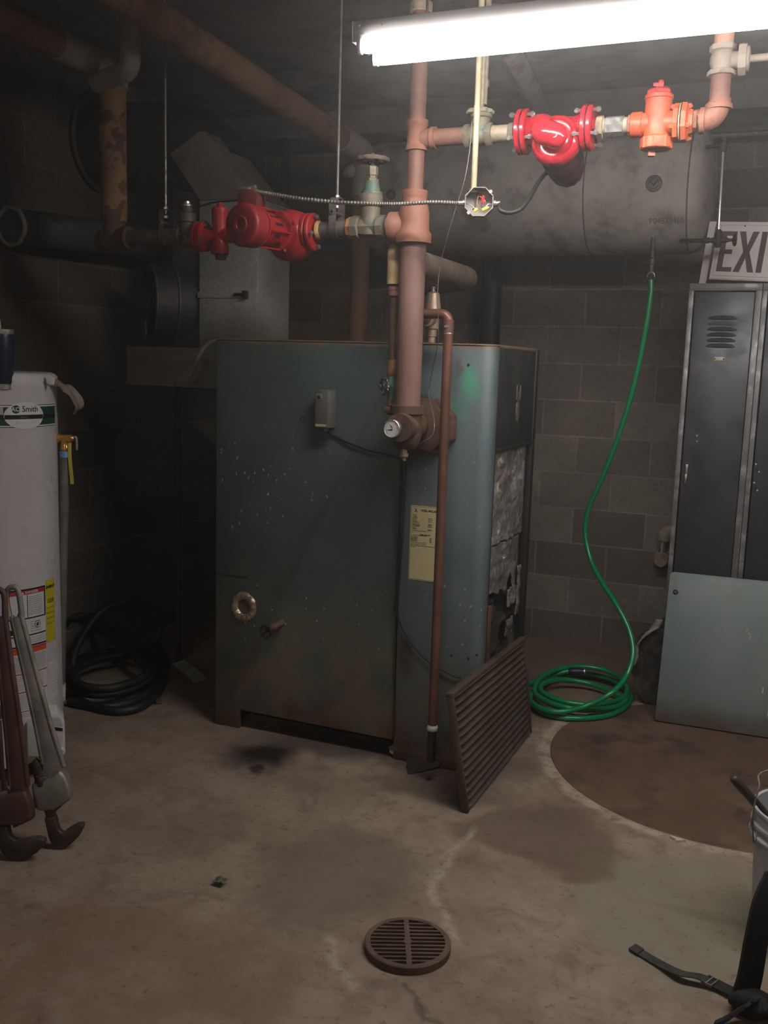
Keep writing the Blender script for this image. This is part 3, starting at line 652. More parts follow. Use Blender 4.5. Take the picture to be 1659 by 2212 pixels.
# small bypass line with its valve
bx = (-1.3404, 3.25, 1.8623)[0]
by = thing('bypass_pipe', 'narrow rusty bypass pipe with a yellow wrapped top, left of the thick riser', 'pipe', (bx, 3.25, 1.4))
P0 = (-1.3419, 3.25, 1.9581); P1 = (-1.3414, 3.25, 1.8398); P2 = (-1.3374, 3.25, 1.827); P3 = (-1.3365, 3.25, 1.8012); P4 = (-1.3363, 3.25, 1.5372); P5 = (-1.3365, 3.25, 1.3879)
mb = MB(); mb.lathe(P1, (0, 0, 1), [(0, .019), (0, .023), (.03, .0235), (.06, .0225), (P0[2] - P1[2], .023), (P0[2] - P1[2] + .02, .018)], 20); rough(mb, .0016, 40); mb.build('wrapping', grimy('peeling_yellow_wrap', (.46, .33, .14), (.56, .46, .28), (.42, .19, .05), 14, .85, lo3=.55, hi3=.66, bump=.5), by, smooth=80)
mb = MB(); mb.lathe((P3[0], 3.25, P3[2] - .006), (0, 0, 1), [(0, .014), (.004, .0195), (.022, .0195), (.024, .021), (P2[2] - P3[2] + .010, .021)], 20); mb.build('coupling', rust_cast, by)
mb = MB(); mb.cyl((P3[0], 3.25, P3[2]), (P4[0], 3.25, P4[2]), .0125, n=16); mb.build('pipe', rust_dark, by)
mb = MB(); mb.tube([(P0[0], 3.25, P0[2]), (P0[0] + .0, 3.24, z_t0 + .03), (RX - .04, 3.225, z_t0 + .06)], .014, 12); mb.build('elbow', rust_cast, by)
mb = MB(); mb.cyl((P4[0], 3.25, P4[2] - .035), (P5[0], 3.25, P5[2] - .01), .0115, n=14); mb.build('lower_pipe', insul_ochre, by)
va = thing('angle_valve', 'small verdigris valve with a chrome scalloped handwheel on the bypass line', 'valve', P4)
zv = (-1.3397, 3.25, 1.4792)[2]
mb = MB(); mb.lathe((P4[0], 3.25, zv - .045), (0, 0, 1), [(0, .014), (.018, .014), (.024, .018), (.06, .018), (.07, .014), (.09, .015)], 8); mb.lathe((P4[0], 3.25, zv), (-.55, -.83, 0), [(0, .016), (.025, .016), (.028, .010), (.05, .006)], 12); mb.build('body', brass_green, va)
mb = MB(); mb.lathe((P4[0], 3.25, zv + .035), (0, 0, 1), [(0, .014), (.01, .019), (.05, .017), (.06, .013)], 12); rough(mb, .002, 60); mb.build('joint', grimy('copper_sealant', (.35, .15, .08), (.45, .24, .15), None, 30, .5, .4), va)
hw = V((-1.344, 3.2, 1.4795)); mb = MB(); handwheel(mb, hw, (-.55, -.83, .05), .027, .0042, 6, .07); mb.build('handwheel', grimy('blued_chrome', (.22, .25, .33), (.42, .46, .52), (.1, .1, .12), 30, .3, .9), va)

# relief valve and copper discharge pipe
cy = 3.275; cx = (-1.1357, 3.275, 1.2142)[0]
rv0 = (-1.317, 3.6, 1.7677)
rvx = rv0[0]
rv = thing('relief_valve', 'tan bell-shaped relief valve standing behind the copper pipe on top of the boiler', 'valve', (rvx, 3.60, 1.65))
bronze = grimy('tan_bronze', (.40, .29, .20), (.47, .35, .25), (.30, .2, .13), 10, .42, .35)
zb = (-1.3285, 3.6, 1.7676)[2]; zt = (-1.3275, 3.6, 1.838)[2]; ze = (-1.333, 3.6, 1.7357)[2]
mb = MB(); mb.lathe((rvx, 3.60, zb), (0, 0, 1), [(0, .024), (.004, .034), (zt - zb - .004, .0255), (zt - zb, .021), (zt - zb + .004, .009), (zt - zb + .022, .007), (zt - zb + .022, 0)], 24); mb.build('bonnet', bronze, rv, smooth=40)
mb = MB(); mb.lathe((rvx, 3.60, zb - .014), (0, 0, 1), [(0, .034), (.014, .036)], 24)
for k in range(4): mb.lathe((rvx + .034 * math.cos(k * PI / 2 + .6), 3.60 + .034 * math.sin(k * PI / 2 + .6), zb - .016), (0, 0, 1), [(0, .006), (.022, .006)], 6)
mb.build('flange', bronze, rv)
mb = MB(); mb.box((rvx - .010, 3.595, zt + .014), (rvx + .012, 3.605, zt + .018)); mb.torus((rvx + .004, 3.60, zt + .026), (0, 1, 0), .008, .0015, 16, 6); mb.build('lifting_lever', steel, rv)
mb = MB(); mb.lathe((rvx, 3.60, 1.64), (0, 0, 1), [(0, .016), (.03, .016), (.03, .02), (.055, .02), (.06, .026), (.09, .028), (ze - 1.64 + .03, .028)], 20)
mb.lathe((rvx, 3.60, ze), (0, -1, 0), [(0, .026), (.04, .026), (.045, .029), (.06, .029)], 20); mb.build('body', bronze, rv, smooth=40)
cpn = thing('copper_discharge_pipe', 'long copper pipe bending over from the relief valve and dropping down the boiler front', 'pipe', (cx, cy, .2))
zbot = (-1.1284, 3.275, 0.2184)[2]
path = fillet([(rvx, 3.55, ze), (rvx + .01, cy + .0, ze + .002), (rvx + .012, cy, ze)], .001, 2)
mb = MB(); mb.tube(fillet([(rvx, 3.56, ze), (rvx + .02, cy + .02, ze + .004), (cx, cy, ze + .004), (cx, cy, zbot)], .034, 10), .0172, 20); mb.build('pipe', copper_pipe, cpn, smooth=60)
mb = MB()
zc_ = (-1.1366, 3.275, 1.6855)[2]
mb.lathe((cx, cy, zc_ - .012), (0, 0, 1), [(0, .0176), (.001, .0192), (.045, .0192), (.046, .0176)], 20); mb.build('sleeve', copper_pipe, cpn)
mb = MB(); mb.lathe((cx, cy, zc_ - .018), (0, 0, 1), [(0, .0174), (.002, .0186), (.006, .0186), (.008, .0174)], 20); mb.prism([(-.009, .006), (.008, .006), (.008, .014), (-.004, .015), (-.009, .012)], (cx, cy - .0205, zc_ + .0), (1, 0, 0), (0, 0, 1), (0, .002, 0)); mb.build('solder_ring', steel, cpn)
mb = MB(); mb.lathe((cx, cy, zbot - .012), (0, 0, 1), [(0, .0178), (.002, .021), (.014, .0208), (.022, .0178)], 20); rough(mb, .0015, 80); mb.build('flux_ring', grimy('white_flux', (.6, .62, .6), (.75, .76, .74), None, 40, .5), cpn, smooth=70)
mb = MB(); mb.cyl((cx - .002, cy + .004, .085), (cx, cy, zbot), .016, n=18); mb.build('tail', dark_pipe, cpn)
# capillary wire
mb = MB(); mb.tube(crom([V(p) for p in [(-1.0473, 3.17, 2.3545), (-1.0432, 3.15, 2.2658), (-1.0577, 3.15, 2.1644), (-1.0891, 3.16, 2.0711), (-1.1194, 3.17, 1.9756), (-1.146, 3.19, 1.8867), (-1.1541, 3.2, 1.7947), (-1.154, 3.22, 1.7018), (-1.1638, 3.25, 1.6392), (-1.193, 3.3, 1.5748), (-1.2154, 3.33, 1.5081), (-1.2243, 3.34, 1.4575), (-1.1865, 3.26, 1.4242), (-1.134, 3.16, 1.3686), (-1.1316, 3.14, 1.3218), (-1.1681, 3.14, 1.2956), (-1.2166, 3.17, 1.2697), (-1.2469, 3.19, 1.2599)]], 6), .0014, 6)
tag(mb.build('capillary_wire', steel_dull, None), 'thin loose grey wire hanging from the upper branch pipe down to the gauge', 'wire')


# ---------------------------------------------------------------- right hand pump run
def bolts(parent, c, axis, R, n, L, m, r=.0085, a0=.4, nm='bolt'):
    a, b, d = frame(axis)
    for k in range(n):
        an = a0 + 2 * PI * k / n; p = V(c) + (a * math.cos(an) + b * math.sin(an)) * R
        mb = MB(); mb.lathe(p - d * L / 2, d, [(0, r * .55), (.003, r * .6), (.004, r), (.013, r), (.013, r * .6), (L - .013, r * .6), (L - .013, r), (L - .004, r), (L - .003, r * .6), (L, r * .5)], 6); mb.build(nm, m, parent)
def nip(name, label, x0, x1, r, m, y=RY, z=zr, wrench=()):
    t = thing(name, label, 'pipe fitting', (min(x0, x1), y, z))
    mb = MB(); mb.cyl((x0, y, z), (x1, y, z), r, n=24); mb.build('pipe', m, t)
    for xa, L, rr, mm in wrench:
        mb = MB(); mb.lathe((xa, y, z), (1, 0, 0), [(0, rr * .9), (.002, rr), (L - .002, rr), (L, rr * .9)], 8 if rr < .045 else 28); mb.build('hex_bushing', mm, t)
    return t
X = lambda p: p[0]
# gate valve behind the conduit
vx = (-1.0312, 3.22, 2.3238)[0]
gv = thing('gate_valve', 'bronze gate valve high on the right branch, its handwheel behind the pale conduit', 'valve', (vx, RY, zr))
mb = MB(); mb.lathe(((-1.0863, 3.22, 2.3271)[0], RY, zr), (1, 0, 0), [(0, .030), (.002, .037), (.018, .037), (.02, .030), (.035, .034), (.045, .036), (.062, .034), (.074, .030), (.076, .037), (.096, .037), (.098, .03)], 8)
mb.lathe((vx, RY, zr), (0, 0, 1), [(0, .030), (.05, .030), (.054, .036), (.066, .036), (.07, .024), (.085, .022)], 24); mb.build('body', brass_old, gv, smooth=45)
zw = (-1.0426, 3.22, 2.3935)[2]
mb = MB(); mb.lathe((vx, RY, zr + .08), (0, 0, 1), [(0, .008), (.25, .008)], 10); mb.build('stem', nipple, gv)
mb = MB(); handwheel(mb, (vx - .004, RY, zw), (0, 0, 1), .038, .0075, 5, .07, .3); mb.build('handwheel', grimy('chalky_wheel', (.32, .285, .205), (.42, .38, .28), (.2, .16, .1), 20, .6, .2), gv)
# pipe with a coupling above that valve
mb = MB(); cxx = (-1.0293, 3.22, 2.4842)[0]; mb.cyl((cxx, RY + .02, zr + .10), (cxx, RY + .02, ZC), .0095, n=14)
pp = tag(mb.build('valve_drop_pipe', nipple, None), 'pale thin pipe dropping from the ceiling just behind the cream conduit', 'pipe')
mb = MB(); mb.lathe((cxx, RY + .02, (-1.0357, 3.24, 2.4899)[2] - .01), (0, 0, 1), [(0, .014), (.02, .014)], 6); mb.build('coupling', nipple, pp)
nip('pipe_nipple', 'limed brown nipple between the upper gate valve and the bright red pump', (-0.9961, 3.22, 2.3247)[0] - .012, (-0.9046, 3.22, 2.3222)[0], .027, nipple, wrench=(((-0.9329, 3.22, 2.3239)[0], .02, .033, brass_old),))
# circulator pump, bright
PX, PY, PZ = (-0.7697, 3.19, 2.2836)
pm = thing('circulator_pump', 'glossy bright red circulator pump with a round volute and maroon motor, under the lamp', 'pump', (PX, RY, zr))
fL0, fR1 = (-0.9031, 3.22, 2.3221)[0], (-0.6506, 3.22, 2.3184)[0]
def flange_pair(t, xc, R, m, y=RY, z=zr, hw=.016, n=4, tilt=0, boltm=steel, a0=.5, L=.085):
    mb = MB(); mb.lathe((xc - hw - .002, y, z), (1, 0, 0), [(0, R * .55), (0, R * .93), (.004, R), (hw - .003, R), (hw, R * .96), (hw, R * .5)], 36); f1 = mb.build('flange', m, t)
    mb = MB(); mb.lathe((xc + .002, y, z), (1, 0, 0), [(0, R * .5), (0, R * .96), (.003, R), (hw - .004, R), (hw, R * .93), (hw, R * .55)], 36); mb.build('flange', m, t)
    mb = MB(); mb.lathe((xc - .0022, y, z), (1, 0, 0), [(0, R * .9), (.0044, R * .9)], 30); mb.build('gasket', dark_pipe, f1)
    bolts(t, (xc, y, z), (1, 0, 0), R * .78, n, L, boltm, a0=a0)
xl = (-0.8844, 3.22, 2.321)[0]; xr = (-0.6725, 3.22, 2.3155)[0]
flange_pair(pm, xl, .071, red_gloss); flange_pair(pm, xr, .071, red_gloss)
ad = V((-.03, -.97, .10)).normalized()      # face of the volute
vc = V((PX, RY - .02, PZ))
mb = MB(); mb.lathe(vc - ad * .035, ad, [(0, .05), (.0, .066), (.010, .076), (.028, .081), (.048, .078), (.060, .070), (.064, .064), (.058, .061), (.056, .058), (.056, .040), (.060, .036), (.062, 0)], 44); volute = mb.build('volute', red_gloss, pm, smooth=50)
mb = MB(); ip = [V((xl + .012, RY, zr)), V((xl + .040, RY - .010, zr + .001)), V((xl + .070, RY - .035, zr + .002)), V((-0.7942, 3.15, 2.3003)), V((-0.7645, 3.14, 2.288)), V((-0.7435, 3.142, 2.2746)), V((-0.7296, 3.148, 2.2654))]
mb.tube(crom(ip, 6), [(.046 - .010 * i / 36 if i < 26 else .0385 * math.sqrt(max(.02, 1 - ((i - 25) / 11) ** 2))) for i in range(37)], 24); mb.build('inlet_arm', red_gloss, pm, smooth=70)
mb = MB(); mb.tube(crom([(PX + .0, RY + .012, PZ + .052), (PX + .05, RY + .008, PZ + .045), (PX + .085, RY + .002, zr + .008), (xr - .012, RY, zr)], 6), [.030 + .016 * i / 18 for i in range(19)], 22); mb.build('outlet_arm', red_gloss, pm, smooth=70)
bo = V((-0.7533, 3.112, 2.2812)); mb = MB(); mb.lathe(bo + ad * -.02, ad, [(0, .012), (.026, .012), (.0285, .0095), (.0285, 0)], 20); mb.build('boss_plug', red_gloss, pm)
# raised cast letters round the volute face
ua = V((1, 0, 0)); uu = V((0, .1, .995)).normalized()
mb = MB()
for word, a1, step in (('1004S1 BB', 18, -7.2), ('SERIES', -56, -8.5)):
    for i, ch in enumerate(word):
        if ch == ' ': continue
        an = math.radians(a1 + step * i); e = ua * math.cos(an) + uu * math.sin(an); tdir = (ua * -math.sin(an) + uu * math.cos(an))
        vs_, fs_ = text2d(ch, .0115)
        o = vc + ad * .0215 + e * .0495
        mb.add([o + (-tdir) * p.x + e * p.y for p in vs_], fs_)
mb.build('cast_lettering', grimy('worn_red_letters', (.72, .33, .32), (.8, .45, .43), None, 20, .4), volute)
md = V((-.02, .965, -.26)).normalized(); m0 = vc + md * .03
mb = MB(); mb.lathe(m0, md, [(0, .064), (.02, .068), (.035, .069), (.11, .067), (.118, .064), (.122, .060)], 36); mb.build('motor_body', red_dark, pm)
mb = MB(); mb.lathe(m0 + md * .12, md, [(0, .060), (.004, .064), (.045, .061), (.075, .052), (.082, .045), (.082, 0)], 12); mb.build('motor_cap', red_dark, pm)
bolts(pm, m0 + md * .012, md, .064, 4, .036, steel_dull, .006, .3, 'motor_bolt')
nip('union', 'galvanised coupling with limed threads between the red pump and the orange air separator', (-0.6479, 3.22, 2.321)[0], (-0.5322, 3.22, 2.3182)[0], .026, nipple, wrench=(((-0.6464, 3.22, 2.321)[0], .022, .035, nipple), ((-0.6186, 3.22, 2.3193)[0], .058, .031, steel), ((-0.548, 3.22, 2.3191)[0], .014, .034, rust_cast)))
# orange air separator
AX = (-0.4589, 3.22, 2.3178)[0]
asx = thing('air_separator', 'faded orange-red cast air separator with a T-handle on its hexagonal cap', 'valve', (AX, RY, zr - .08))
zb_, zt_ = (-0.465, 3.22, 2.2466)[2], (-0.4595, 3.22, 2.4037)[2]
mb = MB(); mb.lathe((AX, RY, zb_), (0, 0, 1), [(0, .043), (.002, .048), (.03, .048), (.034, .042), (.038, .040), (.06, .041), (zt_ - zb_ - .012, .040), (zt_ - zb_ - .010, .043), (zt_ - zb_, .043)], 32)
mb.lathe((AX, RY, zr), (-1, 0, 0), [(0, .032), (.045, .034), (.047, .038), (.052, .038), (.078, .038), (.08, .034)], 28)
mb.lathe((AX, RY, zr), (1, 0, 0), [(0, .034), (.055, .036), (.062, .05)], 28); mb.build('body', orange_red, asx, smooth=40)
mb = MB(); mb.lathe((AX, RY, zb_ - .002), (0, 0, 1), [(0, .047), (.002, .05), (.034, .05), (.037, .045)], 8); mb.build('octagon_base', orange_red, asx)
mb = MB(); mb.lathe((AX, RY, zt_), (0, 0, 1), [(0, .037), (.003, .040), (.014, .038), (.020, .030), (.024, .012), (.028, .012)], 6); mb.build('cap', grimy('red_cap', (.42, .03, .022), (.5, .06, .04), None, 10, .5), asx)
mb = MB(); zz = (-0.4618, 3.22, 2.4351)[2]; mb.cyl((AX + .002, RY, zt_ + .02), (AX + .002, RY, zz + .004), .004, n=10); mb.box((AX - .020, RY - .007, zz - .004), (AX + .012, RY + .006, zz + .007), None); mb.cyl((AX + .002, RY, zz - .004), (AX + .002, RY, zz + .014), .009, n=12); mb.build('bleed_handle', red_dusty, asx, bevel=.001)
mb = MB(); mb.cyl((AX - .012, RY, zb_ + .002), (AX - .012, RY, zb_ - .022), .015, n=4, a0=.5); mb.build('drain_plug', grimy('red_plug', (.40, .09, .06), (.45, .14, .1), None, 10, .55), asx, bevel=.0015)
fx = (-0.3882, 3.22, 2.3161)[0]
mb = MB(); mb.lathe((fx - .022, RY, zr - .002), (1, 0, 0), [(0, .05), (.002, .057), (.016, .057), (.018, .05)], 8, .2); mb.build('flange', orange_red, asx)
mb = MB(); mb.lathe((fx + .002, RY, zr - .002), (1, 0, 0), [(0, .05), (.002, .060), (.016, .058), (.022, .04), (.034, .036)], 8, .4); mb.build('flange', orange_red, asx)
mb = MB(); mb.lathe((fx - .003, RY, zr - .002), (1, 0, 0), [(0, .058), (.004, .058)], 28); mb.build('gasket', nipple, asx)
bolts(asx, (fx, RY, zr - .002), (1, 0, 0), .047, 4, .066, orange_red, .008)
nip('short_nipple', 'short limed nipple between the orange separator and the brown elbow', fx + .03, (-0.3269, 3.22, 2.315)[0], .024, nipple, wrench=(((-0.3525, 3.22, 2.3139)[0], .014, .034, rust_cast),))
ex = (-0.281, 3.22, 2.4133)[0]; ez1 = (-0.2823, 3.22, 2.3629)[2]
el = thing('pipe_elbow', 'brown cast elbow turning the right pump run upwards', 'pipe fitting', (ex, RY, zr))
mb = MB(); e0 = (-0.3323, 3.22, 2.3153)[0]
mb.tube(fillet([(e0 + .005, RY, zr), (ex, RY, zr), (ex, RY, ez1)], .055, 10), .034, 22); mb.build('body', rust_cast, el, smooth=60)
mb = MB(); mb.lathe((e0, RY, zr), (1, 0, 0), [(0, .03), (0, .039), (.014, .039), (.016, .03)], 26); mb.build('collar', rust_cast, el)
mb = MB(); mb.lathe((ex, RY, ez1 - .012), (0, 0, 1), [(0, .03), (0, .040), (.014, .040), (.015, .03)], 26); mb.build('collar', rust_cast, el)
ru = thing('corner_riser', 'short brown riser between the elbow and the grey stop valve by the lamp', 'pipe', (ex, RY, ez1))
zv0 = (-0.2837, 3.22, 2.4466)[2]
mb = MB(); mb.cyl((ex, RY, ez1), (ex, RY, zv0 + .01), .0295, n=26); mb.build('pipe', rust_pipe, ru)
sv = thing('stop_valve', 'dusty grey-brown stop valve with its bonnet turned right, at the upper right corner', 'valve', (ex, RY, zv0))
dusty = grimy('dusty_bronze', (.25, .20, .16), (.31, .26, .21), (.2, .13, .09), 10, .65)
zv1 = (-0.2907, 3.22, 2.5353)[2]; Hv = zv1 - zv0; zm = (-0.2294, 3.22, 2.4907)[2]
mb = MB(); mb.lathe((ex, RY, zv0), (0, 0, 1), [(0, .030), (.001, .042), (.014, .042), (.018, .030), (Hv * .4, .036), (Hv * .6, .037), (Hv - .02, .031), (Hv - .017, .040), (Hv - .002, .040), (Hv, .03)], 8); mb.lathe((ex, RY, zm), (1, 0, 0), [(0, .026), (.05, .024), (.06, .027), (.068, .036), (.076, .036), (.078, .022)], 24); mb.build('body', dusty, sv, smooth=45)
mb = MB(); mb.lathe(((-0.2347, 3.22, 2.4911)[0], RY, zm), (1, 0, 0), [(0, .03), (0, .045), (.010, .047), (.022, .045), (.022, .02)], 8); mb.build('bonnet_nut', dusty, sv)
mb = MB(); mb.cyl(((-0.2163, 3.22, 2.4896)[0], RY, zm), ((-0.1013, 3.22, 2.49)[0], RY, zm), .011, n=14); mb.build('stem', dusty, sv)
mb = MB(); mb.cyl((ex, RY, zv1 - .005), (ex, RY, ZC), .0285, n=26); tag(mb.build('drop_pipe', grimy('rosy_pipe', (.34, .16, .11), (.42, .22, .16), None, 9, .6), None), 'brown pipe from the ceiling into the grey stop valve, crossing behind the lamp', 'pipe')
# conduit, junction box, cables
JY = 3.06
j0 = (-0.9746, 3.06, 2.0768)
cdx = (-0.9947, 3.06, 2.2727)[0]
jb = thing('junction_box', 'open octagonal steel junction box full of wires, hanging from the cream conduit', 'junction box', j0)
jx, jz = j0[0], j0[2]; jd = V((.28, -.95, 0)).normalized(); ja = V((.95, .28, 0)).normalized()
def octo(r, k=.42): return [(r, -r * k), (r, r * k), (r * k, r), (-r * k, r), (-r, r * k), (-r, -r * k), (-r * k, -r), (r * k, -r)]
mb = MB(); o = V(j0) - jd * .024; R_ = .0445
n = 8; rings = []
for r, dd in ((R_, 0), (R_, .048), (R_ - .002, .048), (R_ - .002, .003)):
    rings.append([o + ja * p[0] + V((0, 0, 1)) * p[1] + jd * dd for p in octo(r)])
vs_ = [p for r in rings for p in r]; fs_ = [tuple(range(7, -1, -1)), tuple(range(24, 32))]
for q in range(3):
    for i in range(8): fs_.append((q * 8 + i, q * 8 + (i + 1) % 8, q * 8 + 8 + (i + 1) % 8, q * 8 + 8 + i))
mb.add(vs_, fs_); mb.build('box', grimy('box_steel', (.30, .28, .25), (.44, .42, .38), None, 30, .5, .7), jb, smooth=10)
oo = V(j0); uz = V((0, 0, 1))
def wp(x, z, d=0): return oo + ja * x + uz * z + jd * d
wires = [((.0, .036, -.01), (-.006, .012, .0), (-.006, -.008, .008), (.002, -.020, .006), plain('copper_wire', (.45, .2, .1), .4, .6)), ((-.008, .034, -.012), (-.014, .008, 0), (-.012, -.012, .004), (-.02, -.022, .0), black_rub), ((.004, .03, -.012), (.010, .006, .004), (.008, -.012, .01), (.012, -.018, .008), black_rub), ((-.04, -.002, -.006), (-.026, -.008, .002), (-.014, -.018, .006), (-.004, -.022, .008), plain('grey_wire', (.3, .28, .25), .5)), ((.04, -.004, -.006), (.03, -.004, .002), (.022, -.014, .008), (.018, -.022, .01), paper_white), ((.0, .02, 0), (.012, .012, .008), (.02, .0, .01), (.01, -.02, .004), plain('copper_wire_bright', (.55, .28, .16), .35, .7))]
for w in wires:
    mb = MB(); mb.tube(crom([wp(*p) for p in w[:4]], 6), .0016, 6); mb.build('wire', w[4], jb)
for c, d, col, nm in (((.012, .010, .010), (.05, 1, .1), plain('red_nut', (.62, .02, .03), .4), 'red twist connector'), ((.022, -.020, .014), (.9, .35, .1), plain('yellow_nut', (.75, .62, .03), .4), 'larger yellow twist connector'), ((-.008, -.024, .012), (.8, .5, .2), plain('yellow_nut_small', (.72, .60, .04), .4), 'smaller yellow twist connector')):
    dv_ = ja * d[0] + uz * d[1] + jd * d[2]; mb = MB(); L = .022 if 'smaller' not in nm else .012
    mb.lathe(wp(*c) - dv_.normalized() * L / 2, dv_, [(0, .0058), (L * .4, .0055), (L, .0035), (L, 0)], 8); mb.build('twist_connector', col, jb, label=nm)
mb = MB(); mb.lathe((cdx, JY, jz + .043), (0, 0, -1), [(0, .014), (.010, .014), (.012, .0)], 16); mb.build('lock_nut', steel, jb)
for xx, rr in ((.035, .031), (-.031, -.034)): 
    mb = MB(); mb.lathe(wp(xx, rr, .018), jd, [(0, .006), (.006, .006)], 10); mb.build('cover_screw', steel, jb)
for sx in (-1, 1):
    mb = MB(); mb.lathe(wp(sx * .046, -.002, -.002), ja * sx, [(0, .011), (.006, .011), (.006, .008), (.02, .008)], 10); mb.build('clamp', steel_dull, jb)
cd = thing('conduit', 'straight cream painted conduit dropping from the ceiling to the junction box', 'conduit', (cdx, JY, jz + .04))
mb = MB(); mb.cyl((cdx, JY, jz + .042), (cdx, JY, ZC), .0092, n=18); mb.build('tube', grimy('cream_paint', (.30, .25, .15), (.36, .31, .195), (.22, .16, .095), 16, .5, lo3=.62, hi3=.75), cd)
mb = MB(); mb.lathe((cdx, JY, (-0.997, 3.06, 2.3218)[2]), (0, 0, 1), [(0, .0098), (.001, .0105), (.05, .0105), (.051, .0098)], 18); mb.build('coupling', grimy('cream_coupling', (.30, .255, .155), (.35, .3, .19), None, 12, .5), cd)
mb = MB(); pts = crom([V(p) for p in [(-1.7764, 3.01, 2.1356), (-1.72, 3.02, 2.1259), (-1.612, 3.02, 2.1068), (-1.4816, 3.04, 2.0935), (-1.3495, 3.05, 2.0847), (-1.2496, 3.05, 2.0799), (-1.1363, 3.05, 2.082)]] + [wp(-.064, -.002, -.002)], 46); mb.tube(pts, [.0062 + .0016 * math.cos(i * 2 * PI / 4.0) for i in range(len(pts))], 10)
tag(mb.build('armoured_cable', grimy('cable_armour', (.20, .18, .155), (.29, .265, .23), None, 20, .5, .5), None, smooth=80), 'grey ribbed armoured cable sagging from the left pump to the junction box', 'cable')
mb = MB(); mb.tube(crom([wp(.064, -.002, -.002)] + [V(p) for p in [(-0.9015, 3.06, 2.0503), (-0.8708, 3.07, 2.0452), (-0.8436, 3.1, 2.0645), (-0.8315, 3.16, 2.1138), (-0.8299, 3.24, 2.168), (-0.8207, 3.32, 2.2177)]], 8), .0075, 12)
tag(mb.build('pump_cable', black_rub, None, smooth=70), 'black flexible cable curving from the junction box up to the right pump motor', 'cable')


# ---------------------------------------------------------------- left hand pump run
lz = 2.033; lz2 = 2.022
bl = thing('left_branch_pipe', 'short brown pipe stub between the lower tee and the left gate valve', 'pipe', (RX - .12, RY, lz))
mb = MB(); mb.cyl(((-1.3552, 3.22, 2.0382)[0], RY, lz), (RX - .08, RY, lz), .034, n=24); mb.build('pipe', grimy('chalky_stub', (.27, .15, .11), (.36, .25, .19), None, 10, .65), bl)
gx_ = (-1.4224, 3.22, 2.0399)[0]
g2 = thing('gate_valve', 'tall bronze gate valve with a rusty handwheel, between left pump and riser', 'valve', (gx_, RY, lz))
mb = MB(); mb.lathe(((-1.4907, 3.22, 2.0415)[0], RY, lz), (1, 0, 0), [(0, .034), (.002, .042), (.028, .042), (.032, .034), (.05, .036), (.06, .036), (.095, .034), (.10, .042), (.126, .042), (.128, .034)], 8)
mb.lathe((gx_, RY, (-1.4212, 3.22, 2.0003)[2]), (0, 0, 1), [(0, .02), (.006, .032), (.03, .034), (.10, .033), (.104, .038), (.108, .042), (.14, .042), (.145, .038), (.148, .028)], 30); mb.build('body', brass_old, g2, smooth=40)
z1 = (-1.4255, 3.22, 2.139)[2]; z2 = (-1.4271, 3.22, 2.1891)[2]; z3 = (-1.4284, 3.22, 2.2296)[2]; z4 = (-1.4241, 3.22, 2.262)[2]
mb = MB(); mb.lathe((gx_ + .002, RY, z1), (0, 0, 1), [(0, .038), (.014, .038), (.016, .030), (.030, .028), (z2 - z1, .024)], 12); mb.build('bonnet', brass_green, g2)
mb = MB(); mb.lathe((gx_ + .002, RY, z2 - .004), (0, 0, 1), [(0, .024), (.012, .024), (.014, .018), (.022, .018), (.024, .021), (z3 - z2 + .012, .021), (z3 - z2 + .016, .014)], 6); mb.build('packing_nut', brass_old, g2)
mb = MB(); mb.cyl((gx_ + .002, RY, z2), (gx_ + .002, RY, z4 + .02), .0075, n=10); mb.build('stem', brass_old, g2)
mb = MB(); handwheel(mb, (gx_ + .003, RY, z4), (0, 0, 1), .049, .0085, 5, .05, .28); mb.build('handwheel', grimy('dusty_rusty_wheel', (.12, .08, .065), (.19, .135, .11), (.07, .04, .03), 16, .8), g2)
mb = MB(); mb.lathe(((-1.5087, 3.22, 2.0372)[0], RY, lz), (1, 0, 0), [(0, .032), (.004, .038), (.018, .038), (.022, .034)], 8); mb.build('union_nut', grimy('orange_rust', (.42, .15, .05), (.5, .24, .1), (.25, .12, .07), 30, .75), g2)
zn = thing('pipe_nipple', 'dusty pipe nipple under the hanger, between the dull red pump and the left gate valve', 'pipe fitting', ((-1.5635, 3.22, 2.0369)[0], RY, lz))
mb = MB(); mb.cyl(((-1.63, 3.22, 2.0321)[0], RY, lz2 + .006), ((-1.4942, 3.22, 2.0384)[0], RY, lz), .028, n=24); mb.build('pipe', steel_dull, zn)
mb = MB(); mb.lathe(((-1.6281, 3.22, 2.032)[0], RY, lz2 + .006), (1, 0, 0), [(0, .034), (.008, .033), (.014, .029)], 20); mb.build('thread_sealant', grimy('rusty_sealant', (.55, .33, .14), (.45, .2, .08), None, 30, .7), zn)
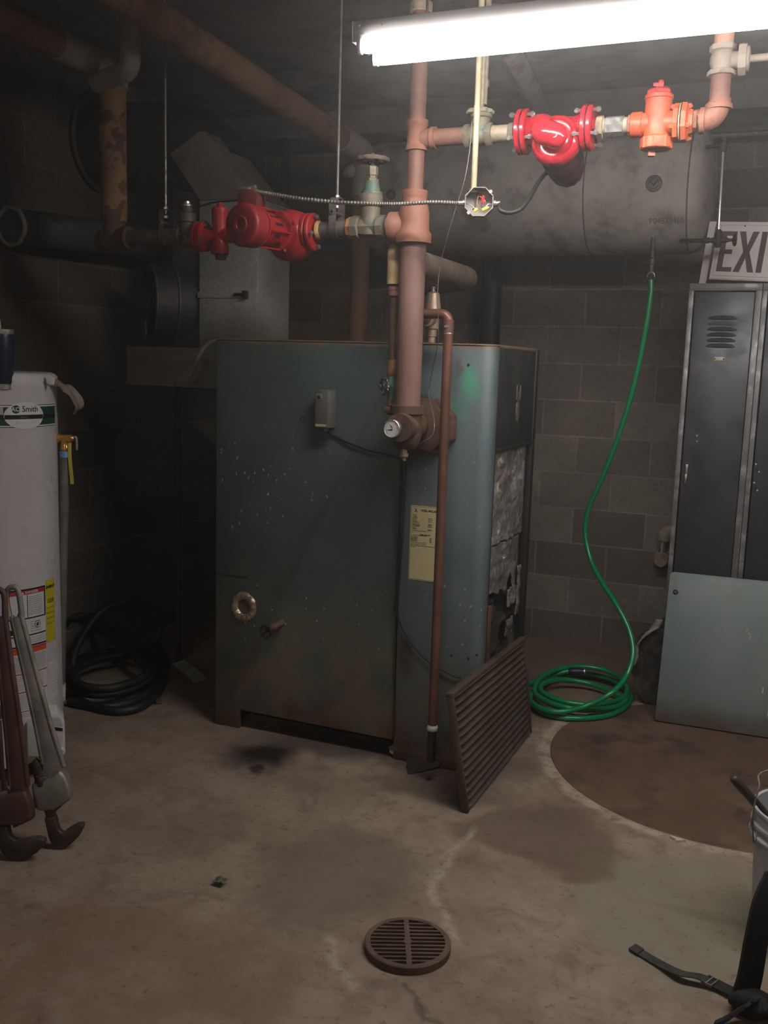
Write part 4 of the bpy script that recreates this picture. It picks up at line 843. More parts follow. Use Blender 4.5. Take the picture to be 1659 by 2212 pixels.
# clevis hangers
def hanger(x, y, z, ztop, label, m, r=.036, w=.028):
    t = thing('pipe_hanger', label, 'pipe hanger', (x, y, z), 'threaded rod pipe hangers')
    mb = MB(); n = 20; path = [(x, y - r, z + .085)] + [(x, y - r, z)] + [(x, y - r * math.cos(a), z - r * math.sin(a)) for a in [PI * k / n for k in range(1, n)]] + [(x, y + r, z), (x, y + r, z + .085)]
    full = [V(p) for p in path]; top = [V((x, y - r * math.cos(a), z + .085 + r * .55 * math.sin(a))) for a in [PI - PI * k / 10 for k in range(1, 10)]]
    lp = full + top; vs_ = []; fs_ = []; N_ = len(lp)
    for i, p in enumerate(lp):
        t_ = (lp[(i + 1) % N_] - lp[i - 1]).normalized(); nn = V((0, -t_.z, t_.y)) * .0018
        vs_ += [p + V((-w / 2, 0, 0)) + nn, p + V((w / 2, 0, 0)) + nn, p + V((w / 2, 0, 0)) - nn, p + V((-w / 2, 0, 0)) - nn]
    for i in range(N_):
        j = (i + 1) % N_
        for k in range(4): l = (k + 1) % 4; fs_.append((4 * i + k, 4 * i + l, 4 * j + l, 4 * j + k))
    mb.add(vs_, fs_); mb.build('clevis', m, t, smooth=40)
    mb = MB(); mb.cyl((x, y - r - .008, z + .052), (x, y + r + .008, z + .052), .005, n=10); mb.lathe((x, y - r - .008, z + .052), (0, 1, 0), [(0, .009), (.006, .009)], 6); mb.build('cross_bolt', steel_dull, t)
    mb = MB(); mb.cyl((x, y, z + .085), (x, y, ztop), .0048, n=10); mb.build('rod', steel_dull, t)
    mb = MB(); mb.lathe((x, y, z + .085 + r * .55), (0, 0, 1), [(0, .009), (.009, .009)], 6); mb.lathe((x, y, z + .07), (0, 0, 1), [(0, .009), (.009, .009)], 6); mb.build('rod_nut', steel, t)
hanger((-1.5542, 3.22, 2.0351)[0], RY, lz, ZC, 'bright threaded rod hanger holding the pipe between the left pump and the gate valve', steel_dull)
hanger((-2.2852, 3.22, 2.03)[0], RY, lz2 - .004, ZC, 'thin rod hanger with a dark ring on the dark pipe at the far left', sooty_pipe, .032, .02)

# dull red pump: bearing-frame motor pointing at the viewer
LX = (-1.7354, 3.22, 2.0182)[0]
lp = thing('circulator_pump', 'dull red circulator pump with a long motor pointing forward and a ribbed cable on top', 'pump', (LX, RY, lz2))
mb = MB(); mb.lathe((LX, RY + .055, lz2 - .012), (0, -1, 0), [(0, .06), (.006, .082), (.03, .092), (.075, .092), (.09, .086), (.10, .072), (.112, .066), (.125, .05)], 40); mb.build('volute', red_dusty, lp, smooth=45)
lfx = (-1.6562, 3.22, 2.0327)[0]
mb = MB(); mb.lathe((LX + .05, RY, lz2), (1, 0, 0), [(0, .05), (.03, .04), (lfx - LX - .06, .038)], 24); mb.build('outlet_neck', red_dusty, lp)
def fl2(xc, R, n, y=RY, z=lz2):
    flange_pair(lp, xc, R, red_dusty, y, z, hw=.015, boltm=steel_dull, a0=.2, L=.07)
fl2(lfx, .067, 4)
# motor along -y
MXa = V((-1.7354, 3.22, 2.0182)) + V((-.004, -.06, -.002)); dm = (V((-1.7804, 2.93, 2.0132)) - V((-1.7354, 3.22, 2.0182))).normalized()
mb = MB(); mb.lathe(MXa, dm, [(0, .055), (.01, .071), (.045, .071), (.05, .06)], 36); fr = mb.build('bearing_frame', red_dusty, lp, smooth=40)
for a_0 in (.4, 2.0, 3.5, 5.2):
    aa, bb, _ = frame(dm); e = aa * math.cos(a_0) + bb * math.sin(a_0); mb = MB(); mb.lathe(MXa + dm * .03 + e * .066, e, [(0, .008), (.010, .008), (.010, .005), (.014, .005)], 6); mb.build('oil_cap', red_dusty, fr)
mot = MB(); mot.lathe(MXa + dm * .045, dm, [(0, .05), (.004, .058), (.012, .061), (.125, .061), (.127, .050), (.15, .050)], 40); mo = mot.build('motor_shell', red_dusty, lp, smooth=35)
mb = MB(); ec = MXa + dm * .225; mb.lathe(ec - dm * .06, dm, [(0, .058), (0, .068), (.004, .0725), (.052, .073), (.060, .072), (.066, .068), (.069, .062), (.069, .030), (.073, .027), (.072, .018), (.068, .016), (.070, 0)], 40); mb.build('end_bell', grimy('dull_maroon_red', (.26, .014, .018), (.32, .02, .026), (.15, .02, .02), 8, .5), lp, smooth=30)
for k, (an, t0, L, w) in enumerate(((.2, .10, .05, .010), (.65, .12, .06, .006), (-.45, .13, .035, .012), (-.9, .06, .03, .01), (1.15, .1, .07, .01), (2.4, .1, .05, .01))):
    aa = V((1, 0, 0)); bb = dm.cross(aa).normalized(); bb = bb if bb.z > 0 else -bb
    e = aa * math.cos(an) + bb * math.sin(an); tt = -aa * math.sin(an) + bb * math.cos(an)
    mb = MB(); p = MXa + dm * (.05 + t0 * .35)
    L *= .8; mb.prism([(0, -w / 2), (L, -w / 2), (L, w / 2), (0, w / 2)], p + e * .0600, dm, tt, e * .0022); mb.build('vent_slot', black_paint, mo)
mb = MB(); aa = V((1, 0, 0)); bb = V((0, 0, 1))
for s_ in (.05, .17):
    mb.tube([MXa + dm * s_ + (aa * math.cos(q) + bb * math.sin(q)) * .0715 for q in [math.radians(-80 + 150 * k / 16) for k in range(17)]], .003, 6)
for q in (-70, -10, 60):
    q = math.radians(q); mb.tube([MXa + dm * s_ + (aa * math.cos(q) + bb * math.sin(q)) * .0715 for s_ in (.05, .17)], .003, 6)
mb.build('cradle_frame', red_dusty, lp)
cb0 = V((-1.7913, 3.02, 2.1131))
mb = MB(); mb.prism([(-.035, -.03), (.04, -.045), (.045, .012), (.025, .03), (-.02, .032), (-.035, .02)], cb0 + V((0, -.03, -.005)), (1, 0, 0), (0, 0, 1), (0, .06, 0)); mb.build('wiring_box', grimy('dark_red_box', (.20, .02, .02), (.12, .03, .028), (.05, .03, .028), 16, .6), lp, bevel=.004)
mb = MB(); mb.box(cb0 + V((-.045, -.025, .022)), cb0 + V((.006, .03, .034))); mb.cyl(cb0 + V((-.02, 0, .03)), cb0 + V((.022, 0, .036)), .009, n=12); mb.build('cable_clamp', steel_dull, lp, bevel=.002)
# flow check valve
FX = (-2.0411, 3.22, 2.0332)[0]
fv = thing('flow_check_valve', 'red cast check valve with a dark plug underneath, left of the dull red pump', 'valve', (FX, RY, lz2 - .07))
zb3 = (-2.0345, 3.22, 1.95)[2]; zt3 = (-2.0477, 3.22, 2.1227)[2]
mb = MB(); mb.lathe((FX, RY, zb3), (0, 0, 1), [(0, .030), (.0, .034), (.028, .034), (.034, .030), (.06, .028), (.08, .028), (zt3 - zb3 - .02, .031), (zt3 - zb3 - .014, .033), (zt3 - zb3 - .004, .030), (zt3 - zb3, .014)], 28)
mb.lathe((FX - .06, RY, lz2 - .004), (1, 0, 0), [(0, .034), (.02, .028), (.06, .027), (.12, .03), (.16, .036), (.20, .04)], 26); mb.build('body', red_dusty, fv, smooth=45)
mb = MB(); mb.lathe((FX, RY, zt3 - .003), (0, 0, 1), [(0, .012), (.006, .014), (.012, .012), (.014, .009), (.022, .009), (.024, 0)], 12); mb.build('vent_knob', red_dusty, fv)
mb = MB(); mb.lathe((FX + .004, RY, zb3 + .003), (0, 0, -1), [(0, .026), (.006, .027), (.007, .022), (.024, .020)], 6); mb.build('bottom_plug', sooty_pipe, fv)
mb = MB(); mb.box((FX - .01, RY - .0345, (-2.0444, 3.19, 2.0461)[2]), (FX + .012, RY - .026, (-2.0446, 3.19, 2.0929)[2])); mb.build('cast_plate', grimy('maroon_plate', (.15, .02, .02), (.2, .03, .03), None, 30, .5), fv, bevel=.002)
f3 = (-2.1252, 3.22, 2.018)[0]
mb = MB(); mb.lathe((f3 + .004, RY, lz2 - .006), (1, 0, 0), [(0, .04), (0, .052), (.003, .056), (.018, .056), (.021, .045), (.021, .03)], 30); mb.build('flange', red_dusty, fv)
mb = MB(); mb.lathe((f3 - .018, RY, lz2 - .006), (1, 0, 0), [(0, .03), (0, .05), (.004, .056), (.017, .057), (.020, .05)], 30); mb.build('flange', red_dusty, fv)
mb = MB(); mb.lathe((f3 - .025, RY, lz2 - .006), (1, 0, 0), [(0, .028), (.002, .034), (.007, .034)], 24); mb.build('gasket_ring', nipple, fv)
bolts(fv, (f3 + .002, RY, lz2 - .006), (1, 0, 0), .044, 4, .07, steel_dull, .0075)
mb = MB(); mb.tube(crom([V(p) for p in [(-2.1246, 3.2, 2.122), (-2.0601, 3.17, 2.1269), (-1.9945, 3.13, 2.125), (-1.8924, 3.06, 2.1136), (-1.8181, 3, 2.1046)]], 6), .0035, 8); tag(mb.build('thermostat_wire', black_rub, None), 'short dark wire looping over the red check valve towards the left pump', 'wire')
# sooty stop valve and dark pipe to the far left tee
gx3 = (-2.1878, 3.22, 2.0365)[0]
g3 = thing('stop_valve', 'small sooty valve with a chrome top nut, left of the red check valve', 'valve', (gx3, RY, lz2))
mb = MB(); mb.lathe((gx3, RY, lz2 - .045), (0, 0, 1), [(0, .016), (.01, .028), (.09, .028), (.094, .036), (.125, .036), (.13, .024), (.15, .02)], 24); mb.lathe((gx3 - .05, RY, lz2), (1, 0, 0), [(0, .026), (.002, .033), (.022, .033), (.026, .027), (.075, .027), (.078, .033), (.10, .033)], 8); mb.build('body', grimy('sooty_bronze', (.085, .07, .05), (.13, .105, .075), (.05, .04, .03), 14, .6, .3), g3, smooth=45)
zc3 = (-2.1836, 3.22, 2.127)[2]
mb = MB(); mb.lathe((gx3, RY, zc3 - .02), (0, 0, 1), [(0, .014), (.02, .014), (.022, .019), (.028, .020), (.032, .012), (.04, .012)], 10); mb.build('top_nut', steel, g3)
vxp = (-2.5299, 3.22, 2.0974)[0]
mb = MB(); mb.cyl((vxp + .06, RY, lz2 - .004), (gx3 - .045, RY, lz2 - .002), .0285, n=22); tag(mb.build('return_pipe', sooty_pipe, None), 'dark sooty pipe through the ring hanger between the small valve and the far left tee', 'pipe')
t5 = thing('corner_tee', 'dark rusty tee at the foot of the ochre peeling pipe', 'pipe fitting', (vxp, RY, lz2))
mb = MB(); mb.lathe((vxp - .035, RY, lz2 - .004), (1, 0, 0), [(0, .045), (.05, .043), (.085, .040), (.09, .045), (.11, .045), (.112, .036)], 24); mb.lathe((vxp, RY, lz2), (0, 0, 1), [(0, .046), (.05, .044), (.06, .048), (.075, .048)], 24)
mb.lathe((vxp - .02, RY, lz2 - .004), (-.7, .7, 0), [(0, .043), (.08, .043), (.10, .05), (.12, .05)], 22); mb.build('body', grimy('brown_soot', (.06, .035, .025), (.10, .055, .038), (.03, .022, .02), 8, .75), t5, smooth=50)
# ochre vertical pipe and the insulated mains overhead
vt = (-2.5401, 3.22, 2.6142)
p1y = 4.42; e1 = (-1.992, 4.42, 2.551)
mb = MB(); zlo = (-2.5301, 3.22, 2.0832)[2]
mb.lathe((vxp, RY, zlo), (0, 0, 1), [(0, .05), (.02, .0525), (.15, .051), (.30, .0515), (.42, .0505), (.52, .052), (vt[2] - zlo + .03, .052)], 26); rough(mb, .0022, 14, 3)
op = thing('insulated_pipe', 'vertical pipe with peeling ochre and cream wrapping in the upper left', 'pipe', (vxp, RY, zlo)); mb.build('wrapping', insul_ochre, op, smooth=80)
mb = MB(); x2 = vxp + .004; mb.tube(fillet([(x2, RY, vt[2] - .02), (x2, RY, 2.665), (x2 - .01, 2.6, 2.66)], .09, 10), [.054] * 12 + [.054], 24) if 0 else mb.tube(fillet([(x2, RY, vt[2] - .01), (x2, RY, 2.652), (x2, 2.9, 2.654)], .07, 10), .056, 24); mb.build('elbow_wrapping', insul_grey, op, smooth=80)
mb = MB(); mb.tube([(x2, 2.96, 2.653), (x2, 2.3, 2.663), (x2, 1.0, 2.69)], .053, 24); tag(mb.build('insulated_main', insul, None, smooth=80), 'thick dim brown insulated pipe along the ceiling in the top left corner', 'pipe')
mb = MB(); P1s = V((-1.995, 2.6968, 2.6431)); dirp = (V(e1) - P1s).normalized()
st = V(e1) - dirp * 3.2
pts = [st + (V(e1) - st) * (k / 40) for k in range(38)]
mb.tube(pts, [.0545 + .002 * mnoise.noise(V((k * .8, 1, 1))) for k in range(38)], 24); rough(mb, .003, 9, 8)
m1 = tag(mb.build('insulated_main', insul, None, smooth=80), 'long brown insulated pipe running diagonally under the ceiling towards the back wall', 'pipe')
dx_, dy_ = (-2.0068, 4.42, 2.0603)[0], 4.42
mb = MB(); mb.tube(fillet([V(e1) - dirp * .28, V(e1) + V((.01, .0, .0)), (dx_ + .01, dy_, e1[2] - .2)], .1, 10), .058, 24); mb.lathe((dx_ - .02, dy_ + .0, e1[2] - .06), (-.4, -.8, -.5), [(0, .03), (.06, .03), (.065, .02), (.08, .02)], 12)
tag(mb.build('insulated_elbow', insul_grey, None, smooth=70), 'pale grey insulated elbow behind the rusty handwheel', 'pipe fitting')
mb = MB(); mb.tube([(dx_ + .01, dy_, e1[2] - .18), (dx_ + .005, dy_, 2.1), (dx_, dy_, 1.2), (dx_, dy_, 0)], .047, 22); rough(mb, .002, 10)
tag(mb.build('insulated_drop', insul, None, smooth=80), 'brown wrapped pipe dropping behind the boiler, left of the riser', 'pipe')
# short pale drop joining both mains
s0 = V((-2.2656, 2.98, 2.7479)); 
mb = MB(); sx = -2.36
q0 = V((-2.281, 3, 2.7405)); q1 = V((-2.2729, 3, 2.5692))
mb.tube(fillet([(q0.x, 3.0, q0.z + .03), (q1.x, 3.0, q1.z), (x2 + .03, 3.09, q1.z - .005)], .06, 8), .036, 20); rough(mb, .002, 16)
tag(mb.build('cross_connection', insul_grey, None, smooth=80), 'short pale wrapped pipe hooking down into the top of the ochre pipe', 'pipe')
mb = MB(); mb.tube([(q0.x, 3.0, q0.z + .02), (q0.x, 3.0, ZC)], .034, 16); tag(mb.build('ceiling_drop', insul_grey, None), 'pale wrapped stub going up into the ceiling beside the diagonal pipe', 'pipe')
# grey vent along the left wall
mb = MB(); n_ = 28
mb.lathe((-3.13, 3.30, 2.09), (.05, 1, .045), [(0, .066), (0, .078), (.03, .078), (.9, .078), (.9, .05)], n_)
vp_ = thing('vent_duct', 'grey round vent pipe with an open flanged end, at the left edge', 'duct', (-3.13, 3.30, 2.09)); mb.build('duct', grimy('grey_duct', (.075, .072, .068), (.11, .105, .098), (.05, .045, .04), 6, .6, .2), vp_, smooth=50)
mb = MB(); mb.torus((-3.13, 3.30, 2.09), (.05, 1, .045), .078, .010, 36, 10); rough(mb, .003, 30); mb.build('end_ring', grimy('pale_ring', (.18, .17, .155), (.26, .25, .23), None, 20, .6), vp_, smooth=80)
mb = MB(); mb.lathe((-3.13, 3.345, 2.092), (.05, 1, .045), [(0, .066), (.004, .066)], 24); mb.build('dark_inside', black_paint, vp_)
mb = MB(); ce = V((-3.085, 4.2, 2.131)); mb.tube(fillet([ce - V((0, .02, 0)), ce + V((0, .1, 0)), (-3.25, 4.31, 2.14)], .07, 8), .074, 20); mb.build('elbow', sooty_pipe, vp_, smooth=70)
# insulated header behind the riser, going back and round to the left
hx = (-1.3229, 3.45, 1.9475); 
hp = thing('insulated_header', 'peeling insulated pipe running back behind the riser and turning left at its far end', 'pipe', hx)
h1 = V((-1.3422, 3.55, 1.9551)); h2 = V((h1.x + .0, 5.12, h1.z))
h2 = V((-1.29, 3.9625, 1.9231))
h1 = V((-1.29, 3.36, h2.z + .0))
mb = MB(); mb.tube(fillet([h1, h2 + V((0, .02, 0)), (-1.70, 4.35, h2.z)], .09, 10), .045, 24); rough(mb, .0025, 12, 5); mb.build('wrapping', grimy('peeled_header', (.12, .085, .06), (.17, .13, .10), (.30, .23, .18), 7, .85, lo3=.55, hi3=.68, bump=.6, bs=24), hp, smooth=80)
mb = MB(); mb.tube(fillet([(-1.66, 4.325, h2.z), (-1.70, 4.35, h2.z), (-1.705, 4.352, 1.0)], .02, 6), .034, 16); mb.build('return_bend', sooty_pipe, hp, smooth=70)

# ---------------------------------------------------------------- flue ducts beside the boiler
mb = MB(); x0, _, z1 = (-2.8627, 3.72, 1.6051); x1, _, z0 = (-2.3685, 3.72, 1.4282)
fb = thing('flue_box', 'flat grey-brown sheet metal flue box sticking out left of the boiler', 'duct', ((x0 + x1) / 2, 3.9, z0))
mb.box((x0, 3.72, z0), (BX0 - .002, 4.15, z1)); box_m = grimy('dusty_duct', (.23, .21, .18), (.28, .255, .22), (.17, .145, .11), 5, .62, .3, bump=.1); mb.build('casing', box_m, fb, bevel=.004)
mb = MB(); mb.box((x0 - .002, 3.716, z0), (BX0 - .003, 3.722, z0 + .012)); mb.build('hem', box_m, fb, bevel=.002)
d0_, _, dz1 = (-2.5844, 3.9, 2.2735); d1_, _, dz0 = (-2.2696, 3.9, 1.6333)
vd = thing('vertical_duct', 'bright spangled galvanised duct standing on the flue box behind the left pump', 'duct', ((d0_ + d1_) / 2, 4.05, dz0))
mb = MB(); mb.box((d0_, 3.90, z1 + .001), (d1_, 4.20, dz1)); mb.build('front_sheet', galv, vd, bevel=.006)
mb = MB(); q = (-2.458, 3.9, 1.85); mb.box((d0_ - .004, 3.893, q[2] - .014), (d1_ - .06, 3.90, q[2] + .014)); mb.build('joint_strip', galv, vd, bevel=.002)
mb = MB(); q = (-2.3486, 3.89, 1.8515); mb.box((q[0] - .035, 3.876, q[2] - .006), (q[0] + .012, 3.893, q[2] + .006)); mb.box((q[0] + .012, 3.868, q[2] - .018), (q[0] + .034, 3.893, q[2] + .016)); mb.build('latch', black_paint, vd, bevel=.002)
mb = MB(); mb.box(((-2.7603, 3.94, 1.9321)[0], 3.94, z1 + .001), (d0_ - .002, 4.18, dz1 + .05)); mb.build('side_sheet', grimy('dark_galv', (.085, .082, .078), (.12, .115, .108), (.06, .055, .05), 5, .55, .4), vd, bevel=.004)  # side sheet in a darker tone than the spangled front sheet
c1, c2, c3, c4 = (-2.7459, 3.9, 2.4871), (-2.5701, 3.9, 2.5785), (-2.3353, 3.9, 2.327), (-2.5994, 3.9, 2.2494)
mb = MB(); mb.prism([(c1[0], c1[2]), (d0_, dz1 + .001), (d1_, dz1 + .001), (c3[0], c3[2]), (c2[0] + .012, c2[2] - .002), (c2[0] - .02, c2[2])], (0, 3.905, 0), (1, 0, 0), (0, 0, 1), (0, .29, 0))
mb.build('sloped_hood', grimy('brown_galv', (.26, .225, .205), (.33, .29, .265), (.19, .165, .15), 4, .55, .3, bump=.1), vd, bevel=.004)
bf = thing('breeching', 'big round soot-black flue running from the sloped duct into the left wall opening', 'duct', (-2.9, 4.095, 2.6))
mb = MB(); mb.tube(fillet([(-2.60, 4.14, 2.40), (-2.80, 4.14, 2.60), (-3.40, 4.12, 2.60)], .12, 8), .19, 36); mb.build('duct', duct_dark, bf, smooth=60)
mb = MB(); mb.torus((XW + .012, 4.095, 2.60), (1, 0, 0), .232, .012, 48, 8); mb.build('wall_ring', sooty_pipe, bf, smooth=80)
bd = thing('draft_damper', 'round black draft damper with a small hanging counterweight disc, left of the galvanised duct', 'damper', (-2.75, 3.9, 1.8))
bc = V((-2.765, 3.99, (-2.7587, 3.9, 1.811)[2])); bdv = V((-.66, -.75, 0)).normalized()
mb = MB(); mb.lathe(bc - bdv * .06, bdv, [(0, .175), (.20, .175), (.20, .168), (.12, .168), (.12, 0)], 44); mb.build('collar', duct_dark, bd, smooth=40)
for dd in (.03, .135):
    mb = MB(); mb.torus(bc + bdv * dd, bdv, .178, .007, 48, 8); mb.build('ring', grimy('grey_ring', (.10, .098, .092), (.14, .135, .125), None, 8, .5, .4), bd, smooth=80)
mb = MB(); mb.lathe(bc + bdv * .09, bdv, [(0, .165), (.004, .165)], 40); fl_ = mb.build('flap', black_paint, bd)
wq = V((-2.8101, 3.8, 1.6704)); mb = MB(); mb.lathe(wq, bdv, [(0, .0235), (.006, .0235)], 28); mb.box(wq + V((-.005, -.003, .02)), wq + V((.005, .003, .055))); mb.build('counterweight', grimy('grey_weight', (.15, .15, .14), (.19, .185, .175), None, 12, .5, .3), bd)
ip_ = [V(p) for p in [(-2.2724, 3.6, 1.6416), (-2.3128, 3.58, 1.6304), (-2.3411, 3.57, 1.6022), (-2.3624, 3.56, 1.5623), (-2.3858, 3.56, 1.5164), (-2.4118, 3.56, 1.476)]]
mb = MB(); mb.tube(crom(ip_, 5), [.010 + .0015 * (i % 2) for i in range(26)], 10); rough(mb, .003, 50)
tag(mb.build('gasket_rope', grimy('grey_fibre_rope', (.20, .18, .14), (.30, .27, .21), (.09, .07, .055), 40, .95, bump=.8), None, smooth=90), 'frayed grey gasket rope hanging over the flue box at the boiler corner', 'rope')
# thin black iron pipes
mb = MB(); q = (-2.7686, 3.9959, 0); mb.cyl((q[0], q[1], 0), (q[0], q[1], z0 - .001), .016, n=16); tag(mb.build('gas_pipe', dark_pipe, None), 'thin black iron pipe standing on the floor under the flue box', 'pipe')
mb = MB(); q = (-2.7424, 5, 1.9247); mb.cyl((q[0], 5.0, 0), (q[0], 5.0, 2.79), .024, n=16); tag(mb.build('iron_pipe', dark_pipe, None), 'slim black vertical pipe behind the boiler, right of the galvanised duct', 'pipe')
mb = MB(); q = (-1.6121, 5.36, 1.9538); mb.cyl((q[0], 5.36, 0), (q[0], 5.36, ZC - .14), .06, n=20); tag(mb.build('stack_pipe', black_paint, None), 'thick black vertical pipe against the back wall behind the boiler corner', 'pipe')
# overhead pipe behind the lamp
mb = MB(); mb.tube([(-1.298, 5, 2.8506), (-1.2076, 4.2, 2.8481), (-1.1193, 3.6, 2.8146)], .05, 18); 
tag(mb.build('overhead_pipe', insul_grey, None, smooth=80), 'dim pale pipe slanting up to the ceiling behind the lamp', 'pipe')


# ---------------------------------------------------------------- ceiling hung tank
TY, TZ, TR = 4.84, 2.402, .288
tx0, tx1 = (-2.1011, 4.7, 2.3921)[0], (-0.446, 4.7, 2.3348)[0]
tk = thing('expansion_tank', 'long sooty grey horizontal steel tank hung under the ceiling behind the red pumps', 'tank', ((tx0 + tx1) / 2, TY, TZ - TR))
tank_m = grimy('sooty_grey_tank', (.34, .31, .265), (.42, .385, .33), (.19, .168, .14), 4.5, .62, lo3=.45, hi3=.72, s3=7, bump=.12)
mb = MB(); L = tx1 - tx0; mb.lathe((tx0 - .05, TY, TZ), (1, 0, 0), [(0, 0), (.004, .09), (.018, .18), (.04, .25), (.065, .28), (.09, TR), (L, TR), (L + .025, .28), (L + .05, .25), (L + .075, .18), (L + .09, .09), (L + .094, 0)], 56); tb = mb.build('shell', tank_m, tk, smooth=40)
for sx_ in ((-0.9583, 4.6, 2.2953)[0], (-0.5017, 4.6, 2.3797)[0]):
    mb = MB(); mb.torus((sx_, TY, TZ), (1, 0, 0), TR, .0035, 64, 6); mb.build('weld_seam', grimy('dark_weld', (.09, .08, .068), (.14, .125, .105), None, 20, .7), tb)
def on_tank(x, z_, out=0):
    """point on the tank's front at height z_"""
    dz = z_ - TZ; return V((x, TY - math.sqrt(max(0, (TR + out) ** 2 - dz * dz)), z_))
for q, r in (((-0.6461, 4.56, 2.3844), .036), ((-1.9044, 4.56, 2.3847), .026)):
    p = on_tank(q[0], q[2]); nrm = (p - V((p.x, TY, TZ))).normalized(); mb = MB(); mb.lathe(p - nrm * .012, nrm, [(0, r), (.014, r), (.018, r * .92), (.020, r * .6), (.016, r * .55), (.016, 0)], 30); pl = mb.build('tapping', grimy('dark_tapping', (.07, .062, .055), (.11, .10, .085), None, 14, .6), tb)
    if r > .03:
        mb = MB(); o = p + nrm * .006; a_ = V((1, 0, 0)); b_ = nrm.cross(a_); b_ = b_ if b_.z > 0 else -b_
        mb.prism([(-.016, .006), (-.011, .009), (-.001, -.004), (.014, .012), (.018, .009), (-.001, -.012)], o, a_, b_, nrm * .003); mb.build('tick_mark', dark_pipe, pl)
mb = MB(); q = (-0.5871, 4.56, 2.23); vs_, fs_ = text2d('P04873460', .034); 
out_ = []
for p in vs_:
    w = on_tank(q[0] + p.x, q[2] + p.y, .0008); out_.append(w)
mb.add(out_, fs_); mb.build('stencil', grimy('faded_stencil', (.085, .075, .062), (.15, .135, .112), None, 60, .7), tb)
for xx in (tx0 + .35, tx1 - .30):
    mb = MB(); n_ = 24
    mb.tube([(xx, TY - TR - .004, 2.80)] + [(xx, TY - (TR + .004) * math.cos(a), TZ - (TR + .004) * math.sin(a)) for a in [PI * k / n_ for k in range(n_ + 1)]] + [(xx, TY + TR + .004, 2.80)], .004, 8)
    if 0: mb.build('strap', dark_pipe, tk)
# support rail below the beam behind the right pipe
mb = MB(); q0_, q1_ = (-0.4318, 5, 2.6964), (-0.1502, 5, 2.6957); mb.box((tx0, 4.99, q0_[2] - .012), (XR - .01, 5.03, q0_[2] + .012)); tag(mb.build('support_rail', dark_pipe, None, bevel=.002), 'dark steel rail crossing above the lockers under the ceiling', 'rail')
# gauge glass at the tank's right end
gx2 = (-0.3583, 4.5, 2.3186)[0]
gl = thing('gauge_glass', 'slim bright gauge glass with a dark wheeled cock, before the EXIT sign', 'gauge', (gx2, 4.5, 1.9))
zt4 = (-0.3587, 4.5, 2.5116)[2]; zv4 = (-0.3546, 4.5, 2.1285)[2]; xt4 = (-0.3606, 4.5, 2.5117)[0]; xb4 = (-0.3527, 4.5, 2.1285)[0]
mb = MB(); mb.cyl((xb4, 4.5, zv4), (xt4, 4.5, zt4), .0055, n=12)
gN = NT('gauge_tube'); mb.build('tube', gN.set((.75, .74, .72), .15, .6), gl)
mb = MB(); mb.lathe((xb4, 4.5, zv4 - .03), (0, 0, 1), [(0, .010), (.012, .016), (.05, .017), (.066, .016), (.07, .012), (.075, .009)], 12); mb.lathe((xb4 - .055, 4.5, zv4), (1, 0, 0), [(0, .012), (.018, .013), (.022, .009), (.045, .014), (.06, .016), (.075, .010), (.088, .012), (.10, .007), (.118, .007)], 14); mb.build('cock', dark_pipe, gl, smooth=60)
mb = MB(); mb.lathe((xb4 + .058, 4.5, zv4), (1, .1, .0), [(0, .006), (.003, .020), (.007, .027), (.015, .027), (.018, .020), (.02, 0)], 10); mb.build('wheel', black_paint, gl)
mb = MB(); mb.lathe((xt4, 4.5, zt4 - .02), (0, 0, 1), [(0, .009), (.01, .014), (.04, .015), (.045, .010), (.055, .01)], 12); mb.cyl((xt4, 4.5, zt4 + .01), (tx1 + .01, 4.62, zt4 + .03), .009, n=10); mb.build('top_fitting', dark_pipe, gl)
mb = MB(); mb.tube(fillet([(xb4 - .05, 4.5, zv4), (tx1 - .06, 4.5, zv4), (tx1 - .06, 4.70, TZ - .25)], .02, 4), .009, 10); mb.build('lower_arm', dark_pipe, gl)
# drain faucet with the green hose
fy = 4.62; fq = (-0.6412, 4.62, 2.0347)
fc_ = thing('hose_faucet', 'small dark faucet hanging under the tank with a bright wire handle', 'faucet', fq)
mb = MB(); mb.lathe((fq[0], fy, (-0.6382, 4.62, 1.9917)[2]), (0, 0, 1), [(0, .014), (.02, .014), (.024, .011), (.05, .011), (.052, .015), (.075, .015), (.08, .010), (.17, .010)], 12); mb.build('body', grimy('dim_faucet', (.08, .075, .068), (.12, .115, .105), None, 20, .5, .3), fc_)
q = V((-0.6358, 4.59, 1.9848)); mb = MB(); mb.tube([q + V((.0165 * math.cos(a), 0, .0165 * math.sin(a) * 1.25)) for a in [math.radians(-10 + 200 * k / 16) for k in range(17)]], [.0012 + .0026 * math.sin(PI * k / 16) for k in range(17)], 8); mb.build('handle', steel, fc_)
hose_g = NT('green_vinyl'); hose_green = hose_g.set((.0, .23, .068), .28, 0, Coat_Weight=.3, Coat_Roughness=.2)
hs = thing('garden_hose', 'bright green garden hose hanging from the tank faucet into a coil on the floor', 'hose', (-.8, 4.45, 0))
drop = [(-0.639, 4.62, 1.9752), (-0.6359, 4.62, 1.901), (-0.649, 4.62, 1.7346), (-0.6824, 4.63, 1.5014), (-0.7347, 4.65, 1.2824), (-0.8042, 4.68, 1.0655), (-0.8666, 4.7, 0.8999), (-0.879, 4.7, 0.7724), (-0.8336, 4.66, 0.6408), (-0.7552, 4.58, 0.5506), (-0.6689, 4.5, 0.4703), (-0.599, 4.45, 0.3693), (-0.5705, 4.4, 0.2763), (-0.5864, 4.34, 0.1879), (-0.6362, 4.24, 0.1298)]
hc = V((-.815, 4.43, 0)); rnd = random.Random(8)
tail = [(-0.7299, 4.2084, 0.07), (-0.818, 4.1374, 0.05), (-0.8961, 4.1315, 0.045), (-0.9727, 4.2011, 0.04)]
loops = []
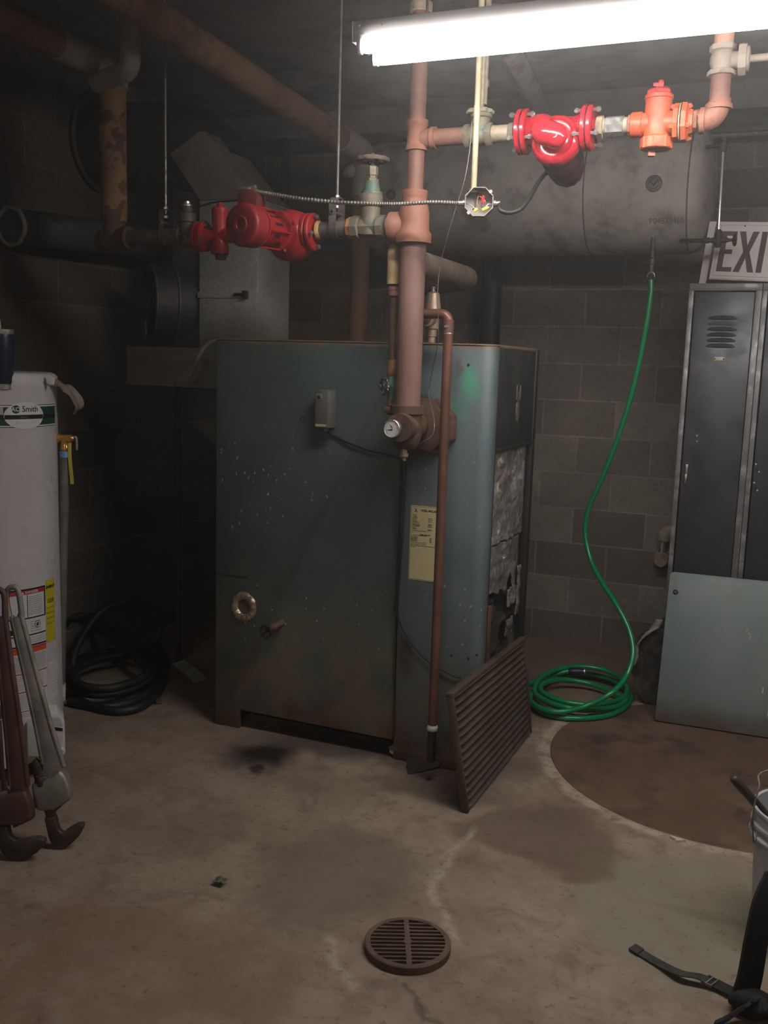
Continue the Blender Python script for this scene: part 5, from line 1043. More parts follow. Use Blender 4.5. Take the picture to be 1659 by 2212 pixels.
specs = [((1252, 1503), 104, 50, .014), ((1250, 1500), 100, 46, .03), ((1258, 1488), 98, 40, .045), ((1256, 1478), 97, 40, .07)]
coil = [(-1.0313, 4.3851, 0.017), (-0.9983, 4.6174, 0.0172), (-0.8622, 4.805, 0.0172), (-0.681, 4.7701, 0.0172), (-0.5855, 4.5751, 0.0172), (-0.6177, 4.321, 0.0172), (-0.7376, 4.1802, 0.0172), (-0.8783, 4.1524, 0.0172), (-0.9879, 4.249, 0.0175), (-1.0163, 4.3575, 0.035), (-0.9825, 4.595, 0.036), (-0.8593, 4.7605, 0.038), (-0.6975, 4.724, 0.038), (-0.6006, 4.5662, 0.036), (-0.6167, 4.3717, 0.034), (-0.7414, 4.2462, 0.036), (-0.8778, 4.2371, 0.04), (-0.9942, 4.3298, 0.045), (-1.0111, 4.4656, 0.07), (-0.9564, 4.6212, 0.085), (-0.844, 4.7144, 0.09), (-0.7153, 4.7181, 0.08), (-0.6205, 4.6133, 0.06), (-0.6104, 4.4597, 0.045), (-0.7022, 4.3136, 0.045), (-0.831, 4.265, 0.05), (-0.9524, 4.3198, 0.055), (-0.987, 4.4342, 0.06), (-0.919, 4.565, 0.055), (-0.8027, 4.6138, 0.04), (-0.6824, 4.5721, 0.03), (-0.6023, 4.4825, 0.03)]
hp_ = crom([V(p) for p in drop] + [V(p) for p in tail] + [V(p) for p in coil], 7)
mb = MB(); mb.tube(hp_, .0122, 14); mb.build('hose', hose_green, hs, smooth=80)
mb = MB(); mb.tube(crom([V(p) for p in [(-1.1231, 4.4212, 0.014), (-1.0834, 4.5351, 0.014), (-1.0209, 4.6109, 0.03), (-0.9575, 4.6325, 0.06), (-0.9084, 4.6484, 0.075)]], 6), .0122, 12); mb.build('hose_end', hose_green, hs, smooth=80)
bq = V((-0.9084, 4.6484, 0.075)); mb = MB(); mb.lathe(bq, (.95, .25, .05), [(0, .014), (.01, .019), (.05, .020), (.065, .016), (.075, .016)], 14); mb.build('connector', plain('navy_plastic', (.012, .015, .05), .4), hs)
mb = MB(); mb.lathe(bq + V((.072, .018, .004)), (.95, .25, .05), [(0, .0165), (.006, .0165), (.006, .01)], 14); mb.build('brass_end', steel, hs)
# ---------------------------------------------------------------- lockers
lk_face = grimy('charcoal_locker', (.034, .036, .039), (.048, .050, .053), (.10, .10, .098), 3.5, .38, .25, lo3=.58, hi3=.78, s3=3, bump=.05)
lk_frame = grimy('scuffed_locker_frame', (.13, .128, .125), (.17, .168, .165), (.31, .295, .28), 9, .42, .25, lo3=.50, hi3=.66, s3=10, bump=.05)
LYF = 4.62; LW = (-0.1596, 4.62, 1.9614)[0] - (-0.4679, 4.62, 1.9583)[0]; LX0 = (-0.4679, 4.62, 1.9583)[0]; LZ1 = (-0.4679, 4.62, 1.9583)[2]
def locker(x0, label, vents):
    t = thing('locker', label, 'locker', (x0 + LW / 2, LYF + .22, 0), 'charcoal lockers')
    x1 = x0 + LW - .001; f = .021
    mb = MB(); mb.box((x0, LYF + .018, .10), (x0 + .003, LYF + .42, LZ1 - .0)); mb.box((x1 - .003, LYF + .018, .10), (x1, LYF + .42, LZ1)); mb.box((x0 + .003, LYF + .417, .10), (x1 - .003, LYF + .42, LZ1)); mb.box((x0 + .003, LYF + .018, .10), (x1 - .003, LYF + .417, .104)); mb.box((x0 + .003, LYF + .018, LZ1 - .003), (x1 - .003, LYF + .417, LZ1)); mb.build('body', lk_face, t)
    mb = MB()
    mb.box((x0, LYF, .10), (x0 + f, LYF + .018, LZ1 - .032)); mb.box((x1 - f * 1.25, LYF, .10), (x1, LYF + .018, LZ1 - .032)); mb.box((x0, LYF - .001, LZ1 - .032), (x1, LYF + .018, LZ1)); mb.box((x0, LYF, .10), (x1, LYF + .018, .13)); fr_ = mb.build('frame', lk_frame, t, bevel=.0015)
    dx0, dx1 = x0 + f + .006, x1 - f * 1.25 - .003
    mb = MB(); mb.box((dx0, LYF + .004, .135), (dx1, LYF + .018, LZ1 - .037)); dr = mb.build('door', lk_face, t, bevel=.002)
    zv_ = (-0.3188, 4.62, 1.7197)[2]; cxv = (dx0 + dx1) / 2 + .0; hw_ = .062
    mb = MB()
    for k in range(6):
        z_ = zv_ - .042 + k * .0245 + .002; n_ = 10
        def fn(u, v, z_=z_, k=k):
            xx = cxv - hw_ + 2 * hw_ * u; s = math.sin(PI * u) ** .5 if 0 < u < 1 else 0
            dent = .55 if k == 4 else 1
            return V((xx, LYF + .0035 - .011 * (1 - v) * s * dent, z_ + .017 * v * (.35 + .65 * s)))
        mb.grid(fn, 12, 3, (0, .0012, 0))
    if vents: mb.build('louvre', lk_face, dr, smooth=40)
    mb = MB(); zz_ = (-0.3234, 4.62, 1.6277)[2]
    if vents:
        mb.prism([(.026 * sx_ * 0 + p[0], p[1]) for p in [(-.026, -.0), (-.02, -.008), (.02, -.008), (.026, 0), (.02, .008), (-.02, .008)]], (cxv - .001, LYF + .0005, zz_), (1, 0, 0), (0, 0, 1), (0, .003, 0)); np_ = mb.build('number_plate', grimy('cream_plate', (.50, .47, .36), (.56, .53, .42), (.35, .3, .2), 20, .5), dr, bevel=.0008)
        mb = MB()
        for s_ in (-1, 1): mb.lathe((cxv - .001 + s_ * .019, LYF + .001, zz_), (0, -1, 0), [(0, .004), (.0015, .0035), (.002, 0)], 12)
        mb.build('rivet', dark_pipe, np_)
        for py, q in zip((928, 942, 954), [(-0.3883, 4.62, 1.3071), (-0.386, 4.62, 1.2777), (-0.3841, 4.62, 1.2524)]):
            mb = MB(); mb.lathe((q[0], LYF + .0045, q[2]), (0, -1, 0), [(0, .0055), (.002, .005), (.003, .003), (.003, 0)], 14); mb.build('lock_hole', steel_dull if py > 930 else dark_pipe, dr)
        q0_ = (-0.4187, 4.62, 1.1461); q1_ = (-0.4168, 4.62, 1.0391)
        mb = MB(); mb.prism([(-.0045, 0), (.0055, 0), (.0055, -.043), (-.0045, -.043)], (q0_[0], LYF - .008, q0_[2]), (1, 0, 0), (0, 0, 1), (0, .013, 0)); mb.prism([(-.005, -.045), (.0055, -.045), (.0015, -.088), (-.002, -.088)], (q0_[0], LYF - .012, q0_[2]), (1, 0, 0), (0, 0, 1), (0, .017, 0)); mb.build('handle', steel, dr, bevel=.0012, label='chrome lift handle')
    else:
        for zq in ((-0.1085, 4.62, 1.1486)[2], (-0.1093, 4.62, 1.0651)[2]):
            mb = MB(); mb.box((dx0 + .012, LYF + .0015, zq - .012), (dx0 + .019, LYF + .0045, zq + .012)); mb.build('handle_slot', black_paint, dr)
            for s_ in (-1, 1):
                mb = MB(); mb.lathe((dx0 + .0155 - s_ * .008, LYF + .0045, zq + s_ * .017), (0, -1, 0), [(0, .006), (.003, .004), (.004, 0)], 12); mb.build('rivet', steel, dr)
    for xa in (x0 + .002, x1 - .03):
        for ya in (LYF + .002, LYF + .39):
            mb = MB(); mb.box((xa, ya, 0), (xa + .028, ya + .028, .10)); mb.build('leg', lk_face, t)
    return t
locker(LX0, 'charcoal metal locker with dented louvres and a chrome handle, left of the pair', True)
locker(LX0 + LW + .001, 'charcoal metal locker cut by the right picture edge, its handle missing', False)
# EXIT sign leaning on the lockers
sg = thing('exit_sign', 'white EXIT sign lettered in dark brown, leaning on top of the lockers', 'sign', (LX0 + .2, LYF + .08, LZ1))
s_x = V((.985, -.17, 0)).normalized()
nrm_ = s_x.cross(V((0, .12, 1))).normalized(); s_z = nrm_.cross(s_x).normalized() * 1
s_z = -s_z if s_z.z < 0 else s_z; s_y = s_z.cross(s_x).normalized()
if s_y.y < 0: s_y = -s_y
s_o = V((-0.3949, 4.68, 1.9795)); s_o.z = LZ1 + .024
tilt = math.radians(3.6); e1_ = s_x * math.cos(tilt) - s_z * math.sin(tilt); e2_ = s_x * math.sin(tilt) + s_z * math.cos(tilt)
sign_w = grimy('dusty_sign_white', (.74, .67, .645), (.80, .74, .715), (.55, .49, .465), 5, .5, lo3=.55, hi3=.75)
Hs, Ws = .258, .36
def spr(mb, x0, z0, x1, z1, d0, d1): return mb.prism([(x0, z0), (x1, z0), (x1, z1), (x0, z1)], s_o + s_y * d0, e1_, e2_, s_y * (d1 - d0))
mb = MB(); spr(mb, 0, 0, Ws, Hs, .004, .05); mb.build('housing', sign_w, sg, bevel=.003)
mb = MB(); spr(mb, .004, .004, Ws - .004, Hs - .004, 0, .004); fcp = mb.build('face', sign_w, sg, bevel=.0012)
mb = MB(); 
for a in ((.016, .016, Ws - .016, .0175), (.016, Hs - .0175, Ws - .016, Hs - .016), (.016, .016, .0175, Hs - .016), (Ws - .0175, .016, Ws - .016, Hs - .016)): spr(mb, *a, -.0006, .001)
mb.build('inset_line', grimy('grey_line', (.28, .25, .23), (.32, .29, .27), None, 9, .6), fcp)
ltr = grimy('brown_letters', (.075, .052, .043), (.095, .068, .058), None, 9, .55)
mb = MB(); b_, h_, st_ = .036, .178, .024; D = -.0009
lt0 = .027
def bar(pts): mb.prism(pts, s_o + s_y * D, e1_, e2_, s_y * .0015)
x = lt0
bar([(x, b_), (x + .066, b_), (x + .066, b_ + .020), (x + st_, b_ + .020), (x + st_, b_ + .078), (x + .056, b_ + .078), (x + .056, b_ + .098), (x + st_, b_ + .098), (x + st_, b_ + h_ - .02), (x + .066, b_ + h_ - .02), (x + .066, b_ + h_), (x, b_ + h_)])
x = lt0 + .073
bar([(x, b_), (x + .027, b_), (x + .0445, b_ + .062), (x + .062, b_), (x + .089, b_), (x + .058, b_ + .089), (x + .087, b_ + h_), (x + .060, b_ + h_), (x + .0445, b_ + .116), (x + .029, b_ + h_), (x + .002, b_ + h_), (x + .031, b_ + .089)])
x = lt0 + .171; bar([(x, b_), (x + st_, b_), (x + st_, b_ + h_), (x, b_ + h_)])
x = lt0 + .205; bar([(x + .026, b_), (x + .05, b_), (x + .05, b_ + h_ - .021), (x + .076, b_ + h_ - .021), (x + .076, b_ + h_), (x, b_ + h_), (x, b_ + h_ - .021), (x + .026, b_ + h_ - .021)])
mb.build('letters', ltr, fcp)
mb = MB(); mb.lathe(s_o + e1_ * .12 + e2_ * (Hs - .020) - s_y * .001, -s_y, [(0, .0035), (.0015, .0035), (.002, 0)], 10); mb.build('screw', dark_pipe, fcp)
mb = MB(); o_ = s_o + e1_ * -.046 + s_y * .06 + V((0, 0, -.0)); mb.prism([(0, -.004), (.032, -.004), (.032, Hs + .03), (0, Hs + .03)], V((s_o.x - .046, s_o.y + .06, LZ1 + .004)), e1_, e2_, s_y * .012)
tag(mb.build('metal_strip', sign_w, None, bevel=.002), 'pale metal strip leaning behind the left edge of the EXIT sign', 'strip')
# fittings on the back wall left of the locker
fw = (-0.5857, 5.38, 0.5705)
ft = thing('wall_fitting', 'pale pipe elbow pair on the block wall beside the locker', 'pipe fitting', (fw[0], 5.40, fw[2]))
q0_, q1_ = V((-0.5804, 5.38, 0.6662)), V((-0.5876, 5.38, 0.5625))
mb = MB(); mb.cyl(q1_, q0_, .019, n=16); mb.build('nipple', steel, ft)
el_m = grimy('pale_elbow', (.30, .25, .19), (.40, .35, .28), (.2, .15, .1), 14, .7)
mb = MB(); mb.ball(q1_ + V((.003, -.0, -.012)), .042, 18, 12, (1, 1, 1)); mb.lathe(q1_ + V((.004, -.02, -.012)), (.1, -1, 0), [(0, .03), (.02, .036), (.03, .034), (.03, .02), (.02, .0)], 20); mb.build('elbow', el_m, ft, smooth=60)
mb = MB(); mb.tube(fillet([q0_ - V((0, 0, .01)), q0_ + V((.004, .0, .035)), q0_ + V((.06, .04, .045))], .02, 6), .034, 16); mb.build('elbow', el_m, ft, smooth=60)
# removed jacket panel leaning on the lockers
pq0, pq1 = V((-0.4452, 4.3275, 0.01)), V((-0.4747, 4.58, 0.6476))
pxr = V((pq0.x + .70, pq0.y + .02, .010))
e1p = (pxr - pq0).normalized(); e2p = (pq1 - pq0); Hp = e2p.length; e2p = (e2p - e1p * e2p.dot(e1p)).normalized(); np2 = e1p.cross(e2p).normalized(); np2 = np2 if np2.y > 0 else -np2
def panel_mat():
    N = NT('pale_green_panel'); x, y, z = N.sep(N.tc.outputs['Object'])
    c = N.mix(N.ramp(N.noise(3, 6, .6), .35, .68), (.135, .17, .157), (.18, .215, .2))
    c = N.mix(N.math('MULTIPLY', N.ramp(N.noise(6, 6, .7), .54, .68), .55), c, (.11, .12, .10))
    zz = N.math('ADD', z, N.math('MULTIPLY', N.math('ADD', N.noise(5, 6, .7), -.5), .22))
    c = N.mix(N.ramp(zz, .0, .13, .85, 0), c, (.085, .05, .03))
    sp = N.math('MULTIPLY', N.ramp(N.voro(1, vec=N.vadd(N.co, (26, 26, 9), 'MULTIPLY')), .09, .14, 1, 0), N.ramp(N.noise(3.3, 3), .58, .64))
    c = N.mix(N.math('MULTIPLY', sp, .8), c, (.5, .5, .46)); c = N.mix(N.math('MULTIPLY', N.ramp(N.voro(9), .05, .16, 1, 0), N.ramp(N.noise(2.3, 3), .55, .62)), c, (.05, .05, .045))
    N.bump(N.noise(60, 3), .1, .001); return N.set(c, .5, .15)
pn = thing('jacket_panel', 'pale green removed boiler panel leaning against the lockers on the right', 'panel', (pq0.x + .35, pq0.y + .05, 0))
r_ = .022
poly = [(0, 0), (.70, 0), (.70, Hp - r_)] + [(.70 - r_ + r_ * math.cos(a), Hp - r_ + r_ * math.sin(a)) for a in (PI / 8, PI / 4, 3 * PI / 8)] + [(.70 - r_, Hp), (r_, Hp)] + [(r_ - r_ * math.sin(a), Hp - r_ + r_ * math.cos(a)) for a in (PI / 8, PI / 4, 3 * PI / 8)] + [(0, Hp - r_)]
mb = MB(); mb.prism(poly, pq0, e1p, e2p, np2 * .014); pnl = mb.build('sheet', panel_mat(), pn, bevel=.003)
q = V((-0.4338, 4.55, 0.5616)); o_ = pq0 + e1p * .033 + e2p * (Hp - .095)
mb = MB(); mb.lathe(o_ + np2 * .001, -np2, [(0, .013), (.002, .0125), (.003, .009), (.002, .008), (.004, .006), (.004, 0)], 20); mb.build('quarter_turn_screw', dark_pipe, pnl)
mb = MB()
for (u, v, l, w) in ((.47, .14, .10, .006), (.485, .15, .03, .005), (.44, .20, .028, .005), (.355, .455, .012, .004), (.365, .44, .012, .004), (.37, .425, .012, .004)):
    mb.prism([(u - w / 2, v - l / 2), (u + w / 2, v - l / 2 + .004), (u + w * .3, v + l / 2), (u - w * .4, v + l / 2 - .003)], pq0 - np2 * .0006, e1p, e2p, np2 * .001)
mb.build('paint_drip', grimy('cream_drip', (.5, .47, .38), (.6, .57, .48), None, 20, .5), pnl)
# charred insulation blanket behind the panel
def blanket():
    def fn(u, v):
        a = -.35 + 1.25 * v; p = V((-.52 - .075 * math.sin(PI * (v * .9 + .05)) + .16 * u + .10 * max(0, v - .5) , 4.545 + .01 * u + .012 * math.sin(5 * v), .005 + .42 * v - .05 * u * v))
        return p + mnoise.noise_vector(p * 11) * .028 * (1 - .3 * u)
    return MB().grid(fn, 14, 36, (.02, .022, .01))
ib = blanket().build('insulation_blanket', fib, None, smooth=80); tag(ib, 'charred black insulation blanket crumpled behind the pale green panel', 'insulation')
for v_ in ib.data.vertices: v_.co.z = max(v_.co.z, .002)
mb = MB()
def edge(u, v):
    p = V((-.60 + .10 * v ** 1.6 + .0 * u - .01 * math.sin(6 * v), 4.52 - .012 * u, .19 + .235 * v)); wd = .028 + .014 * math.sin(9 * v)
    return p + V((wd * u, -.012 * math.sin(PI * u), wd * .3 * u)) + mnoise.noise_vector(p * 30) * .008
mb.grid(edge, 4, 30, (0, .004, 0)); pk = mb.build('paper_facing', grimy('torn_facing', (.34, .30, .27), (.24, .2, .17), (.07, .06, .05), 20, .8, lo3=.55, hi3=.65, bump=.5), ib, smooth=80)
# steel cover plate in the floor
cvp = grimy('rust_plate', (.115, .068, .042), (.16, .10, .066), (.066, .043, .03), 2.6, .7, lo3=.46, hi3=.66, s3=4.5, bump=.3, bs=40)
mb = MB(); mb.lathe((-.09, 3.96, .0), (0, 0, 1), [(0, .726), (.0035, .722), (.0035, 0)], 96); tag(mb.build('cover_plate', cvp, None), 'large round rusty steel plate lying flat on the floor before the lockers', 'plate')
# louvred grille leaning on the boiler
def grille():
    TLp, TRp, BLp, BRp = V((-1.012, 3.075, .433)), V((-.962, 3.885, .440)), V((-.939, 3.089, .004)), V((-.927, 3.946, .004))
    t = thing('louvre_panel', 'rusty louvred steel panel leaning upright against the open side of the boiler', 'panel', (-.94, 3.5, 0))
    nn = (TRp - BLp).cross(TLp - BRp).normalized(); nn = nn if nn.x > 0 else -nn
    NL = 15
    def bil(u, v): return BLp * (1 - u) * (1 - v) + BRp * u * (1 - v) + TLp * (1 - u) * v + TRp * u * v
    def fn(u, v):
        s = (v * NL) % 1.0
        d = .017 * (math.sin(PI * min(1, s / .68)) if s < .68 else -.45 * math.sin(PI * (s - .68) / .32))
        e = min(1, u * 30, (1 - u) * 30)
        return bil(u, v) + nn * d * e
    m = grimy('rusty_louvre', (.10, .066, .046), (.145, .098, .072), (.075, .07, .058), 6, .55, .25, lo3=.5, hi3=.68, s3=4, bump=.2)
    mb = MB().grid(fn, 40, NL * 10, -nn * .0015); mb.build('louvre_sheet', m, t, smooth=50)
    mb = MB(); up_ = (TLp - BLp).normalized()
    def strip(p, q, w, off=.0):
        d = (q - p).normalized(); k = d.cross(nn).normalized() * w
        mb.add([p + nn * .016, q + nn * .016, q + nn * .016 + k, p + nn * .016 + k, p - nn * .012, q - nn * .012, q - nn * .012 + k, p - nn * .012 + k], [(0, 1, 2, 3), (7, 6, 5, 4), (0, 4, 5, 1), (1, 5, 6, 2), (2, 6, 7, 3), (3, 7, 4, 0)])
    k0 = (TRp - TLp).normalized()
    strip(TLp, TRp, -.014 if k0.cross(nn).z > 0 else .014); mb.build('top_flange', m, t, bevel=.002)
    mb = MB(); strip(BLp, TLp, .010); mb.build('side_flange', m, t, bevel=.002)
    mb = MB(); strip(BRp, TRp, -.010); mb.build('side_flange', m, t, bevel=.002)
grille()
# rubble by the boiler foot
def chunk(name, c, s, seed, m, label, cat, rot=0):
    mb = MB(); mb.ball((0, 0, 0), 1, 12, 8, s)
    for i, p in enumerate(mb.v):
        p = p + mnoise.noise_vector(p * (1.0 / max(s)) * 1.3 + V((seed, 0, seed))) * max(s) * .45
        p = Matrix.Rotation(rot, 3, 'Z') @ p; mb.v[i] = V(c) + V((p.x, p.y, max(p.z, -c[2] + .001)))
    return tag(mb.build(name, m, None, smooth=25), label, cat)
reff = grimy('pale_refractory', (.40, .35, .31), (.50, .44, .39), (.16, .14, .12), 20, .95, bump=.8)
q = (-1.3304, 3.4917, 0.02); chunk('refractory_lump', (q[0], q[1] - .03, .022), (.048, .03, .03), 1, reff, 'pale crumbled refractory lump at the boiler corner, below the seam', 'rubble', .5)
q = (-1.1522, 3.5507, 0.02); chunk('refractory_lump', (q[0], q[1] + .02, .018), (.05, .03, .02), 4, reff, 'pale refractory lump wedged behind the leaning louvred panel', 'rubble', .2)
mb = MB(); q = [V(p) for p in [(-1.2711, 3.3708, 0.03), (-1.2295, 3.3826, 0.045), (-1.1398, 3.4075, 0.03), (-1.1479, 3.4058, 0.01), (-1.2039, 3.3346, 0.004), (-1.2354, 3.3022, 0.003)]]
n_ = len(q); mb.add(q + [p + V((.004, .02, -.002 if p.z < .01 else -.02)) for p in q], [tuple(range(n_)), tuple(reversed(range(n_, 2 * n_)))] + [(i, (i + 1) % n_, n_ + (i + 1) % n_, n_ + i) for i in range(n_)])
for i, p in enumerate(mb.v): p.z = max(p.z, .001)
tag(mb.build('board_scrap', cast, None, smooth=10), 'dark burnt board scrap lying under the end of the copper pipe', 'scrap')
# floor drain
dc = V((-.829, 2.258, 0)); DR = .1165
dn = thing('floor_drain', 'round rusty slotted floor drain cover in the bare foreground floor', 'drain', dc)
dm_ = grimy('drain_rust', (.095, .055, .036), (.14, .088, .06), (.055, .033, .023), 20, .75, lo3=.55, hi3=.7, bump=.5)
mb = MB(); mb.lathe(dc + V((0, 0, .0005)), (0, 0, 1), [(0, DR * .88), (0, DR), (.012, DR), (.015, DR * .975), (.015, DR * .885), (.008, DR * .88)], 56); mb.f = mb.f[:-2] if 0 else mb.f
def ring(mb, c, prof, n=56):
    o = len(mb.v)
    for r, z in prof:
        for i in range(n): mb.v.append(V(c) + V((r * math.cos(2 * PI * i / n), r * math.sin(2 * PI * i / n), z)))
    k = len(prof)
    for j in range(k):
        for i in range(n): l = (i + 1) % n; jj = (j + 1) % k; mb.f.append((o + j * n + i, o + j * n + l, o + jj * n + l, o + jj * n + i))
mb = MB(); ring(mb, dc, [(DR * .87, .002), (DR, .001), (DR, .020), (DR * .975, .0225), (DR * .87, .0225)])
rim = mb.build('rim', dm_, dn, smooth=40)
ang = math.radians(24); ux_ = V((math.cos(ang), math.sin(ang), 0)); uy_ = V((-math.sin(ang), math.cos(ang), 0))
mb = MB(); NS = 12; P_ = 2 * DR * .87 / NS
for k in range(1, NS):
    y = -DR * .87 + P_ * k; h = math.sqrt((DR * .89) ** 2 - y * y)
    mb.prism([(-h, y - .0032), (h, y - .0032), (h, y + .0032), (-h, y + .0032)], dc + V((0, 0, .005)), ux_, uy_, (0, 0, .0165))
mb.prism([(-.007, -DR * .88), (.007, -DR * .88), (.007, DR * .88), (-.007, DR * .88)], dc + V((0, 0, .005)), ux_, uy_, (0, 0, .0172)); mb.cyl(dc + V((0, 0, .004)), dc + V((0, 0, .0225)), .012, n=16)
mb.build('slotted_grate', dm_, dn)
mb = MB(); mb.lathe(dc + V((0, 0, .0006)), (0, 0, 1), [(0, DR * .87), (.0012, DR * .87)], 40); mb.build('sump', grimy('drain_mud', (.022, .014, .01), (.04, .026, .018), (.09, .06, .045), 30, .9, lo3=.58, hi3=.68, s3=20), dn)
# bucket, bar, straps
BC = V((.15, 2.80, 0))
bk = thing('bucket', 'grey plastic bucket with a wire bail at the right picture edge', 'bucket', BC)
bm_ = grimy('grey_plastic', (.45, .45, .475), (.50, .50, .525), (.37, .36, .375), 5, .5, bump=.04)
rb_, rt_, hb = .129, .148, (-0.0295, 2.735, 0.37)[2]
mb = MB(); ring(mb, BC, [(.02, .001), (rb_ - .012, .001), (rb_, .014), (rt_ - .004, .288), (rt_ + .010, .290), (rt_ + .010, .296), (rt_ - .001, .302), (rt_, .318), (rt_ + .007, .320), (rt_ + .007, .327), (rt_ + .001, .331), (rt_ + .002, .360), (rt_ + .006, .363), (rt_ + .006, .371), (rt_ + .002, .373), (rt_ - .003, .370), (rt_ - .006, .30), (rb_ - .004, .016), (rb_ - .014, .006), (.02, .006)], 56)
mb.lathe(BC + V((0, 0, .001)), (0, 0, 1), [(0, .021), (.005, .021)], 56); bko = mb.build('tub', bm_, bk, smooth=35)
mb = MB()
for k in range(16):
    an = 2 * PI * k / 16 + .1; e = V((math.cos(an), math.sin(an), 0)); tq = V((-e.y, e.x, 0)); mb.prism([(-.002, .291), (.002, .291), (.002, .322), (-.002, .322)], BC + e * (rt_ - .002), tq, (0, 0, 1), e * .010)
mb.build('rim_rib', bm_, bko)
ear = BC + V((-.085, -.134, .305)).normalized() * 0 + V((-.076, -.140, .312))
mb = MB()
e0 = V((0.008, 2.655, 0.3171)); pts = [e0, V((0.0027, 2.65, 0.3542)), V((0.0007, 2.66, 0.4024)), V((0.0091, 2.68, 0.4619)), V((0.0241, 2.74, 0.4875)), V((.225, 2.85, .50)), V((.29, 2.90, .43)), V((.287, 2.865, .33))]
mb.tube(crom(pts, 6), .0022, 8); mb.lathe(e0, (.2, .9, 0), [(0, .004), (.02, .004)], 10); mb.build('bail', steel_dull, bk)
mb = MB(); an0 = math.radians(-72)
def lab_(u, v):
    a = an0 + .5 * u; z_ = .10 + .10 * v; r = rb_ + (rt_ - .004 - rb_) * (z_ - .014) / .274 + .0008 + .0006 * math.sin(u * 31)
    return BC + V((r * math.cos(a), r * math.sin(a), z_))
mb.grid(lab_, 14, 4, (0, -.0004, 0)); mb.build('torn_label', paper_white, bko)
hb0, hb1 = V((-0.0622, 2.75, 0.4486)), V((.155, 2.84, .20))
mb = MB(); hd = (hb1 - hb0).normalized(); mb.tube([hb0, hb0 + hd * .006, hb0 + hd * .03, hb0 + hd * .1, hb1], [.007, .0125, .014, .0125, .011], 14); tag(mb.build('steel_bar', grimy('dark_handle', (.035, .022, .016), (.06, .04, .03), (.10, .08, .07), 14, .4), None, smooth=60), 'dark rounded steel bar sticking out of the grey bucket', 'tool')
web = grimy('charcoal_webbing', (.032, .031, .028), (.048, .046, .042), None, 40, .85, bump=.6, bs=300)
webb = grimy('black_webbing', (.010, .010, .010), (.016, .016, .016), None, 40, .8, bump=.6, bs=300)
def ribbon(mb, pts, side, w, th=.0022, k=8):
    P = crom([V(p) for p in pts], k); S = [V(s) for s in side]; n = len(P); o = len(mb.v)
    for i, p in enumerate(P):
        f = i / (n - 1) * (len(S) - 1); j = min(int(f), len(S) - 2) if len(S) > 1 else 0
        s = (S[j] * (1 - (f - j)) + S[j + 1] * (f - j)).normalized() if len(S) > 1 else S[0].normalized()
        t = (P[min(i + 1, n - 1)] - P[max(i - 1, 0)]).normalized(); nn = s.cross(t).normalized()
        nn = nn if nn.z > 0 else -nn
        ww = w[0] + (w[1] - w[0]) * i / (n - 1) if isinstance(w, tuple) else w
        mb.v += [p - s * ww / 2, p + s * ww / 2, p + s * ww / 2 + nn * th, p - s * ww / 2 + nn * th]
    for i in range(n - 1):
        for k_ in range(4): l = (k_ + 1) % 4; a = o + 4 * i; mb.f.append((a + k_, a + l, a + 4 + l, a + 4 + k_))
    mb.f += [(o, o + 1, o + 2, o + 3), (o + 4 * n - 1, o + 4 * n - 2, o + 4 * n - 3, o + 4 * n - 4)]
    return mb
bg = thing('tool_bag', 'black bag with a loose charcoal webbing strap on the floor at the lower right corner', 'bag', (.32, 2.42, 0))
mb = MB(); sp_ = [(-0.2612, 2.5157, 0.004), (-0.1941, 2.4762, 0.006), (-0.1376, 2.4377, 0.018), (-0.0919, 2.4381, 0.022), (-0.0663, 2.4412, 0.012)]; ribbon(mb, sp_, [(.45, .9, 0)], .030); mb.build('strap', web, bg, smooth=60)
mb = MB(); q0_, q1_ = V((-0.2734, 2.5223, 0.005)), V((-0.2477, 2.5066, 0.005)); mb.prism([(-.017, -.001), (.017, -.001), (.017, .006), (-.017, .006)], q0_ + V((.0, .0, -.001)), (.40, .91, 0), (0, 0, 1), (q1_ - q0_)); mb.build('strap_tip', web, bg, bevel=.0015)
mb = MB(); bq_ = V((-0.0679, 2.4456, 0.014)); bd_ = V((.9, -.42, 0)).normalized(); bs_ = V((.42, .9, 0)); bz = V((0, 0, 1))
for a, b in ((-.012, -.008), (.0, .004), (.014, .018)): mb.prism([(-.02, -.004), (.02, -.004), (.02, .004), (-.02, .004)], bq_ + bd_ * a, bs_, bz, bd_ * (b - a))
for s in (-.02, .017): mb.prism([(s, -.004), (s + .003, -.004), (s + .003, .004), (s, .004)], bq_ - bd_ * .012, bs_, bz, bd_ * .03)
mb.build('slide_buckle', steel_dull, bg, bevel=.001)
mb = MB(); ribbon(mb, [(-0.0622, 2.4473, 0.012), (-0.0285, 2.4354, 0.01), (0.011, 2.4081, 0.02), (0.0531, 2.3464, 0.06)], [(.42, .9, 0)], .040); mb.build('strap_tail', webb, bg, smooth=60)
mb = MB(); ribbon(mb, [V(p) for p in [(0.0124, 2.38, 0.0195), (0.0249, 2.39, 0.0861), (0.0316, 2.4, 0.1943), (0.0406, 2.42, 0.2846), (0.0604, 2.46, 0.3431)]], [(.95, .3, 0), (.8, .6, 0)], (.062, .052), .012); mb.build('shoulder_strap', webb, bg, smooth=60)
mb = MB(); ribbon(mb, [V(p) for p in [(-0.0399, 2.2864, 0.004), (-0.015, 2.3027, 0.012), (0.0141, 2.3266, 0.03), (0.0434, 2.3476, 0.05)]], [(.2, 1, 0), (.5, .9, 0)], (.012, .07), .008); mb.build('strap_end', webb, bg, smooth=60)
lq = V((0.0462, 2.374, 0.03)); mb = MB(); mb.ball((0, 0, 0), 1, 20, 12, (.055, .042, .034))
for i, p in enumerate(mb.v):
    p = p + mnoise.noise_vector(p * 20) * .016; mb.v[i] = V((lq.x + p.x, lq.y + p.y, max(.003, .028 + p.z)))
mb.build('bunched_strap', webb, bg, smooth=60)
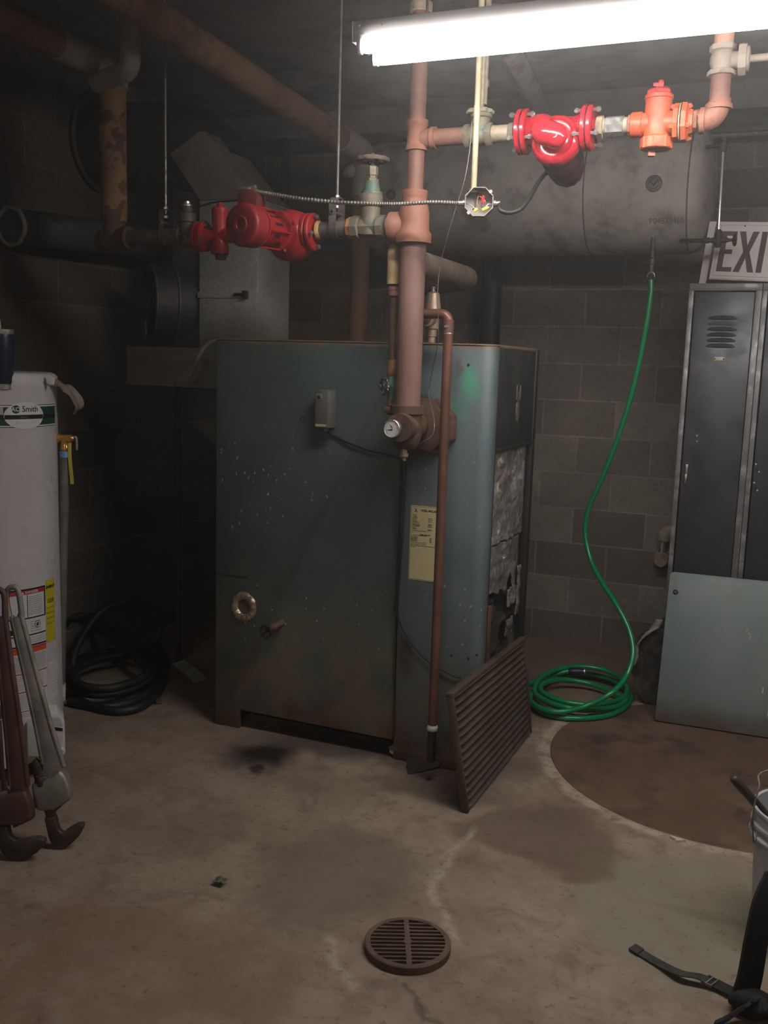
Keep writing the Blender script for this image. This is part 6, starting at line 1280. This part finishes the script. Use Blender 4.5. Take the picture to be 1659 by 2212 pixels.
bgx, bgy, bgw, bgd_ = .27, 2.30, .19, .11
def bagp(u, v):
    a = 2 * PI * u; k = 1 - .16 * v ** 2 - .10 * max(0, .12 - v) / .12
    sx, sy = math.cos(a), math.sin(a); q = (abs(sx) ** 4 + abs(sy) ** 4) ** -.25
    p = V((bgx + bgw * sx * q * k, bgy + bgd_ * sy * q * k * (1 - .35 * v), .004 + .27 * v))
    return p + mnoise.noise_vector(p * 9) * .012 * v
mb = MB().grid(bagp, 48, 14, None); n0 = len(mb.v); mb.add([bagp(i / 48, 1) for i in range(48)] + [V((bgx, bgy, .262))], [(i, (i + 1) % 48, 48) for i in range(48)]); mb.add([bagp(i / 48, 0) for i in range(48)], [tuple(range(48))])
bb_ = mb.build('bag_body', webb, bg, smooth=60)
mb = MB(); mb.prism([(-.12, .03), (.12, .03), (.115, .15), (-.115, .15)], (bgx, bgy - bgd_ - .012, 0), (1, 0, 0), (0, .12, 1), (0, .02, 0)); mb.build('front_pocket', webb, bg, bevel=.008)
for sy in (-1, 1):
    mb = MB(); ribbon(mb, [(bgx - .07, bgy + sy * .05, .235), (bgx - .06, bgy + sy * .05, .31), (bgx, bgy + sy * .045, .345), (bgx + .06, bgy + sy * .05, .31), (bgx + .07, bgy + sy * .05, .235)], [(0, 1, 0)], .03, .004); mb.build('carry_handle', web, bg, smooth=60)
mb = MB(); mb.tube([(bgx - .14, bgy, .268), (bgx, bgy, .272), (bgx + .14, bgy, .268)], .004, 8); mb.build('zip', steel_dull, bb_)
# paper scrap, leaf litter
q = V((-0.2282, 3.2211, 0.004)); mb = MB(); mb.prism([(-.026, .012), (.004, .010), (.028, .004), (.018, -.004), (.002, -.014), (-.004, -.014), (-.004, -.006), (-.018, .002)], q + V((0, 0, -.003)), (1, .0, 0), (0, 1, 0), (0, 0, .006)); tag(mb.build('paint_flake', grimy('pink_flake', (.55, .42, .34), (.62, .5, .41), None, 20, .8), None), 'pale pinkish flake on the edge of the round rusty plate', 'debris')
q = V((-1.4559, 2.3142, 0.006)); mb = MB(); mb.grid(lambda u, v: q + V(((u - .5) * .036, (v - .5) * .028, .004 + .010 * mnoise.noise(V((u * 3, v * 3, 7))) + .006)), 8, 8, (0, 0, -.003)); tag(mb.build('crumpled_scrap', grimy('mossy_scrap', (.10, .095, .075), (.17, .16, .13), (.05, .04, .03), 60, .8), None, smooth=60), 'small crumpled dark scrap alone on the floor, left foreground', 'debris')


# ---------------------------------------------------------------- water heater
HC = V((-2.712, 2.715, 0)); HR = .245; HZ = 1.49
wh = thing('water_heater', 'tall pale grey cylindrical water heater at the left picture edge', 'water heater', HC)
heat_m = grimy('pale_grey_enamel', (.58, .565, .57), (.62, .605, .61), None, 4, .33, bump=.02, Coat_Weight=.2)
view = math.atan2(-HC.y, -HC.x)     # direction from the heater towards the viewer's side
def hp3(a, z, r=HR): return HC + V((r * math.cos(a), r * math.sin(a), z))
mb = MB(); mb.lathe(HC + V((0, 0, .06)), (0, 0, 1), [(0, HR - .012), (0, HR), (HZ - .115, HR), (HZ - .112, HR + .002), (HZ - .075, HR + .002), (HZ - .066, HR - .006), (HZ - .06, HR - .02), (HZ - .06, 0)], 72); tank_ = mb.build('jacket', heat_m, wh, smooth=35)
mb = MB(); mb.lathe(HC + V((0, 0, .0)), (0, 0, 1), [(0, HR - .03), (.06, HR - .03)], 60); mb.build('base_ring', dark_pipe, wh)
def patch(mb, a0, a1, z0, z1, off=.0006, n=None):
    n = n or max(2, int(abs(a1 - a0) * 26))
    return mb.grid(lambda u, v: hp3(a0 + (a1 - a0) * u, z0 + (z1 - z0) * v, HR + off), n, 1, None)
def wrap(mb, vs, fs, a, z, off=.0012, slope=0):
    """letters laid on the curved jacket; a decreases... x to the viewer's right is +angle"""
    return mb.add([hp3(a + p.x / HR, z + p.y, HR + off) for p in vs], fs)
def wtext(mb, t, size, a, z, off=.0014, **k):
    vs, fs = text2d(t, size, **k); return wrap(mb, vs, fs, a, z, off)
def ell(mb, a, z, ra, rz, off, n=48):
    vs = [hp3(a, z, HR + off)]; K = 6
    for k in range(1, K + 1):
        for i in range(n): vs.append(hp3(a + ra * k / K * math.cos(2 * PI * i / n) / HR, z + rz * k / K * math.sin(2 * PI * i / n), HR + off))
    fs = [(0, 1 + i, 1 + (i + 1) % n) for i in range(n)]
    for k in range(K - 1):
        for i in range(n): l = (i + 1) % n; fs.append((1 + k * n + i, 1 + (k + 1) * n + i, 1 + (k + 1) * n + l, 1 + k * n + l))
    return mb.add(vs, fs)
D2 = math.radians
grn = plain('label_green', (.012, .055, .032), .35); blk = plain('label_black', (.012, .012, .014), .35); wht = plain('label_white', (.66, .65, .65), .4); beige = plain('label_beige', (.46, .40, .38), .35)
redl = plain('label_red', (.42, .03, .04), .45); orng = plain('label_orange', (.62, .09, .03), .45); yell = plain('label_yellow', (.55, .45, .02), .45)
bn = MB(); patch(bn, D2(-100), D2(24), 1.298, 1.381, .0005); band = bn.build('brand_band', wht, wh, smooth=60)
for a0, a1, z0, z1, m, o in ((-100, 24, 1.300, 1.3025, blk, .0008), (-100, 24, 1.3765, 1.379, blk, .0008), (-100, 24, 1.307, 1.3715, grn, .0008), (-100, -33, 1.345, 1.3715, beige, .0010), (-100, 24, 1.329, 1.344, blk, .0012)):
    mb = MB(); patch(mb, D2(a0), D2(a1), z0, z1, o); mb.build('band_stripe', m, band, smooth=60)
LA = D2(-14.5)
mb = MB(); ell(mb, LA, 1.341, .078, .0475, .0016); mb.build('logo_oval', wht, band, smooth=60)
mb = MB(); patch(mb, LA - .076 / HR, LA + .076 / HR, 1.329, 1.344, .0019); mb.build('oval_stripe', blk, band, smooth=60)
mb = MB(); ell(mb, LA - .036 / HR, 1.3635, .0155, .0145, .0019, 28); mb.build('logo_disc', grn, band, smooth=60)
mb = MB(); wtext(mb, 'AO', .0215, LA - .0365 / HR, 1.3630, .0023, bold=.0003); mb.build('logo_letters', wht, band)
mb = MB(); wtext(mb, 'Smith', .029, LA + .019 / HR, 1.3635, .0021, bold=.0003); mb.build('logo_name', blk, band)
mb = MB(); 
for k in range(9): patch(mb, LA + (-.036 + .008 * k) / HR, LA + (-.0305 + .008 * k) / HR, 1.3165, 1.3178, .0019, 1)
mb.build('fine_print', plain('label_grey', (.35, .34, .34), .5), band)
mb = MB(); wtext(mb, 'Signature', .0085, LA - .004 / HR, 1.3365, .0023); mb.build('script', plain('label_grey2', (.2, .2, .2), .5), band)
# warning labels
rnd = random.Random(2)
def lines(mb, a0, a1, z0, z1, n, h, off=.0010):
    for k in range(n):
        z = z1 - (z1 - z0) * (k + .5) / n; a = a0
        while a < a1:
            w = rnd.uniform(.010, .028) / HR * .7; patch(mb, a, min(a1, a + w), z - h / 2, z + h / 2, off, 1); a += w + .0022 / HR
    return mb
a0, a1 = D2(-34), D2(1.2)
mb = MB(); patch(mb, a0, a1, .235, .722, .0004); lab1 = mb.build('warning_label', wht, wh, smooth=60)
def sub(m, nm, *rects, off=.0008):
    mb = MB()
    for r in rects: patch(mb, D2(r[0]), D2(r[1]), r[2], r[3], off)
    return mb.build(nm, m, lab1, smooth=60)
sub(blk, 'frame_line', (-34, 1.2, .714, .720), (-34, 1.2, .608, .613), (-34, 1.2, .545, .550), (-34, 1.2, .505, .511), (-.2, 1.2, .608, .72), (-17.5, -16.9, .612, .700), (-34, -21, .555, .575))
sub(redl, 'danger_header', (-34, -.2, .699, .714)); sub(redl, 'red_line', (-34, 1.2, .497, .503), (-34, 1.2, .404, .408), (-34, 1.2, .335, .339), (-34, 1.2, .262, .265))
sub(orng, 'warning_header', (-34, 1.2, .480, .497))
mb = MB(); wtext(mb, 'DANGER', .013, D2(-13), .7062, .0014, bold=.0003); mb.prism([(0, 0), (0, 0), (0, 0)], (0, 0, -5), (1, 0, 0), (0, 1, 0), (0, 0, 0)) if 0 else None
w_ = [hp3(D2(-21.5) + x / HR, .7008 + z, HR + .0014) for x, z in ((-.006, 0), (.006, 0), (0, .0105))]; mb.add(w_, [(0, 1, 2)]); mb.build('header_letters', wht, lab1)
mb = MB(); lines(mb, D2(-16), D2(-2.5), .620, .692, 10, .0018); lines(mb, D2(-15), D2(-5), .556, .600, 5, .0016); lines(mb, D2(-33), D2(-.5), .412, .476, 11, .0018); lines(mb, D2(-33), D2(-3), .344, .400, 8, .0015); lines(mb, D2(-33), D2(-1), .270, .330, 9, .0015); lines(mb, D2(-33), D2(-19), .580, .604, 5, .0015); lines(mb, D2(-20), D2(-1), .515, .541, 3, .0016); lines(mb, D2(-33), D2(-6), .240, .258, 3, .0014); mb.build('small_print', plain('print_grey', (.16, .16, .17), .6), lab1)
mb = MB(); 
for pts in ([(-.012, .650), (-.004, .650), (-.002, .660), (-.006, .672), (-.010, .664)], [(-.004, .670), (.001, .678), (-.003, .690), (-.008, .680)], [(-.020, .622), (.006, .622), (.006, .630), (-.004, .634), (-.006, .642), (-.016, .636)]):
    mb.add([hp3(D2(-22) + x / HR, z, HR + .0012) for x, z in pts], [tuple(range(len(pts)))])
ell(mb, D2(-8), .583, .012, .013, .0009, 24); mb.build('pictogram', blk, lab1)
mb = MB(); ell(mb, D2(-8), .583, .0098, .0108, .0013, 24); mb.build('pictogram_fill', wht, lab1)
mb = MB(); mb.add([hp3(D2(-8) + x / HR, .583 + z, HR + .0018) for x, z in ((-.005, -.006), (0, -.008), (.004, -.002), (.006, .005), (-.001, .006), (-.005, .001))], [tuple(range(6))]); mb.build('pictogram_mark', blk, lab1)
mb = MB(); patch(mb, D2(2), D2(15), .498, .735, .0005); ey = mb.build('energy_label', yell, wh, smooth=60)
mb = MB(); wtext(mb, 'ENERGY', .0145, D2(8.6), .708, .0012, bold=.0006); mb.build('heading', blk, ey); mb = MB(); wtext(mb, '12.0', .022, D2(8), .655, .0012, bold=.0004); mb.build('figure', blk, ey); mb = MB(); lines(mb, D2(2.8), D2(14), .560, .640, 4, .0016, .0011); mb.build('small_print', blk, ey)
mb = MB(); patch(mb, D2(3.5), D2(17), .275, .420, .0005); l3 = mb.build('serial_label', wht, wh, smooth=60)
mb = MB(); lines(mb, D2(5), D2(15), .30, .41, 9, .0018, .001); mb.build('serial_print', plain('print_dim', (.3, .3, .3), .6), l3)
# gas control
ga = D2(0.5); gn = V((math.cos(ga), math.sin(ga), 0)); gt = V((-math.sin(ga), math.cos(ga), 0)); gu = V((0, 0, 1))
vdir = V((.69, -.72, 0)); vt_ = V((.72, .69, 0))
go = hp3(D2(-2), .17)
gc_ = thing('gas_control', 'white gas control box with a black knob, low on the water heater behind the wrenches', 'control', go)
mb = MB(); w2 = .066; mb.prism([(-w2, -.07), (w2 * .75, -.085), (w2, -.06), (w2, .05), (w2 * .62, .085), (-.02, .08), (-w2, .055)], go - vdir * .03, vt_, gu, vdir * .11); gb = mb.build('housing', white_enamel, gc_, bevel=.006)
mb = MB(); mb.prism([(.004, .048), (.058, .036), (.05, .068), (.006, .076)], go + vdir * .0805, vt_, gu, vdir * .0008); mb.build('label', wht, gb)
mb = MB(); mb.prism([(.006, .027), (.058, .016), (.058, .028), (.006, .041)], go + vdir * .0805, vt_, gu, vdir * .0008); mb.prism([(.03, -.022), (.042, -.024), (.042, -.014), (.03, -.012)], go + vdir * .0805, vt_, gu, vdir * .0008); mb.build('dark_print', blk, gb)
mb = MB(); mb.lathe(go - vt_ * .07 - gu * .035 + vdir * .03, -vt_, [(0, .024), (.03, .024), (.034, .020), (.034, 0)], 20); mb.build('knob', black_rub, gc_)
mb = MB(); mb.lathe(go - vt_ * .064 - gu * .035 + vdir * .03, -vt_, [(0, .026), (.01, .026)], 20); mb.build('knob_ring', wht, gc_)
mb = MB(); mb.lathe(go + vt_ * .050 - gu * .062 + vdir * .06, vdir, [(0, .016), (.028, .016), (.032, .013), (.032, 0)], 18); mb.build('dial', white_enamel, gc_)
# relief valve and drop pipe
tv = V((-2.4825, 2.86, 1.2487)); tn = V((.80, .60, 0)).normalized()
tp = thing('heater_relief_valve', 'brass relief valve with a pale lever and hanging yellow tag on the water heater side', 'valve', tv)
tt = V((.924, .383, 0))
mb = MB(); mb.lathe(tv - tt * .075, tt, [(0, .012), (.045, .012), (.046, .019), (.055, .019), (.058, .015), (.085, .016), (.088, .018), (.10, .018), (.103, .012), (.11, .008)], 18); mb.lathe(tv - V((0, 0, .042)), (0, 0, 1), [(0, .017), (.012, .017), (.018, .014), (.03, .016), (.045, .015)], 16); mb.build('body', brass_new, tp, smooth=45)
mb = MB(); q = tv + tt * .034; mb.tube(crom([q + V((0, 0, .006)), q + tt * .008 + V((0, 0, .004)), q + tt * .011 + V((0, 0, -.02)), q + tt * .010 + V((0, 0, -.042))], 5), .0048, 8); mb.build('lever', steel, tp)
mb = MB(); q = tv + tt * .026 + V((0, -.012, -.015)); mb.grid(lambda u, v: q + tt * (.013 * (u - .5) + .004 * v) + V((0, -.003 * math.sin(5 * v), -.155 * v)), 3, 12, (0, .0008, 0)); mb.build('tag', grimy('yellow_tag', (.50, .42, .05), (.56, .48, .08), None, 20, .6), tp, smooth=60)
dp = thing('relief_drop_pipe', 'grey drop pipe with blue tape and a worn white end, beside the water heater', 'pipe', (tv.x, tv.y, .1))
pb = V((-2.5278, 2.86, 0.225)); pt = tv - V((0, 0, .038))
mb = MB(); mb.cyl(pb + (pt - pb) * .06, pt, .0165, n=20); mb.build('pipe', grimy('grey_galv_pipe', (.13, .13, .11), (.20, .20, .18), (.24, .2, .15), 12, .5, .4), dp)
mb = MB(); mb.lathe(pt - V((0, 0, .032)), (0, 0, 1), [(0, .0175), (0, .019), (.020, .019), (.022, .017)], 20); mb.build('tape', plain('blue_tape', (.16, .32, .62), .6), dp)
mb = MB(); mb.cyl(pb, pb + (pt - pb) * .07, .0178, n=20); mb.build('painted_end', grimy('worn_white_paint', (.55, .52, .47), (.62, .6, .55), (.2, .13, .09), 20, .7, lo3=.5, hi3=.62, s3=24), dp)
# things on top
tb_ = HC + V((-.055, -.125, 1.43)); tb_ = V((-2.5289, 2.6, 1.4394)); tb_.z = 1.4325
tu = thing('tumbler', 'navy insulated steel tumbler standing on the water heater, cut by the left edge', 'tumbler', tb_)
mb = MB(); mb.lathe(tb_ + V((0, 0, .018)), (0, 0, 1), [(0, .038), (.004, .0405), (.165, .0465), (.17, .0455)], 36); mb.build('body', plain('navy_coat', (.012, .019, .038), .35), tu)
mb = MB(); mb.lathe(tb_, (0, 0, 1), [(0, .036), (.0, .0375), (.018, .039), (.018, .03)], 36); mb.build('steel_base', steel, tu)
mb = MB(); mb.lathe(tb_ + V((0, 0, .187)), (0, 0, 1), [(0, .045), (.002, .0462), (.016, .047), (.018, .044), (.014, .04), (.014, 0)], 36); mb.build('steel_rim', steel, tu)
mb = MB(); mb.tube([tb_ + V((.0, 0, .2)), tb_ + V((-.008, 0, .265))], .006, 10); mb.build('straw', plain('pink_straw', (.55, .40, .38), .4), tu)
pl_N = NT('cloudy_plastic'); pl_N.set(pl_N.mix(pl_N.ramp(pl_N.noise(7), .35, .7), (.22, .17, .14), (.36, .30, .25)), .28, 0, Alpha=.85); cl = pl_N.m
prof = [V(p) for p in [(-2.5274, 2.64, 1.452), (-2.498, 2.66, 1.4593), (-2.4726, 2.7, 1.4568), (-2.4642, 2.76, 1.4469), (-2.4512, 2.8, 1.437), (-2.4397, 2.83, 1.4136), (-2.4279, 2.85, 1.38), (-2.4261, 2.855, 1.363), (-2.4479, 2.86, 1.3431), (-2.4546, 2.86, 1.3343)]]
prof = crom(prof, 4)
def bag(u, v):
    i = min(int(u * (len(prof) - 1)), len(prof) - 2); f = u * (len(prof) - 1) - i; p = prof[i] * (1 - f) + prof[i + 1] * f
    wd = .20 * (1 - .55 * u); k = p + V((-.45, .9, 0)).normalized() * wd * v
    k = k + mnoise.noise_vector(k * 26) * .010 + V((0, 0, (.010 + .022 * v * (1 - v) * 4) * (1 - u) * (.6 + .5 * math.sin(v * 9 + u * 11))))
    if (k - HC).to_2d().length < HR + .004 and k.z < 1.447: k.z = 1.447 + .25 * (k.z - 1.40) * 0
    return k
mb = MB().grid(bag, 40, 14, None); pb_ = tag(mb.build('plastic_bag', cl, None, smooth=90), 'crumpled cloudy plastic bag draped over the top edge of the water heater', 'bag')
q = V((-2.4419, 2.74, 1.4577)); q.z = max(q.z, 1.45); mb = MB(); mb.prism([(-.011, -.004), (.012, -.008), (.016, .016), (-.006, .026)], q, (.924, .383, 0), (0, 0, 1), (-.004, .010, .0)); tag(mb.build('white_tag', paper_white, None, bevel=.001), 'small white folded tag standing on the plastic bag', 'tag')

# ---------------------------------------------------------------- pipe wrenches leaning on the heater
wr = V((.924, .383, 0)); wu = V((-.075, .095, 1)).normalized(); wn = wr.cross(wu).normalized(); wn = wn if wn.y < 0 else -wn
alu = grimy('scuffed_aluminium', (.27, .255, .22), (.40, .38, .335), (.12, .108, .09), 9, .5, .45, lo3=.55, hi3=.7, bump=.25)
irn = grimy('oily_iron', (.065, .05, .042), (.11, .088, .072), (.04, .032, .028), 10, .5, .5, bump=.3)
redw = grimy('worn_red_brown', (.10, .05, .04), (.15, .075, .058), (.065, .055, .048), 9, .5, .3, lo3=.48, hi3=.62, bump=.3)
def wrench(name_label, ox, oy, base, handle_m, jaw_m, outline, loop, head, shank, hook, heel, nut, rows, Sx=672.0):
    t = thing('pipe_wrench', name_label, 'wrench', base, 'pipe wrenches')
    P2 = lambda q: [((x - ox) / Sx, (oy - y) / Sx) for x, y in q]
    B = V(base)
    def pr(poly, d0, d1): return MB().prism(P2(poly), B + wn * d0, wr, wu, wn * (d1 - d0))
    body = pr(outline, -.007, .007).build('handle', handle_m, t, bevel=.003)
    L_, R_ = rows
    for side in (L_, R_):
        mb = MB(); mb.tube([B + wr * x + wu * y for x, y in P2(side)], .0085, 10); mb.build('handle_rib', handle_m, body, smooth=70)
    mb = MB(); mb.tube(crom([B + wr * x + wu * y for x, y in P2(loop)], 5), .0095, 10); mb.build('hanging_loop', handle_m, body, smooth=70)
    pr(head, -.022, .022).build('head', handle_m, t, bevel=.008, seg=3)
    pr(shank, -.009, .009).build('hook_shank', jaw_m, t, bevel=.003)
    hk = pr(hook, -.014, .014); hko = hk.build('hook_jaw', jaw_m, t, bevel=.005, seg=3)
    if heel: pr(heel, -.015, .015).build('heel_jaw', jaw_m, t, bevel=.003)
    (nx, ny), = P2([nut[:2]]); mb = MB(); mb.lathe(B + wr * nx + wu * (ny - .016), wu, [(0, nut[2]), (.003, nut[2] + .002), (.029, nut[2] + .002), (.032, nut[2])], 20); mb.build('knurled_nut', jaw_m, t)
    return t
fa_ = (-2.0219, 2.2821, 0.002)
wrench('big grey aluminium pipe wrench leaning on the water heater, rightmost of the three', 135, 1831, fa_, alu, irn,
       [(33, 1338), (53, 1334), (72, 1415), (92, 1490), (108, 1560), (122, 1610), (140, 1655), (148, 1690), (92, 1700), (96, 1655), (86, 1605), (76, 1553), (62, 1490), (46, 1418)],
       [(30, 1345), (23, 1302), (26, 1280), (37, 1273), (47, 1279), (52, 1302), (55, 1335)],
       [(74, 1692), (96, 1684), (118, 1676), (134, 1660), (146, 1672), (157, 1706), (157, 1722), (140, 1735), (122, 1746), (96, 1749), (80, 1744)],
       [(70, 1650), (80, 1638), (92, 1650), (100, 1690), (118, 1745), (127, 1782), (106, 1784), (96, 1740), (80, 1690)],
       [(99, 1765), (122, 1760), (129, 1790), (138, 1797), (152, 1785), (168, 1776), (182, 1775), (181, 1786), (172, 1803), (158, 1818), (142, 1829), (128, 1832), (116, 1826), (108, 1808)],
       [(118, 1738), (157, 1712), (156, 1722), (124, 1750)], (94, 1686, .022), ([(33, 1335), (62, 1470), (84, 1580), (96, 1650)], [(53, 1330), (88, 1470), (112, 1560), (140, 1655)]))
fb_ = (-2.0781, 2.1736, 0.002)
wrench('long red-brown pipe wrench leaning on the water heater, beside the grey one', 52, 1856, fb_, redw, irn,
       [(0, 1348), (20, 1346), (24, 1400), (34, 1480), (46, 1560), (58, 1640), (64, 1715), (70, 1760), (24, 1760), (26, 1700), (20, 1640), (12, 1560), (6, 1480), (0, 1400)],
       [(0, 1340), (-6, 1308), (-1, 1295), (8, 1291), (17, 1297), (20, 1312), (20, 1345)],
       [(-8, 1728), (14, 1722), (34, 1712), (60, 1708), (70, 1735), (74, 1765), (55, 1778), (20, 1782), (-6, 1778)],
       [(-4, 1690), (8, 1690), (12, 1740), (18, 1800), (0, 1806), (-6, 1750)],
       [(-2, 1786), (22, 1784), (26, 1806), (40, 1816), (62, 1810), (84, 1806), (99, 1811), (96, 1824), (80, 1840), (60, 1852), (40, 1857), (20, 1853), (6, 1838), (0, 1815)],
       [(30, 1774), (74, 1758), (74, 1768), (34, 1788)], (8, 1722, .020), ([(2, 1345), (10, 1480), (20, 1600), (26, 1700)], [(20, 1345), (36, 1480), (52, 1600), (62, 1700)]))
fc0 = (-2.2933, 2.2545, 0.002)
wrench('dark small pipe wrench almost out of the frame at the left edge', -20, 1800, fc0, irn, irn,
       [(-16, 1530), (2, 1530), (6, 1620), (10, 1690), (-22, 1690), (-16, 1620)],
       [(-14, 1545), (-18, 1525), (-6, 1517), (4, 1525), (3, 1545)],
       [(-34, 1690), (-10, 1672), (12, 1680), (16, 1712), (-4, 1722), (-32, 1722)],
       [(-38, 1660), (-28, 1660), (-22, 1760), (-36, 1760)],
       [(-38, 1752), (-20, 1750), (-14, 1770), (6, 1762), (12, 1768), (2, 1786), (-20, 1801), (-34, 1790)],
       None, (-28, 1690, .016), ([(-14, 1550), (-16, 1640), (-18, 1690)], [(2, 1550), (6, 1640), (8, 1690)]))

# ---------------------------------------------------------------- floor at the back left
bhm = grimy('matt_black_hose', (.010, .010, .011), (.018, .018, .018), None, 10, .55)
bh = thing('black_hose', 'black rubber hose coiled on the floor and up the left wall', 'hose', (-2.95, 3.7, 0))
loopA = [(-2.8659, 3.2987, 0.022), (-2.6769, 3.3178, 0.022), (-2.614, 3.4998, 0.022), (-2.7358, 3.8117, 0.022), (-2.932, 4.0055, 0.022), (-3.0942, 3.9887, 0.03), (-3.1972, 3.8591, 0.04), (-3.1311, 3.6252, 0.05), (-2.9578, 3.4067, 0.05), (-2.7655, 3.3338, 0.06), (-2.6705, 3.4398, 0.06), (-2.6753, 3.6359, 0.06), (-2.792, 3.814, 0.06), (-2.944, 3.8684, 0.07), (-3.0247, 3.7014, 0.08), (-2.9888, 3.4819, 0.09), (-2.8347, 3.3402, 0.09), (-2.6989, 3.3626, 0.09), (-2.6561, 3.5225, 0.09), (-2.7166, 3.6673, 0.09), (-2.806, 3.7225, 0.1)]
loopB = [(-3.0161, 3.86, 0.1705), (-3.1176, 3.88, 0.2123), (-3.1961, 3.88, 0.2311), (-3.2596, 3.85, 0.2346), (-3.2887, 3.78, 0.2254), (-3.3172, 3.7, 0.1689)]
mb = MB(); mb.tube(crom([V(p) for p in loopA + loopB], 8), .0195, 14); mb.build('hose', bhm, bh, smooth=80)
loopC = [(-3.069, 3.56, -0.033), (-3.1346, 3.64, 0.0806), (-3.16, 3.74, 0.1687), (-3.1501, 3.86, 0.2612), (-3.089, 3.93, 0.3067), (-2.9964, 3.96, 0.3215), (-2.9026, 3.96, 0.2946), (-2.829, 3.92, 0.2294), (-2.8256, 3.88, 0.1562), (-2.895, 3.86, 0.1156), (-2.9511, 3.86, 0.1315), (-3.0161, 3.86, 0.1705)]
mb = MB(); mb.tube(crom([V(p) for p in loopC], 8), .0195, 14); mb.build('hose_loop', bhm, bh, smooth=80)
loopD = [(-2.9669, 3.4416, 0.02), (-2.8247, 3.3266, 0.02), (-2.6334, 3.2946, 0.02), (-2.5519, 3.3827, 0.02), (-2.6089, 3.6163, 0.02), (-2.8177, 3.9498, 0.03), (-2.9188, 4.0276, 0.08)]
mb = MB(); mb.tube(crom([V(p) for p in loopD], 8), .0195, 14); mb.build('hose_loop', bhm, bh, smooth=80)
cq = [V(p) for p in [(-2.5868, 3.6844, 0.03), (-2.6197, 3.7542, 0.08), (-2.6256, 3.84, 0.085), (-2.6039, 3.8956, 0.03), (-2.519, 3.8685, 0.004), (-2.4942, 3.7511, 0.004), (-2.5808, 3.7821, 0.02), (-2.5731, 3.7136, 0.06)]]
def card(u, v):
    top = [V(p) for p in [(-2.6809, 3.8889, 0.02), (-2.6194, 3.8232, 0.1), (-2.603, 3.8344, 0.09), (-2.588, 3.9041, 0.03), (-2.5215, 3.8763, 0.006)]]
    P = crom(top, 6); i = min(int(u * (len(P) - 1)), len(P) - 2); f = u * (len(P) - 1) - i; p = P[i] * (1 - f) + P[i + 1] * f
    return p + V((-.01, -.085, 0)) * v + V((0, 0, .002))
mb = MB().grid(card, 24, 4, (0, 0, .004)); tag(mb.build('cardboard_flap', grimy('grey_cardboard', (.34, .33, .31), (.42, .41, .385), None, 6, .8), None, smooth=50), 'bent grey cardboard flap on the floor left of the boiler', 'cardboard')
q0_, q1_ = V((-2.7415, 3.6353, 0.004)), V((-2.5269, 3.4985, 0.004)); mb = MB(); d_ = (q1_ - q0_); s_ = d_.cross(V((0, 0, 1))).normalized() * .014
mb.add([q0_ - s_, q0_ + s_, q1_ + s_, q1_ - s_, q0_ - s_ + V((0, 0, .012)), q0_ + s_ + V((0, 0, .012)), q1_ + s_ + V((0, 0, .012)), q1_ - s_ + V((0, 0, .012))], [(3, 2, 1, 0), (4, 5, 6, 7), (0, 1, 5, 4), (1, 2, 6, 5), (2, 3, 7, 6), (3, 0, 4, 7)])
tag(mb.build('wood_strip', grimy('dirty_wood', (.05, .042, .035), (.08, .066, .055), None, 12, .9), None), 'dirty flat wood strip under the black hose coil', 'wood')
q = V((-2.7924, 3.4553, 0.002)); mb = MB(); mb.prism([(-.012, -.01), (.01, -.006), (.014, .012), (-.004, .016)], q, (1, 0, 0), (0, 1, 0), (0, 0, .012)); tag(mb.build('paper_scrap', grimy('grey_scrap', (.16, .15, .14), (.2, .19, .18), None, 12, .9), None), 'tiny pale scrap inside the black hose coil', 'debris')

for o_ in bh.children:
    for v_ in o_.data.vertices: v_.co.x = max(v_.co.x, XW + .006 - bh.location.x); v_.co.z = max(v_.co.z, .001)

# ---------------------------------------------------------------- haze added to make the glow around the lamp
w = bpy.data.worlds.new('world'); sc.world = w; w.use_nodes = True; nt = w.node_tree; nt.nodes.clear()
wo = nt.nodes.new('ShaderNodeOutputWorld'); bgd = nt.nodes.new('ShaderNodeBackground'); bgd.inputs[0].default_value = (0, 0, 0, 1); bgd.inputs[1].default_value = 0
nt.links.new(bgd.outputs[0], wo.inputs[0])
HAZE = .015
if HAZE > 0:
    vn = nt.nodes.new('ShaderNodeVolumeScatter'); vn.inputs['Color'].default_value = (1, .97, .95, 1); vn.inputs['Density'].default_value = HAZE; vn.inputs['Anisotropy'].default_value = .72
    nt.links.new(vn.outputs[0], wo.inputs[1])
sc.cycles.use_denoising = True
c_ = sc.cycles; c_.max_bounces = 5; c_.diffuse_bounces = 3; c_.glossy_bounces = 3; c_.transmission_bounces = 2; c_.volume_bounces = 0; c_.transparent_max_bounces = 6; c_.use_light_tree = False; c_.use_adaptive_sampling = True; c_.adaptive_threshold = .1
c_.caustics_reflective = False; c_.caustics_refractive = False
